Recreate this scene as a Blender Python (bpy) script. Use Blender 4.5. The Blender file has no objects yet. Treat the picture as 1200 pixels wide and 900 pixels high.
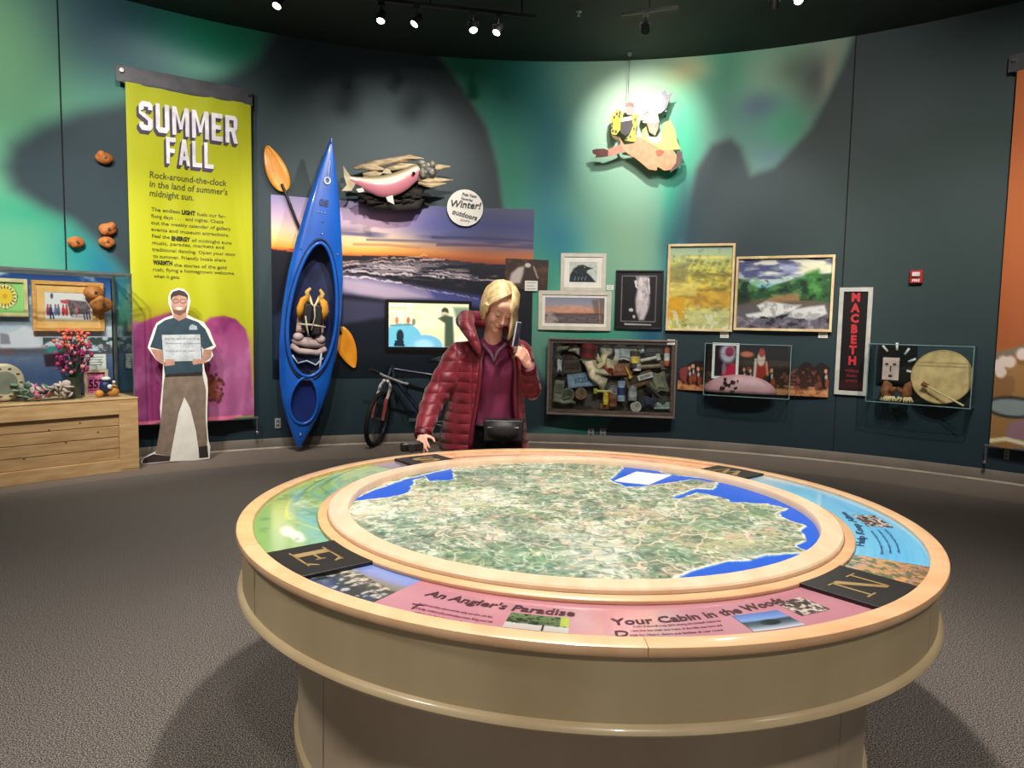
import bpy, bmesh, math, random
import numpy as np
from mathutils import Vector, Matrix
random.seed(4)
SC = bpy.context.scene
COL = SC.collection
# ---------------------------------------------------------------- camera
CF, CP, CR, CH = 850.0, 0.085, 0.018, 1.5
def _basis():
    c, s = math.cos(CR), math.sin(CR); cp, sp = math.cos(-CP), math.sin(-CP)
    def tip(v): return Vector((v[0], v[1]*cp - v[2]*sp, v[1]*sp + v[2]*cp))
    return tip((c, 0, s)), tip((-s, 0, c)), tip((0, 1, 0))
RIGHT, UP, FWD = _basis()
cam_d = bpy.data.cameras.new('camera'); cam = bpy.data.objects.new('camera', cam_d); COL.objects.link(cam)
cam_d.sensor_width = 36.0; cam_d.lens = 36.0*CF/1200; cam_d.clip_start = .05; cam_d.clip_end = 100
M3 = Matrix((RIGHT, UP, -FWD)).transposed()
cam.matrix_world = Matrix.Translation((0, 0, CH)) @ M3.to_4x4()
SC.camera = cam
# ---------------------------------------------------------------- world, exposure
wd = bpy.data.worlds.new('world'); SC.world = wd; wd.use_nodes = True
wd.node_tree.nodes['Background'].inputs[0].default_value = (1.0, .95, .9, 1)
wd.node_tree.nodes['Background'].inputs[1].default_value = 0.26
SC.view_settings.view_transform = 'Standard'; SC.view_settings.look = 'None'
SC.view_settings.gamma = 1; SC.view_settings.use_curve_mapping = False
SC.view_settings.exposure = 0.45
# ---------------------------------------------------------------- lights out of the frame (ceiling track lamps and added fill); the fixtures in view carry their own
CX, CY, CRAD, CEIL = .25, 2.46, 6.56, 4.63       # round room: centre, radius, ceiling height
def ray(px, py):
    return RIGHT*((px-600)/CF) - UP*((py-450)/CF) + FWD
def pt(px, py, z=0.0):
    v = ray(px, py); t = (z-CH)/v.z; return Vector((v.x*t, v.y*t, z))
def at(px, py, Y):
    v = ray(px, py); t = Y/v.y; return Vector((v.x*t, Y, CH+v.z*t))
def wall(px, py, off=0.0):
    v = ray(px, py); r = CRAD-off
    a = v.x**2+v.y**2; b = -2*(v.x*CX+v.y*CY); c = CX**2+CY**2-r*r
    t = (-b+math.sqrt(b*b-4*a*c))/2/a
    return Vector((v.x*t, v.y*t, CH+v.z*t))
def theta(p): return math.atan2(p.x-CX, p.y-CY)
def spot(loc, target, power, size=40, blend=.6, color=(1, .93, .84), rad=.05):
    l = bpy.data.lights.new('spot_lamp', 'SPOT'); l.energy = power; l.spot_size = math.radians(size); l.spot_blend = blend
    l.color = color; l.shadow_soft_size = rad
    o = bpy.data.objects.new('spot_lamp', l); COL.objects.link(o); o.location = loc
    o.rotation_euler = (Vector(target)-Vector(loc)).to_track_quat('-Z', 'Y').to_euler(); return o
TC = Vector((.258, 2.771, .79))     # table centre
WARM = (1, .93, .84)
spot((.35, 2.5, 4.45), TC, 120, 62, .5, WARM, .10)
spot((.3, 2.9, 4.45), (.26, 2.77, 0), 390, 92, .8, WARM, .10)
spot((-.4, 3.3, 4.45), TC, 60, 62, .5, WARM, .12)
spot((.9, -1.6, 4.4), (.3, 1.8, .7), 260, 44, .9, WARM, .12)           # added fill lamp behind the viewpoint, for the table front
spot((-.9, .7, 4.2), (-.12, 4.2, 1.4), 170, 26, .7, WARM)          # on the visitor, placed low as added front fill
spot((-3.0, 4.0, 4.45), wall(60, 400), 520, 50, 1)                  # left display case
spot((-2.3, 4.6, 4.45), wall(215, 190), 210, 46, 1)                 # lime banner
spot((-2.0, 4.4, 4.45), wall(240, 420), 210, 44, 1)
spot((-3.2, 3.2, 4.45), wall(20, 200), 520, 76, 1)                  # mural, left
spot((-1.2, 4.8, 4.4), wall(370, 380), 330, 50, 1)                  # kayak
spot((-.3, 4.8, 4.4), wall(500, 300), 330, 60, 1)                   # sunset panel
spot((.25, 6.6, 4.45), wall(440, 235), 230, 56, 1)               # salmon, raking
spot((.9, 5.0, 4.4), wall(745, 170), 170, 60, 1, (1, .97, .9), .35) # hanging cut-out
spot((.9, 4.6, 4.4), wall(690, 420), 330, 54, 1)
spot((2.0, 4.4, 4.4), wall(850, 370), 330, 56, 1)
spot((3.0, 4.2, 4.4), wall(1085, 410), 330, 54, 1)
spot((2.8, 3.4, 4.4), wall(1195, 280), 420, 60, 1)
spot((1.8, 4.8, 4.4), wall(930, 90), 220, 60, 1, (1, .95, .88), .45)
spot((-2.6, .9, 4.45), (-2.0, 1.9, 0), 420, 70, 1, WARM, .3)      # floor, left
spot((3.3, 1.6, 4.45), (2.9, 2.2, 0), 260, 70, 1, WARM, .3)        # floor, right
spot((-2.2, 5.8, 4.4), (-2.4, 6.9, 0), 150, 80, 1, WARM, .2)        # floor by the wall
spot((1.6, 5.6, 4.4), (2.2, 6.8, 0), 130, 90, 1, WARM, .2)
# ---------------------------------------------------------------- helpers
def lin(c):
    c = np.asarray(c, float)/255.0
    return np.where(c <= .04045, c/12.92, ((c+.055)/1.055)**2.4)
def L4(c): l = lin(c); return (float(l[0]), float(l[1]), float(l[2]), 1.0)
_mats = {}
def mat(name, col=(128,128,128), rough=.5, metal=0, col2=None, scale=8, bump=0, bscale=60, stretch=(1,1,1), coat=0, spec=.5, emit=0, detail=3, transmission=0, alpha=1, sheen=0):
    if name in _mats: return _mats[name]
    m = bpy.data.materials.new(name); m.use_nodes = True; nt = m.node_tree; b = nt.nodes['Principled BSDF']
    N = nt.nodes.new; Lk = nt.links.new
    tc = N('ShaderNodeTexCoord'); mp = N('ShaderNodeMapping'); mp.inputs['Scale'].default_value = stretch
    Lk(tc.outputs['Object'], mp.inputs['Vector'])
    nz = N('ShaderNodeTexNoise'); nz.inputs['Scale'].default_value = scale; nz.inputs['Detail'].default_value = detail
    Lk(mp.outputs[0], nz.inputs['Vector'])
    mx = N('ShaderNodeMix'); mx.data_type = 'RGBA'
    c2 = col2 if col2 is not None else tuple(max(0, x*.86) for x in col)
    mx.inputs[6].default_value = L4(col); mx.inputs[7].default_value = L4(c2)
    rp = N('ShaderNodeMapRange'); rp.inputs[1].default_value = .35; rp.inputs[2].default_value = .65
    Lk(nz.outputs['Fac'], rp.inputs[0]); Lk(rp.outputs[0], mx.inputs[0]); Lk(mx.outputs[2], b.inputs['Base Color'])
    b.inputs['Roughness'].default_value = rough; b.inputs['Metallic'].default_value = metal
    b.inputs['Coat Weight'].default_value = coat; b.inputs['Specular IOR Level'].default_value = spec
    b.inputs['Coat Roughness'].default_value = .08
    if sheen: b.inputs['Sheen Weight'].default_value = sheen
    if transmission: b.inputs['Transmission Weight'].default_value = transmission
    if alpha < 1: b.inputs['Alpha'].default_value = alpha
    if emit:
        b.inputs['Emission Color'].default_value = L4(col); b.inputs['Emission Strength'].default_value = emit
    if bump:
        n2 = N('ShaderNodeTexNoise'); n2.inputs['Scale'].default_value = bscale; n2.inputs['Detail'].default_value = 2
        Lk(tc.outputs['Object'], n2.inputs['Vector'])
        bp = N('ShaderNodeBump'); bp.inputs['Strength'].default_value = bump; bp.inputs['Distance'].default_value = .01
        Lk(n2.outputs['Fac'], bp.inputs['Height']); Lk(bp.outputs[0], b.inputs['Normal'])
    _mats[name] = m; return m
def attr_mat(name, rough=.6, coat=0, emit=0, bump=0, spec=.4, bscale=120):
    if name in _mats: return _mats[name]
    m = mat(name, (255,255,255), rough, bump=bump, coat=coat, spec=spec, bscale=bscale)
    nt = m.node_tree; b = nt.nodes['Principled BSDF']
    a = nt.nodes.new('ShaderNodeVertexColor'); a.layer_name = 'Col'
    nt.links.new(a.outputs['Color'], b.inputs['Base Color'])
    if emit:
        nt.links.new(a.outputs['Color'], b.inputs['Emission Color']); b.inputs['Emission Strength'].default_value = emit
    return m
def glass_mat(name, tint=(246,251,251), refl=1.0):
    if name in _mats: return _mats[name]
    m = bpy.data.materials.new(name); m.use_nodes = True; nt = m.node_tree
    for n in list(nt.nodes):
        if n.type == 'BSDF_PRINCIPLED': nt.nodes.remove(n)
    out = [n for n in nt.nodes if n.type == 'OUTPUT_MATERIAL'][0]
    t = nt.nodes.new('ShaderNodeBsdfTransparent'); t.inputs[0].default_value = L4(tint)
    g = nt.nodes.new('ShaderNodeBsdfGlossy'); g.inputs['Roughness'].default_value = .03
    f = nt.nodes.new('ShaderNodeLayerWeight'); f.inputs[0].default_value = .5
    pw = nt.nodes.new('ShaderNodeMath'); pw.operation = 'POWER'; pw.inputs[1].default_value = 4.0; nt.links.new(f.outputs['Facing'], pw.inputs[0])
    mr = nt.nodes.new('ShaderNodeMapRange'); mr.inputs[3].default_value = .03; mr.inputs[4].default_value = .6; nt.links.new(pw.outputs[0], mr.inputs[0])
    x = nt.nodes.new('ShaderNodeMixShader'); nt.links.new(mr.outputs[0], x.inputs[0]); nt.links.new(t.outputs[0], x.inputs[1]); nt.links.new(g.outputs[0], x.inputs[2])
    nt.links.new(x.outputs[0], out.inputs[0]); _mats[name] = m; return m
class MB:
    def __init__(s): s.v = []; s.f = []
    def add(s, vs, fs, M=None):
        n = len(s.v); s.v += [tuple(M @ Vector(p)) if M else tuple(p) for p in vs]; s.f += [tuple(i+n for i in f) for f in fs]; return s
    def box(s, c, d, M=None, R=None):
        x, y, z = [k/2 for k in d]
        vs = [(i*x, j*y, k*z) for i in (-1, 1) for j in (-1, 1) for k in (-1, 1)]
        if R is not None: vs = [R @ Vector(v) for v in vs]
        vs = [(v[0]+c[0], v[1]+c[1], v[2]+c[2]) for v in vs]
        return s.add(vs, [(0,1,3,2),(4,6,7,5),(0,4,5,1),(2,3,7,6),(0,2,6,4),(1,5,7,3)], M)
    def tube(s, path, r, n=10, cap=True, flat=1.0):
        P = [Vector(p) for p in path]; k = len(P); rs = r if isinstance(r, (list, tuple)) else [r]*k
        base = len(s.v); prev = None
        for i, p in enumerate(P):
            t = (P[min(i+1, k-1)]-P[max(i-1, 0)]).normalized()
            if prev is None: u = t.orthogonal().normalized()
            else:
                u = prev - t*prev.dot(t); u = u.normalized() if u.length > 1e-6 else t.orthogonal().normalized()
            prev = u; w = t.cross(u)
            for j in range(n):
                a = 2*math.pi*j/n; s.v.append(tuple(p+(u*math.cos(a)+w*math.sin(a)*flat)*rs[i]))
        for i in range(k-1):
            for j in range(n):
                a = base+i*n+j; b = base+i*n+(j+1) % n; s.f.append((a, b, b+n, a+n))
        if cap:
            s.f.append(tuple(base+j for j in reversed(range(n)))); s.f.append(tuple(base+(k-1)*n+j for j in range(n)))
        return s
    def ball(s, c, r, nu=14, nv=9, M=None):
        rx, ry, rz = (r, r, r) if isinstance(r, (int, float)) else r
        vs = [(c[0], c[1], c[2]+rz)]
        for i in range(1, nv):
            p = math.pi*i/nv
            for j in range(nu):
                a = 2*math.pi*j/nu; vs.append((c[0]+rx*math.sin(p)*math.cos(a), c[1]+ry*math.sin(p)*math.sin(a), c[2]+rz*math.cos(p)))
        vs.append((c[0], c[1], c[2]-rz)); fs = []
        for j in range(nu):
            fs.append((0, 1+j, 1+(j+1) % nu)); e = 1+(nv-2)*nu; fs.append((len(vs)-1, e+(j+1) % nu, e+j))
            for i in range(nv-2):
                a = 1+i*nu+j; b = 1+i*nu+(j+1) % nu; fs.append((a, a+nu, b+nu, b))
        return s.add(vs, fs, M)
    def lathe(s, prof, n=32, M=None, a0=0, a1=None):
        full = a1 is None; k = len(prof); vs = []; m = n if full else n+1
        for j in range(m):
            a = 2*math.pi*j/n if full else a0+(a1-a0)*j/n
            for r, z in prof: vs.append((r*math.cos(a), r*math.sin(a), z))
        fs = []
        for j in range(n):
            j2 = (j+1) % m
            for i in range(k-1): fs.append((j*k+i, j2*k+i, j2*k+i+1, j*k+i+1))
        return s.add(vs, fs, M)
    def ring(s, prof, a0, a1, n, M=None):       # closed profile swept about z with end caps
        k = len(prof); full = abs(a1-a0) > 2*math.pi-1e-6; m = n if full else n+1; vs = []
        for j in range(m):
            a = a0+(a1-a0)*j/n
            for r, z in prof: vs.append((r*math.cos(a), r*math.sin(a), z))
        fs = []
        for j in range(n):
            j2 = (j+1) % m
            for i in range(k): i2 = (i+1) % k; fs.append((j*k+i, j2*k+i, j2*k+i2, j*k+i2))
        if not full: fs.append(tuple(range(k-1, -1, -1))); fs.append(tuple(n*k+i for i in range(k)))
        return s.add(vs, fs, M)
    def prism(s, pts, y0, y1, M=None):          # polygon in x,z extruded along y
        n = len(pts); vs = [(p[0], y0, p[1]) for p in pts]+[(p[0], y1, p[1]) for p in pts]
        fs = [tuple(range(n)), tuple(range(2*n-1, n-1, -1))]+[(i, i+n, (i+1) % n+n, (i+1) % n) for i in range(n)]
        return s.add(vs, fs, M)
    def build(s, name, m, parent=None, smooth=False, bevel=0, label=None, sub=0):
        me = bpy.data.meshes.new(name); me.from_pydata(s.v, [], s.f)
        bm = bmesh.new(); bm.from_mesh(me); bmesh.ops.recalc_face_normals(bm, faces=bm.faces); bm.to_mesh(me); bm.free()
        me.materials.append(m); o = bpy.data.objects.new(name, me); COL.objects.link(o)
        if parent is not None: o.parent = parent
        if bevel:
            b = o.modifiers.new('bevel', 'BEVEL'); b.width = bevel; b.segments = 2; b.limit_method = 'ANGLE'; b.angle_limit = .7
        if sub:
            q = o.modifiers.new('sub', 'SUBSURF'); q.levels = sub; q.render_levels = sub
        if smooth:
            for p in me.polygons: p.use_smooth = True
            if smooth == 'auto' or bevel:
                me.set_sharp_from_angle(angle=math.radians(40))
        if label: o['label'] = label
        return o
def empty(name, label, cat, loc=(0,0,0), rz=0, group=None, rot=None):
    o = bpy.data.objects.new(name, None); COL.objects.link(o); o.location = loc; o.rotation_euler = rot or (0, 0, rz)
    o.empty_display_size = .1; o['label'] = label; o['category'] = cat
    if group: o['group'] = group
    return o
def tag(o, label, cat, group=None, kind=None):
    o['label'] = label; o['category'] = cat
    if group: o['group'] = group
    if kind: o['kind'] = kind
    return o
def structure(o): o['kind'] = 'structure'; return o
# ---- small raster painter: colours only (print, paint), placed on grids as a colour attribute
class Cv:
    def __init__(s, w, h, bg=(128,128,128), asp=None):
        s.w, s.h = w, h; s.a = np.zeros((h, w, 3)); s.a[:] = bg
        s.U, s.V = np.meshgrid((np.arange(w)+.0)/(w-1), (np.arange(h)+.0)/(h-1)); s.asp = asp or w/h
    def mix(s, col, m):
        m = np.clip(m, 0, 1)[..., None]; s.a = s.a*(1-m)+np.asarray(col, float)*m; return s
    def grad(s, stops, ax='v', m=None):
        t = s.V if ax == 'v' else s.U; xs = [k for k, _ in stops]
        g = np.stack([np.interp(t, xs, [c[i] for _, c in stops]) for i in range(3)], -1)
        if m is None: s.a = g
        else: m = np.clip(m, 0, 1)[..., None]; s.a = s.a*(1-m)+g*m
        return s
    def pm(s, pts, soft=0):
        ins = np.zeros(s.U.shape, bool); n = len(pts); d = np.full(s.U.shape, 9.) if soft else None
        for i in range(n):
            (x1, y1), (x2, y2) = pts[i], pts[(i+1) % n]
            c = ((y1 > s.V) != (y2 > s.V)); xi = (x2-x1)*(s.V-y1)/((y2-y1) if y2 != y1 else 1e-9)+x1
            ins ^= c & (s.U < xi)
            if soft: d = np.minimum(d, s.dseg(x1, y1, x2, y2))
        if not soft: return ins.astype(float)
        sd = np.where(ins, d, -d); t = np.clip(sd/soft*.5+.5, 0, 1); return t*t*(3-2*t)
    def dseg(s, x1, y1, x2, y2):
        A = s.asp; px, py = (s.U-x1)*A, s.V-y1; dx, dy = (x2-x1)*A, y2-y1
        t = np.clip((px*dx+py*dy)/(dx*dx+dy*dy+1e-12), 0, 1); return np.hypot(px-t*dx, py-t*dy)
    def poly(s, pts, col, al=1, soft=0): return s.mix(col, s.pm(pts, soft)*al)
    def ell(s, cx, cy, rx, ry, col, al=1, soft=.1, rot=0):
        c, q = math.cos(rot), math.sin(rot); x, y = (s.U-cx)*s.asp, s.V-cy; X, Y = x*c+y*q, -x*q+y*c
        d = np.hypot(X/(rx*s.asp), Y/ry); return s.mix(col, np.clip((1-d)/max(soft, 1e-3)+.5, 0, 1)*al)
    def gau(s, cx, cy, rx, ry, col, al=1, m=None):
        g = np.exp(-(((s.U-cx)/rx)**2+((s.V-cy)/ry)**2)); return s.mix(col, g*al*(1 if m is None else m))
    def line(s, pts, w, col, al=1):
        d = np.full(s.U.shape, 9.)
        for (a, b), (c, e) in zip(pts, pts[1:]): d = np.minimum(d, s.dseg(a, b, c, e))
        return s.mix(col, np.clip((w-d)/(w*.6)+.3, 0, 1)*al)
    def fbm(s, sx, sy, seed=0, octv=4, ridge=False):
        rng = np.random.RandomState(seed); o = np.zeros((s.h, s.w)); amp = 1; tot = 0
        for k in range(octv):
            nx, ny = int(sx*2**k)+3, int(sy*2**k)+3; g = rng.rand(ny, nx)
            x = s.U*(nx-2); y = s.V*(ny-2); xi = x.astype(int); yi = y.astype(int); fx = x-xi; fy = y-yi
            xi = np.minimum(xi, nx-2); yi = np.minimum(yi, ny-2); fx = fx*fx*(3-2*fx); fy = fy*fy*(3-2*fy)
            v = (g[yi, xi]*(1-fx)+g[yi, xi+1]*fx)*(1-fy)+(g[yi+1, xi]*(1-fx)+g[yi+1, xi+1]*fx)*fy
            if ridge: v = 1-abs(v*2-1)
            o += v*amp; tot += amp; amp *= .55
        return o/tot
def grid(name, cv, fn, m, parent=None, keep=None, smooth=True):
    """cv painted on a grid whose vertices are fn(U,V)->(x,y,z) arrays; V runs downwards."""
    U, V = cv.U, cv.V; X, Y, Z = fn(U, V); co = np.stack([X+0*U, Y+0*U, Z+0*U], -1).reshape(-1, 3)
    h, w = cv.h, cv.w; i = np.arange(h-1)[:, None]*w+np.arange(w-1)[None]
    f = np.stack([i, i+w, i+w+1, i+1], -1).reshape(-1, 4)
    if keep is not None:
        k = keep(U, V); kf = (k[:-1, :-1] & k[1:, 1:] & k[1:, :-1] & k[:-1, 1:]).reshape(-1); f = f[kf]
    me = bpy.data.meshes.new(name); me.vertices.add(len(co)); me.vertices.foreach_set('co', co.ravel().astype(np.float32))
    me.loops.add(f.size); me.loops.foreach_set('vertex_index', f.ravel().astype(np.int32))
    me.polygons.add(len(f)); me.polygons.foreach_set('loop_start', np.arange(0, f.size, 4).astype(np.int32))
    me.update(calc_edges=True); me.validate()
    at_ = me.color_attributes.new('Col', 'FLOAT_COLOR', 'POINT')
    c = np.ones((h*w, 4), np.float32); c[:, :3] = lin(np.clip(cv.a, 0, 255)).reshape(-1, 3); at_.data.foreach_set('color', c.ravel())
    me.materials.append(m)
    if smooth: me.polygons.foreach_set('use_smooth', np.ones(len(me.polygons), bool))
    o = bpy.data.objects.new(name, me); COL.objects.link(o)
    if parent is not None: o.parent = parent
    return o
def text(body, size, m, parent=None, loc=(0,0,0), rot=(math.pi/2,0,0), sx=1.0, bold=0.0, ext=.0006, align='LEFT', fit=None, warp=None, name='lettering', shear=0, lh=1.0):
    cu = bpy.data.curves.new(name, 'FONT'); cu.body = body; cu.size = size; cu.extrude = ext; cu.offset = bold; cu.align_x = align
    cu.resolution_u = 2; cu.shear = shear; cu.space_line = lh
    t = bpy.data.objects.new('tmp', cu); COL.objects.link(t)
    dg = bpy.context.evaluated_depsgraph_get(); dg.update(); me = bpy.data.meshes.new_from_object(t.evaluated_get(dg))
    bpy.data.objects.remove(t); bpy.data.curves.remove(cu)
    n = len(me.vertices); co = np.zeros(n*3, np.float32)
    if n == 0: return None
    me.vertices.foreach_get('co', co); co = co.reshape(-1, 3)
    if fit: 
        wd_ = co[:, 0].max()-co[:, 0].min(); co[:, 0] = (co[:, 0]-(co[:, 0].min() if align == 'LEFT' else (co[:, 0].min()+co[:, 0].max())/2))*fit/wd_
    co[:, 0] *= sx
    if warp: co = np.array([warp(*p) for p in co], np.float32)
    me.vertices.foreach_set('co', co.ravel()); me.update(); me.name = name
    me.materials.clear(); me.materials.append(m)
    o = bpy.data.objects.new(name, me); COL.objects.link(o); o.location = loc; o.rotation_euler = rot
    if warp: o.location = (0,0,0); o.rotation_euler = (0,0,0)
    if parent is not None: o.parent = parent
    return o
# ---- frames on the wall
class Fr:
    """vertical plane: origin o, th = heading of its inward (away from the room) direction"""
    def __init__(s, o, th): s.o = Vector(o); s.th = th; s.r = Vector((math.cos(th), -math.sin(th), 0)); s.n = Vector((math.sin(th), math.cos(th), 0))
    def p(s, px, py, dy=0.0):
        v = ray(px, py); c = Vector((0, 0, CH)); t = ((s.o+s.n*dy)-c).dot(s.n)/v.dot(s.n); q = c+v*t-s.o
        return (q.dot(s.r), q.z)
    def pts(s, l, dy=0.0): return [s.p(x, y, dy) for x, y in l]
    def empty(s, name, label, cat, group=None): return empty(name, label, cat, s.o, -s.th, group)
def wfr(px, py, off=0.0, half=0.0):
    p = wall(px, py); th = theta(p); n = Vector((math.sin(th), math.cos(th), 0)); sag = CRAD-math.sqrt(CRAD**2-half**2)
    return Fr(p-n*(off+sag), th)
# ---------------------------------------------------------------- setting
TH0 = math.radians(78)
WU = lambda px, py: ((theta(wall(px, py))+TH0)/(2*TH0), 1-wall(px, py).z/CEIL)
def wall_paint():
    c = Cv(1000, 250, (38, 56, 62), asp=2*TH0*CRAD/CEIL)
    q = lambda l: [WU(x, y) for x, y in l]
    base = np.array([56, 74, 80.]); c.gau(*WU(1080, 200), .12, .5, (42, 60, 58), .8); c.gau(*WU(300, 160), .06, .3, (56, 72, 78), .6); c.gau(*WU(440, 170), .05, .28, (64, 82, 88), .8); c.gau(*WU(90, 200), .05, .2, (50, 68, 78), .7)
    def g(px, py, rx, ry, col, al, m):
        u, v = WU(px, py); c.gau(u, v, rx/1550, ry/440, col, al, m)
    # aurora, left
    L = [(-260, -60), (150, -60), (330, 0), (318, 36), (300, 68), (262, 88), (225, 100), (180, 108), (150, 118), (95, 128), (45, 146), (12, 168), (3, 195), (14, 222), (48, 246), (82, 262), (112, 288), (140, 318), (165, 345), (190, 380), (-260, 420)]
    L = [(x, max(y, -60)) for x, y in L]
    m = c.pm(q(L), .028)
    c.mix((92, 168, 136), m); g(90, 20, 60, 70, (54, 84, 104), .9, m); g(170, 30, 70, 50, (30, 52, 74), .95, m); g(0, 60, 50, 90, (104, 152, 112), .8, m)
    g(200, 62, 50, 22, (110, 130, 140), .8, m); g(255, 40, 60, 30, (0, 128, 92), .8, m); g(240, 80, 30, 12, (120, 190, 160), .6, m)
    g(20, 280, 60, 30, (90, 168, 134), .8, m); g(60, 250, 60, 14, (30, 150, 120), .6, m); g(128, 305, 26, 34, (10, 92, 140), .95, m); g(95, 290, 20, 30, (20, 140, 140), .6, m)
    # aurora, centre
    B = [(512, 60), (545, 104), (572, 148), (585, 195), (592, 250), (600, 330), (612, 400), (632, 440), (668, 484), (640, 500), (604, 513), (700, 516), (716, 488), (760, 440), (775, 400), (778, 330), (800, 286), (806, 240), (815, 198), (834, 169), (857, 161), (869, 172), (880, 205), (906, 196), (950, 150), (966, 118), (985, 80), (1002, 36), (940, 20), (740, 45), (600, 50)]
    m = c.pm(q(B), .016)
    c.mix((112, 170, 146), m)
    for a in [(545, 90, 40, 60, (34, 124, 96), .95), (600, 120, 34, 80, (0, 112, 104), .95), (640, 190, 34, 90, (0, 100, 122), .9), (600, 210, 24, 90, (30, 130, 104), .9), (655, 280, 30, 40, (0, 104, 140), .85), (632, 330, 24, 40, (44, 146, 112), .8),
              (740, 130, 60, 90, (196, 220, 196), .9), (800, 90, 26, 30, (176, 196, 150), .7), (855, 90, 26, 60, (60, 136, 104), .85), (800, 180, 22, 60, (24, 196, 144), .85), (905, 90, 30, 46, (150, 186, 156), .9), (885, 150, 30, 36, (84, 150, 132), .8), (940, 80, 22, 20, (96, 112, 98), .8), (955, 110, 20, 24, (130, 140, 120), .7), (975, 60, 22, 30, (156, 172, 150), .9),  # pale patch behind the cut-out: mural green plus painted spotlight brightening
              (705, 230, 40, 60, (120, 176, 150), .7), (740, 290, 30, 50, (150, 190, 152), .6), (785, 250, 16, 60, (110, 190, 150), .6), (700, 395, 40, 20, (40, 170, 130), .7), (765, 400, 22, 40, (0, 70, 120), .8), (790, 300, 14, 50, (0, 84, 116), .8),
              (890, 125, 20, 14, (92, 112, 138), .85), (925, 150, 22, 26, (60, 172, 124), .8), (905, 185, 18, 14, (96, 132, 150), .7), (955, 92, 14, 22, (74, 84, 78), .85), (972, 92, 6, 26, (170, 164, 140), .8), (806, 82, 20, 12, (196, 190, 140), .8), (788, 232, 8, 40, (20, 180, 140), .8), (690, 495, 30, 16, (0, 130, 100), .9), (735, 500, 24, 20, (10, 52, 80), .9), (640, 498, 24, 10, (120, 170, 160), .7)]:
        g(*a, m)
    m2 = c.pm(q([(834, 172), (857, 163), (869, 178), (880, 208), (870, 260), (812, 280), (815, 200)]), .25); c.mix((70, 84, 96), m2*.55)
    c.poly(q([(802, 216), (808, 232), (812, 262), (816, 286), (786, 286), (792, 250)]), (10, 64, 84), .8, .05); c.mix((62, 60, 60), c.pm(q([(996, 46), (985, 84), (966, 122), (950, 154), (985, 150), (1002, 90)]), .12)*.5)
    c.mix((16, 36, 48), np.clip((c.V-.62)/.3, 0, 1)*.5)  # light falloff on the lower wall, painted in as a darker, bluer gradient
    return c
def arcmap(t0, t1, z0, z1, off=0.0):
    def f(U, V):
        t = t0+(t1-t0)*U; r = CRAD-off; return CX+r*np.sin(t), CY+r*np.cos(t), z1+(z0-z1)*V
    return f
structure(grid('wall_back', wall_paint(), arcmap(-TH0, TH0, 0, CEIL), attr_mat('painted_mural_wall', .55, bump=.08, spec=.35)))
wm = mat('wall_paint', (38, 56, 62), .6, col2=(34, 50, 56), scale=1.2)
for nm, a, b in (('wall_left', -TH0-1.0, -TH0), ('wall_right', TH0, TH0+1.0)):
    cv = Cv(40, 3); o = grid(nm, cv, arcmap(a, b, 0, CEIL), wm); structure(o)
# floor: speckled loop carpet with a broad paler band round the wall
def carpet():
    m = mat('carpet', (96, 88, 84), .95, bump=.9, bscale=420, spec=.1)
    nt = m.node_tree; b = nt.nodes['Principled BSDF']; N = nt.nodes.new; Lk = nt.links.new
    tc = N('ShaderNodeTexCoord')
    n1 = N('ShaderNodeTexNoise'); n1.inputs['Scale'].default_value = 190; n1.inputs['Detail'].default_value = 2; Lk(tc.outputs['Object'], n1.inputs['Vector'])
    n2 = N('ShaderNodeTexNoise'); n2.inputs['Scale'].default_value = 60; n2.inputs['Detail'].default_value = 4; Lk(tc.outputs['Object'], n2.inputs['Vector'])
    r1 = N('ShaderNodeValToRGB'); e = r1.color_ramp.elements
    e[0].position = .40; e[0].color = L4((70, 66, 64)); e[1].position = .62; e[1].color = L4((178, 170, 164)); x = e.new(.5); x.color = L4((118, 111, 106))
    Lk(n1.outputs['Fac'], r1.inputs[0])
    mx = N('ShaderNodeMix'); mx.data_type = 'RGBA'; mx.blend_type = 'MULTIPLY'; mx.inputs[0].default_value = .5
    Lk(r1.outputs[0], mx.inputs[6]); r2 = N('ShaderNodeMapRange'); r2.inputs[1].default_value = .3; r2.inputs[2].default_value = .7; r2.inputs[3].default_value = .75; r2.inputs[4].default_value = 1.1
    Lk(n2.outputs['Fac'], r2.inputs[0]); Lk(r2.outputs[0], mx.inputs[7])
    # a paler woven border runs round the room beside the wall
    sp = N('ShaderNodeVectorMath'); sp.operation = 'SUBTRACT'; sp.inputs[1].default_value = (CX, CY, 0); Lk(tc.outputs['Object'], sp.inputs[0])
    ln = N('ShaderNodeVectorMath'); ln.operation = 'LENGTH'; Lk(sp.outputs[0], ln.inputs[0])
    st = N('ShaderNodeMapRange'); st.inputs[1].default_value = 5.62; st.inputs[2].default_value = 5.70; Lk(ln.outputs['Value'], st.inputs[0])
    m3 = N('ShaderNodeMix'); m3.data_type = 'RGBA'; Lk(st.outputs[0], m3.inputs[0]); Lk(mx.outputs[2], m3.inputs[6])
    m4 = N('ShaderNodeMix'); m4.data_type = 'RGBA'; m4.blend_type = 'MULTIPLY'; m4.inputs[0].default_value = 1; Lk(mx.outputs[2], m4.inputs[6]); m4.inputs[7].default_value = (1.35, 1.25, 1.15, 1)
    Lk(m4.outputs[2], m3.inputs[7]); Lk(m3.outputs[2], b.inputs['Base Color']); return m
f = MB(); f.v = [(CX+7*math.cos(a*math.pi/48), CY+7*math.sin(a*math.pi/48), 0) for a in range(96)]; f.f = [tuple(range(96))]
o = f.build('floor', carpet()); structure(o)
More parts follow.
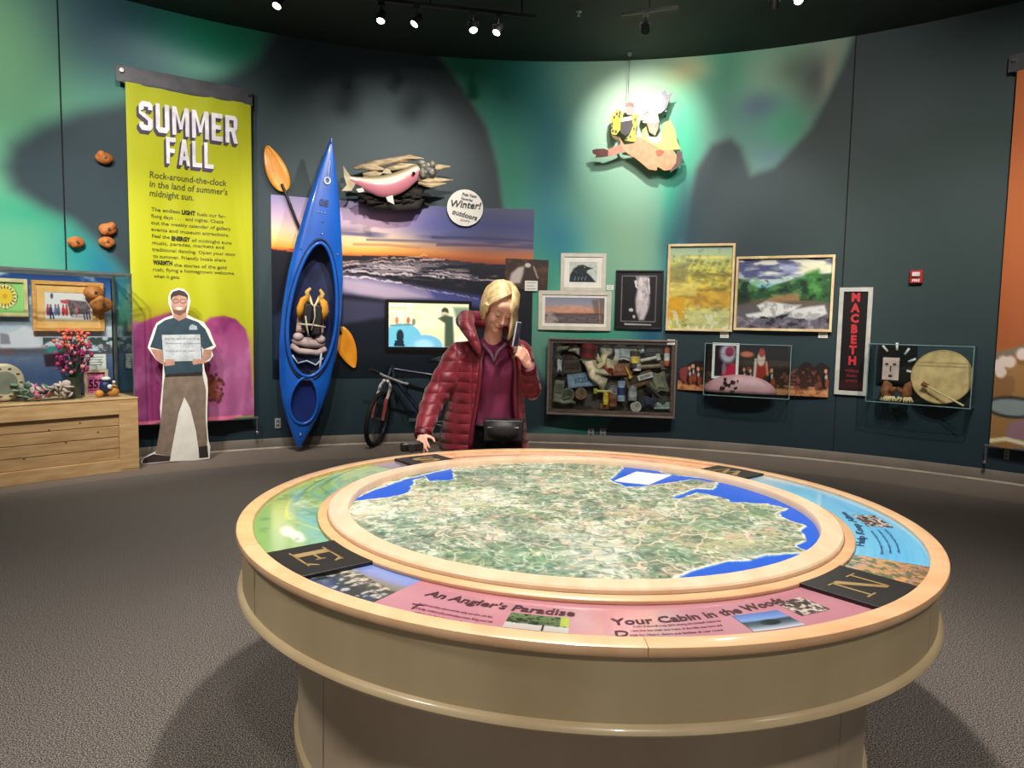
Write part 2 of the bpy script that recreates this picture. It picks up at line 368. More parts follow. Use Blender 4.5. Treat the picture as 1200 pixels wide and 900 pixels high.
f = MB(); f.v = [(CX+7*math.cos(a*math.pi/48), CY+7*math.sin(a*math.pi/48), z) for z in (CEIL, CEIL+.1) for a in range(96)]; f.f = [tuple(range(96)), tuple(range(191, 95, -1))]+[(i, i+96, (i+1) % 96+96, (i+1) % 96) for i in range(96)]
structure(f.build('ceiling', mat('ceiling_paint', (34, 48, 43), .75, col2=(28, 40, 36), scale=.8)))
base = MB(); base.ring([(CRAD, 0), (CRAD-.018, 0), (CRAD-.018, .105), (CRAD-.010, .115), (CRAD, .115)], math.pi/2-TH0-.9, math.pi/2+TH0+.9, 220, Matrix.Translation((CX, CY, 0)))
structure(base.build('baseboard_back', mat('grey_vinyl_base', (112, 102, 92), .6, col2=(98, 90, 82), scale=3), smooth='auto'))
sh = MB(); sh.ring([(CRAD-.018, 0), (CRAD-.034, 0), (CRAD-.030, .010), (CRAD-.018, .016)], math.pi/2-TH0-.9, math.pi/2+TH0+.9, 220, Matrix.Translation((CX, CY, 0)))
structure(sh.build('trim_1', mat('vinyl_toe', (168, 156, 140), .45)))
seam = mat('seam_dark', (14, 22, 24), .9)
for k, (px, py) in enumerate([(67, 0), (989, 300), (-70, 200), (1420, 300)]):
    th = theta(wall(px, py)); b = MB(); R = Matrix.Translation((CX+math.sin(th)*(CRAD-.002), CY+math.cos(th)*(CRAD-.002), 0)) @ Matrix.Rotation(-th, 4, 'Z')
    b.box((0, 0, (CEIL+.115)/2), (.012, .006, CEIL-.115), R); structure(b.build('trim_%d' % (k+2), seam))
# ---------------------------------------------------------------- the round map table
wood = lambda nm, c1, c2, st=(1,1,1), rough=.35, coat=.3: mat(nm, c1, rough, col2=c2, scale=3.5, stretch=st, coat=coat, detail=6, bump=.02, bscale=40)
maple_top = wood('maple_top', (230, 188, 144), (220, 172, 128), (1.2, 5, 1))
maple_pale = wood('maple_ring', (238, 210, 180), (230, 196, 162), (5, 1.2, 1))
maple_side = wood('maple_side', (188, 170, 134), (174, 154, 118), (1, 1, .25), .45, .15)
maple_col = wood('maple_column', (198, 180, 154), (184, 164, 138), (1, 1, .2), .5, .1)
black_seam = mat('black_gap', (12, 10, 8), .9)
tbl = empty('map_table', 'large round maple exhibit table with a relief map under its raised centre ring', 'table', (TC.x, TC.y, 0))
tbl.rotation_euler = (0, .008, 0)
TZ = .79; TI = tbl.matrix_basis.copy()
def tpt(px, py, z=TZ):     # photo pixel -> table-local point on the plane z
    Ri = tbl.rotation_euler.to_matrix(); Ri_inv = Ri.inverted(); o = Ri_inv @ (Vector((0, 0, CH))-Vector(tbl.location)); v = Ri_inv @ ray(px, py)
    t = (z-o.z)/v.z; return o+v*t
def tcyl(px, py, r):       # angle where a pixel meets the cylinder of radius r
    Ri = tbl.rotation_euler.to_matrix().inverted(); o = Ri @ (Vector((0, 0, CH))-Vector(tbl.location)); v = Ri @ ray(px, py)
    a = v.x**2+v.y**2; b = 2*(v.x*o.x+v.y*o.y); c = o.x**2+o.y**2-r*r; d = max(b*b-4*a*c, 0); t = (-b-math.sqrt(d))/2/a; q = o+v*t; return math.atan2(q.y, q.x), q.z
PI2 = 2*math.pi
rim = [(1.19, .775), (1.19, .797), (1.193, .80), (1.236, .80), (1.242, .797), (1.244, .791), (1.244, .779), (1.240, .774), (1.230, .773), (1.230, .768), (1.19, .768)]
seg = [math.radians(a) for a in (-150, -88, -20, 40, 100, 155, 210)]
for i in range(6):
    MB().ring(rim, seg[i]+.0006, seg[i+1]-.0006, 40).build('rim_segment', maple_top if i % 2 else wood('maple_top_b', (234, 194, 152), (224, 178, 134), (4, 1.5, 1)), tbl, smooth='auto')
FS = [tcyl(308, 700, 1.20)[0], tcyl(1081, 700, 1.20)[0]]
fseams = [FS[0], FS[1], FS[1]+(PI2-(FS[1]-FS[0]))/3, FS[1]+(PI2-(FS[1]-FS[0]))*2/3, FS[0]+PI2]
for a, b in zip(fseams, fseams[1:]):
    MB().ring([(1.18, .611), (1.224, .611), (1.224, .769), (1.18, .769)], a+.0032, b-.0032, 70).build('fascia_panel', maple_side, tbl, smooth='auto')
MB().ring([(1.12, .602), (1.186, .602), (1.186, .767), (1.12, .767)], 0, PI2, 120).build('fascia_core', black_seam, tbl)
MB().ring([(.90, .582), (1.226, .582), (1.236, .586), (1.241, .594), (1.239, .602), (1.232, .608), (1.225, .612), (.90, .612)], 0, PI2, 180).build('lower_trim', wood('maple_trim', (206, 186, 148), (190, 168, 130), (1, 1, .5)), tbl, smooth='auto')
CR_ = 1.043
cs = [tcyl(379, 850, CR_)[0], tcyl(985, 850, CR_)[0]]
cseams = [cs[0], cs[1], cs[1]+(PI2-(cs[1]-cs[0]))/3, cs[1]+(PI2-(cs[1]-cs[0]))*2/3, cs[0]+PI2]
for a, b in zip(cseams, cseams[1:]):
    MB().ring([(CR_-.03, .06), (CR_, .06), (CR_, .593), (CR_-.03, .593)], a+.0032, b-.0032, 60).build('column_panel', maple_col, tbl, smooth='auto')
MB().ring([(.6, .0), (CR_-.028, .0), (CR_-.028, .593), (.6, .593)], 0, PI2, 100).build('column_core', black_seam, tbl)
MB().ring([(.8, .0), (CR_+.012, .0), (CR_+.014, .05), (CR_+.004, .061), (.8, .061)], 0, PI2, 140).build('base_moulding', maple_side, tbl, smooth='auto')
MB().ring([(.5, .752), (1.191, .752), (1.191, .786), (.5, .786)], 0, PI2, 120).build('deck', maple_side, tbl)
# inner ring
MB().ring([(.868, .775), (.868, .812), (.872, .817), (.938, .817), (.943, .812), (.943, .802), (.938, .799)], 0, PI2, 200).build('inner_ring', maple_pale, tbl, smooth='auto')
MB().ring([(.90, .786), (.975, .786), (.978, .790), (.978, .797), (.973, .801), (.90, .801)], 0, PI2, 200).build('ring_step', maple_top, tbl, smooth='auto')
# relief map
def map_paint():
    R = .885; c = Cv(560, 560, (124, 140, 116), asp=1)
    def q(l): return [((tpt(x, y).x/R+1)/2, (1-tpt(x, y).y/R)/2) for x, y in l]
    n1 = c.fbm(7, 7, 1, 5); n2 = c.fbm(26, 26, 2, 4, True); n3 = c.fbm(60, 60, 3, 3); n4 = c.fbm(14, 14, 5, 5, True); n5 = c.fbm(5, 5, 9, 3)
    c.mix((100, 138, 108), np.clip((n1-.48)*6, 0, 1)*.8); c.mix((184, 178, 136), np.clip((n5-.52)*7, 0, 1)*.55); c.mix((96, 134, 122), np.clip((.45-n5)*7, 0, 1)*.5)
    c.mix((214, 216, 200), np.clip((n4-.64)*7, 0, 1)*.6); c.mix((62, 84, 70), np.clip((n3-.6)*6, 0, 1)*.65); c.mix((236, 236, 224), np.clip((n2-.76)*10, 0, 1)*.6); n6 = c.fbm(44, 44, 17, 3, True); c.mix((44, 66, 56), np.clip((n6-.78)*12, 0, 1)*.6); c.mix((74, 100, 84), np.clip((c.fbm(9, 9, 51, 5)-.54)*8, 0, 1)*.6)
    c.mix((206, 160, 142), np.clip((c.fbm(10, 10, 12, 4, True)-.78)*9, 0, 1)*.55)
    def zone(px, py, rx, ry, col, al):
        u, v = q([(px, py)])[0]; c.gau(u, v, rx, ry, col, al*(.15+.95*n3)*.8)
    for z in [(470, 600, .10, .06, (236, 238, 234), 1), (560, 585, .12, .06, (240, 240, 236), .9), (600, 560, .10, .05, (232, 226, 220), .8), (430, 595, .06, .08, (240, 240, 238), .9), (700, 660, .06, .10, (226, 226, 224), 1), (690, 625, .08, .07, (214, 212, 208), .8), (540, 625, .09, .05, (214, 170, 156), .6), (655, 570, .16, .05, (208, 210, 190), .8),
              (455, 640, .12, .05, (128, 150, 140), .8), (585, 650, .08, .05, (110, 158, 120), .9), (640, 670, .06, .04, (104, 150, 130), .7), (790, 640, .05, .05, (110, 156, 112), .9), (830, 615, .08, .04, (112, 150, 110), 1), (880, 600, .05, .05, (104, 146, 106), 1), (790, 655, .05, .04, (96, 142, 112), .9), (860, 640, .08, .03, (196, 176, 134), .8), (745, 600, .06, .06, (216, 160, 146), .6), (800, 590, .05, .05, (206, 196, 182), .7), (800, 570, .06, .03, (206, 178, 140), .8), (880, 655, .04, .03, (206, 222, 232), .9), (860, 590, .06, .02, (140, 160, 128), .8)]: zone(*z)
    for sd_, sc_, col_, al_ in ((61, 16, (232, 232, 214), .65), (62, 22, (228, 226, 206), .6), (63, 13, (58, 78, 66), .5), (64, 26, (70, 92, 78), .5), (65, 10, (214, 176, 156), .45), (66, 18, (206, 214, 150), .4)):
        ln_ = c.fbm(sc_, sc_, sd_, 3); c.mix(col_, np.exp(-((ln_-.5)/.016)**2)*al_)
    roads = [[(700, 630), (745, 645), (755, 612), (785, 605), (800, 585), (850, 582), (875, 598), (838, 606), (800, 612), (790, 598)], [(760, 640), (800, 628), (830, 626), (815, 642), (812, 650), (850, 655)], [(740, 670), (770, 656), (800, 670)], [(870, 630), (890, 620)], [(560, 640), (540, 628), (515, 630), (520, 620), (545, 622)], [(700, 620), (740, 606)], [(620, 600), (680, 590), (710, 575)]]
    wr = (c.fbm(30, 30, 41, 2)-.5)*.03; U0, V0 = c.U.copy(), c.V.copy(); c.U = U0+wr; c.V = V0+wr
    for r in roads: c.line(q(r), .0022, (238, 206, 190), .8)
    c.U, c.V = U0, V0
    wv = (c.fbm(22, 22, 33, 3)-.5)*.035; U0, V0 = c.U.copy(), c.V.copy(); c.U = U0+wv; c.V = V0-wv
    blue = [[(404, 590), (422, 581), (440, 574), (475, 562), (530, 549), (533, 562), (505, 564), (495, 559), (481, 564), (478, 577), (462, 582), (420, 586)],
            [(735, 540), (785, 556), (840, 562), (900, 575), (930, 590), (965, 612), (975, 628), (965, 646), (950, 648), (936, 638), (946, 634), (940, 624), (942, 618), (928, 612), (913, 602), (925, 596), (900, 590), (860, 588), (830, 581), (815, 578), (792, 586), (785, 585), (815, 573), (838, 574), (840, 566), (810, 562), (755, 570), (738, 571), (712, 563), (725, 558)],
            [(765, 692), (810, 670), (855, 657), (880, 657), (900, 651), (945, 649), (960, 652), (900, 690)]]
    for b in blue:
        m = c.pm(q(b), .012); c.mix((232, 230, 214), np.clip(m*4, 0, 1)*.8*(n3 > .35)); c.mix((8, 84, 200), np.clip((m-.35)*4, 0, 1))
    c.U, c.V = U0, V0
    c.poly(q([(720, 564), (746, 553), (787, 557), (760, 568)]), (244, 246, 248)); return c, R
cv, R_ = map_paint()
hmap = cv.fbm(20, 20, 2, 3, True)*.010*(1-np.clip(np.hypot(cv.U-.5, cv.V-.5)*2, 0, 1)**6*.6)
hmap = np.where(cv.a[..., 2]-cv.a[..., 0] > 90, .002, hmap)
grid('relief_map', cv, lambda U, V: ((U*2-1)*R_, (1-V*2)*R_, .7865+hmap), attr_mat('map_print', .5, coat=.08, spec=.3), tbl, keep=lambda U, V: np.hypot(U*2-1, V*2-1) < .995)
# graphics under clear film between ring and rim
AT = {'N': -49, 'E': -139.7, 'S': 129.5, 'W': 42}
HW = math.degrees(.125/1.08)
def annpaint(a0, a1, fn, name, label=None):   # angles in degrees, a1>a0; U runs with the angle, V from outer (0) to inner (1)
    n = max(12, int(abs(a1-a0)*4)); c = Cv(n, 48, asp=math.radians(a1-a0)*1.08/.215); fn(c)
    def f(U, V):
        a = np.radians(a0+(a1-a0)*U); r = 1.192-.218*V; return r*np.cos(a), r*np.sin(a), .7872+0*U
    o = grid(name, c, f, attr_mat('graphic_film', .12, coat=.6, spec=.5), tbl)
    if label: o['label'] = label
    return o
def p_pink(c): c.grad([(0, (190, 132, 146)), (.5, (196, 138, 152)), (1, (186, 126, 140))]); c.mix((214, 120, 134), np.clip((c.fbm(14, 3, 4)-.5)*3, 0, 1)*.22)
def p_lake(c):
    c.grad([(0, (52, 74, 120)), (.35, (60, 70, 88)), (.6, (130, 124, 110)), (.75, (120, 140, 200)), (1, (120, 150, 220))]); n = c.fbm(16, 10, 6, 5)
    k = (c.V > .12)*(c.V < .75-.25*c.U); c.mix((54, 56, 48), k*(n > .52)*.9); c.mix((214, 206, 186), k*(n < .4)*.8)
def p_green(c):
    c.grad([(0, (136, 178, 100)), (.6, (152, 190, 116)), (1, (120, 176, 144))])
    for k in range(7): c.line([(.15+.08*k, 1.0), (.3+.07*k, .5), (.5+.05*k, .35), (.8+.03*k, .1)], .035, [(196, 214, 90), (110, 170, 190), (120, 150, 110)][k % 3], .6)
    c.ell(.12, .6, .05, .10, (226, 230, 222), .9, .6); c.ell(.17, .5, .045, .10, (226, 230, 222), .9, .6); c.ell(.45, .75, .05, .3, (210, 220, 150), .8, .3)
    c.mix((90, 140, 90), np.clip((c.fbm(20, 4, 8)-.55)*5, 0, 1)*.5)
def p_grey(c): c.grad([(0, (150, 140, 150)), (1, (110, 110, 130))])
def p_blue(c):
    c.grad([(0, (120, 196, 236)), (.4, (104, 190, 240)), (1, (130, 206, 240))]); c.mix((80, 150, 200), np.clip((c.fbm(3, 30, 8)-.5)*4, 0, 1)*.35); c.mix((190, 206, 216), np.clip((c.U-.8)*5, 0, 1)*.9)
def p_brown(c):
    c.grad([(0, (150, 96, 80)), (.5, (176, 140, 110)), (.85, (190, 160, 150)), (1, (140, 190, 220))]); n = c.fbm(14, 12, 7, 5); c.mix((96, 112, 70), (n > .55)*.8); c.mix((226, 172, 96), (n < .4)*.8); c.mix((226, 200, 190), np.clip(1-abs(n-.5)*40, 0, 1)*.6)
def p_far(c): c.grad([(0, (236, 190, 160)), (1, (214, 150, 130))]); c.mix((190, 110, 90), np.clip((c.fbm(30, 3, 9)-.55)*5, 0, 1)*.5)
E0, N0, W0, S0 = AT['E'], AT['N'], AT['W'], AT['S']
g_lake = annpaint(E0+HW-1, -121, p_lake, 'graphic_panel', 'lake photograph printed beside the letter E')
g_pink = annpaint(-121, N0-HW+1, p_pink, 'graphic_panel', 'pink printed strip about angling and cabins')
g_brown = annpaint(N0+HW-1, -31, p_brown, 'graphic_panel', 'brown landscape photograph beside the letter N')
g_blue = annpaint(-31, W0-HW+1, p_blue, 'graphic_panel', 'sky blue printed strip')
g_far = annpaint(W0+HW-1, S0-HW+1, p_far, 'graphic_panel', 'salmon coloured printed strip on the far side')
g_grey = annpaint(S0+HW-1, 143, p_grey, 'graphic_panel', 'grey printed strip')
g_green = annpaint(143, 360+E0-HW+1, lambda c: (setattr(c, 'a', c.a), p_green(c), setattr(c, 'a', c.a[:, ::-1])), 'graphic_panel', 'light green printed map strip')
tile_m = mat('black_tile', (30, 28, 27), .45, col2=(24, 22, 22), bump=.05, bscale=200)
gold = mat('dull_gold', (176, 150, 100), .45, metal=.3, col2=(160, 132, 84))
def letter_shape(ch):      # bold serifed capitals in a unit box, as convex pieces
    q = []
    bx = lambda x0, y0, x1, y1: q.append([(x0, y0), (x1, y0), (x1, y1), (x0, y1)])
    if ch == 'E':
        bx(.16, 0, .36, 1); bx(.05, 0, .46, .05); bx(.05, .95, .46, 1); bx(.36, 0, .86, .06); bx(.36, .94, .84, 1); bx(.36, .48, .64, .54)
        q.append([(.80, 0), (.92, .28), (.88, .28), (.70, 0)]); q.append([(.80, 1), (.88, .74), (.84, .74), (.68, 1)]); bx(.61, .38, .65, .64)
    if ch == 'N':
        bx(.14, 0, .20, 1); bx(.02, 0, .32, .05); bx(.02, .95, .24, 1); bx(.80, 0, .86, 1); bx(.68, .95, .98, 1); q.append([(.14, 1), (.34, 1), (.86, 0), (.80, 0), (.72, .0)])
    if ch == 'W':
        q.append([(.06, 1), (.24, 1), (.40, 0), (.32, 0)]); q.append([(.34, 0), (.40, 0), (.56, 1), (.50, 1)]); q.append([(.42, 1), (.58, 1), (.74, 0), (.66, 0)]); q.append([(.70, 0), (.75, 0), (.93, 1), (.87, 1)])
        bx(0, .95, .32, 1); bx(.38, .95, .64, 1); bx(.78, .95, 1, 1)
    if ch == 'S':
        P = [(.78, .78), (.7, .9), (.5, .96), (.3, .9), (.22, .74), (.32, .6), (.5, .52), (.7, .42), (.8, .26), (.7, .1), (.5, .04), (.28, .1), (.2, .24)]
        for i, ((a, b), (c, d)) in enumerate(zip(P, P[1:])):
            w = .05+.06*math.sin(math.pi*i/11); dx, dy = c-a, d-b; l = math.hypot(dx, dy); nx, ny = -dy/l*w, dx/l*w; q.append([(a-nx, b-ny), (c-nx+dx*.1, d-ny+dy*.1), (c+nx+dx*.1, d+ny+dy*.1), (a+nx, b+ny)])
        bx(.76, .68, .80, .96); bx(.18, .04, .22, .34)
    return q
for ch, deg in AT.items():
    a = math.radians(deg); ux, uy = math.cos(a), math.sin(a); prof = []
    n = 8; vs = []
    for k in range(n+1):
        t = -.125+.25*k/n; vs.append((t, math.sqrt(1.192**2-t*t)))
    for k in range(n, -1, -1):
        t = -.125+.25*k/n; vs.append((t, math.sqrt(.972**2-t*t)))
    # tangential t increases counter-clockwise
    P = [(r*ux-t*uy, r*uy+t*ux) for t, r in vs]; k = len(P)
    b = MB(); b.add([(x, y, .7868) for x, y in P]+[(x, y, .7985) for x, y in P], [tuple(range(k)), tuple(range(2*k-1, k-1, -1))]+[(i, i+k, (i+1) % k+k, (i+1) % k) for i in range(k)])
    tile = b.build('compass_tile', tile_m, tbl, bevel=.002, label='black tile with a gold letter '+ch)
    b = MB()
    for poly in letter_shape(ch):       # top of the letter towards the map centre
        n2 = len(poly); Q = []
        for (x, y) in poly:
            t = (x-.5)*.165; r = 1.082-(y-.5)*-1*-.125 if False else 1.082-(y-.5)*.112
            Q.append((r*ux-t*uy, r*uy+t*ux))
        b.add([(x, y, .7983) for x, y in Q]+[(x, y, .7998) for x, y in Q], [tuple(range(n2)), tuple(range(2*n2-1, n2-1, -1))]+[(i, i+n2, (i+1) % n2+n2, (i+1) % n2) for i in range(n2)])
    b.build('letter', gold, tile, label='gold letter '+ch)
# lettering on the films
ink = mat('maroon_ink', (70, 20, 34), .5); ink2 = mat('rose_ink', (110, 44, 60), .5); navy = mat('navy_ink', (34, 66, 110), .5)
def arctext(parent, body, p0, p1, size, m, bold=.0, z=.7885, align=None, shear=0):
    q0, q1 = tpt(*p0, z), tpt(*p1, z); a0, a1 = math.atan2(q0.y, q0.x), math.atan2(q1.y, q1.x); r0, r1 = q0.xy.length, q1.xy.length
    W = (a1-a0)*(r0+r1)/2
    def w(x, y, zz):
        u = x/W; a = a0+(a1-a0)*u; r = r0+(r1-r0)*u-y; return (r*math.cos(a), r*math.sin(a), z+zz)
    return text(body, size, m, parent, fit=W, warp=w, bold=bold, ext=.0002, shear=shear)
arctext(g_pink, "An Angler's Paradise", (497, 697), (674, 722), .052, ink, .0012, shear=.12)
arctext(g_pink, "Your Cabin in the Woods", (717, 732), (921, 705), .050, ink, .0012)
arctext(g_pink, "T", (476, 712), (490, 714), .045, ink, .0006); arctext(g_pink, "D", (722, 746), (738, 745), .045, ink, .0006)
for i, s_ in enumerate(["he rivers and lakes all around the valley are alive with fish,", "grayling, northern pike and rainbow trout. Bring your rod", "and cast a line from the shore or float a quiet stream in", "the long light of a summer evening and land a big one"]):
    d = .0; x0, y0 = 490-3*i, 708+5.0*i; arctext(g_pink, s_, (x0, y0), (577-1*i, 724+5.6*i), .017, ink2)
for i, s_ in enumerate(["o you dream of a log cabin among the birches? Cabins for", "rent line the trails and rivers of the hills near here and", "wait for hikers, skiers and families all year round"]):
    arctext(g_pink, s_, (742-2*i, 735+5*i), (846+1*i, 728+5.4*i), .016, ink2)
def inset(parent, deg0, deg1, r0, r1, fn, lab):
    c = Cv(60, 40); fn(c)
    def f(U, V):
        a = np.radians(deg0+(deg1-deg0)*U); r = r0+(r1-r0)*V; return r*np.cos(a), r*np.sin(a), .7884+0*U
    o = grid('printed_photo', c, f, attr_mat('graphic_film', .12), parent); o['label'] = lab
tang = lambda px, py: (math.degrees(math.atan2(tpt(px, py).y, tpt(px, py).x)), tpt(px, py).xy.length)
def i_river(c): n = c.fbm(14, 10, 3, 5); c.grad([(0, (110, 130, 80)), (.6, (90, 100, 70)), (.65, (200, 196, 190)), (1, (190, 180, 180))]); c.mix((40, 44, 30), (n > .55)*(c.V < .65)*.8); c.line([(.6, .6), (.6, .95)], .03, (50, 40, 40)); c.mix((196, 206, 70), (c.U > .85)*(c.V < .6)*.8)
def i_cabin(c): c.grad([(0, (90, 120, 190)), (.4, (130, 160, 220)), (.5, (60, 70, 80)), (.7, (90, 100, 120)), (1, (210, 220, 236))]); c.ell(.5, .6, .2, .16, (40, 44, 50), 1, .3)
def i_room(c): n = c.fbm(9, 8, 11, 5); c.mix((110, 90, 80), n > 0); c.mix((220, 210, 204), (n > .55)*.9); c.mix((60, 50, 46), (n < .42)*.8)
def corners(x0, y0, x1, y1): a, b = tang(x0, y0), tang(x1, y1); return a[0], b[0], a[1], b[1]
a0, r0 = tang(592, 728); a1, r1 = tang(667, 730); inset(g_pink, a0, a1, 1.075, 1.165, i_river, 'small printed river photograph')
a0, r0 = tang(868, 728); a1, r1 = tang(930, 724); inset(g_pink, a0, a1, 1.07, 1.165, i_cabin, 'small printed photograph of a cabin in snow')
a0, r0 = tang(928, 715); a1, r1 = tang(976, 714); inset(g_pink, a0, a1, 1.03, 1.12, i_room, 'small printed photograph of a cabin room')
a0, r0 = tang(1036, 617); a1, r1 = tang(1012, 603); inset(g_blue, a0, a1, 1.06, 1.15, lambda c: i_room(c.mix((90, 80, 70), c.U*0+1)), 'small printed trail photograph')
arctext(g_blue, "Help Keep Alive", (1012, 640), (990, 600), .036, navy, .001)
for i in range(3): arctext(g_blue, "clean water and wild places", (1035+10*i, 650-1*i), (1022+8*i, 622-1*i), .014, navy)
# ---------------------------------------------------------------- things on the wall
white_m = mat('white_card', (236, 234, 226), .6, col2=(226, 224, 216)); black_m = mat('black_plastic', (16, 16, 18), .4)
print_m = attr_mat('printed_picture', .5, spec=.3); gloss_m = attr_mat('glossy_print', .3, coat=.2)
chrome = mat('brushed_steel', (190, 190, 190), .3, metal=1); grey_metal = mat('grey_metal', (104, 106, 112), .45, metal=.6, scale=3)
glass = glass_mat('clear_acrylic'); dark_red = mat('dark_red', (120, 20, 30), .5); red_ink = mat('red_ink', (196, 40, 50), .5); black_ink = mat('black_ink', (20, 20, 20), .6); white_ink = mat('white_ink', (236, 232, 232), .6)
edge_m = mat('acrylic_edge', (150, 186, 186), .15, spec=.6, alpha=.55)
def barframe(w, h, fw, d, y=0.0):
    """mitred picture frame, outer w x h, in x,z, from y-d to y"""
    b = MB(); o = [(-w/2, -h/2), (w/2, -h/2), (w/2, h/2), (-w/2, h/2)]; i = [(-w/2+fw, -h/2+fw), (w/2-fw, -h/2+fw), (w/2-fw, h/2-fw), (-w/2+fw, h/2-fw)]
    for k in range(4): j = (k+1) % 4; b.prism([o[k], o[j], i[j], i[k]], y-d, y)
    return b
def rectfr(x0, y0, x1, y1, off=.005):
    cx, cy = (x0+x1)/2, (y0+y1)/2; f0 = wfr(cx, cy, off); w = f0.p(x1, cy)[0]-f0.p(x0, cy)[0]
    f = wfr(cx, cy, off, w/2); zt = f.p(cx, y0)[1]; zb = f.p(cx, y1)[1]; xl = f.p(x0, cy)[0]; xr = f.p(x1, cy)[0]
    f.o = f.o+f.r*(xl+xr)/2+Vector((0, 0, (zt+zb)/2)); return f, xr-xl, zt-zb
def flat(w, h, y, x0=0, z0=0): return lambda U, V: (x0+(U-.5)*w, y+0*U, z0+(.5-V)*h)
def picture(label, box, fw, fm, paint, res, d=.03, mat_w=0, mat_m=None, name='framed_picture', cat='picture', group=None, m=None, tilt=0, glassy=False):
    f, w, h = rectfr(*box); e = f.empty(name, label, cat, group)
    if tilt: e.rotation_euler = (0, tilt, -f.th)
    if fw: barframe(w, h, fw, d).build('frame', fm, e, bevel=.002)
    MB().box((0, -.004, 0), (w-.002, .006, h-.002)).build('backing', black_m, e)
    if mat_w: barframe(w-2*fw+.004, h-2*fw+.004, mat_w+.004, .005, -.008).build('mat_board', mat_m or white_m, e)
    c = Cv(*res); paint(c); k = fw+mat_w
    grid('artwork', c, flat(w-2*k+.004, h-2*k+.004, -.0085 if mat_w else -.012), m or print_m, e)
    if glassy: MB().box((0, -d*.75, 0), (w-2*fw, .003, h-2*fw)).build('pane', glass, e)
    return f, e, w, h
def card(label, box, group='small white caption cards on the mural wall', off=.004, lines=3, name='caption_card', tilt=0):
    f, w, h = rectfr(*box, off); e = f.empty(name, label, 'card'); 
    if tilt: e.rotation_euler = (0, tilt, -f.th)
    MB().box((0, 0, 0), (w, .006, h)).build('card_sheet', white_m, e)
    b = MB()
    for i in range(lines): b.box((-w*.06*(i % 2), -.0036, h*(.3-.6*i/max(1, lines-1))), (w*(.7-.12*(i % 2)), .0008, h*.05))
    b.build('printed_lines', mat('grey_ink', (130, 126, 122), .7), e)
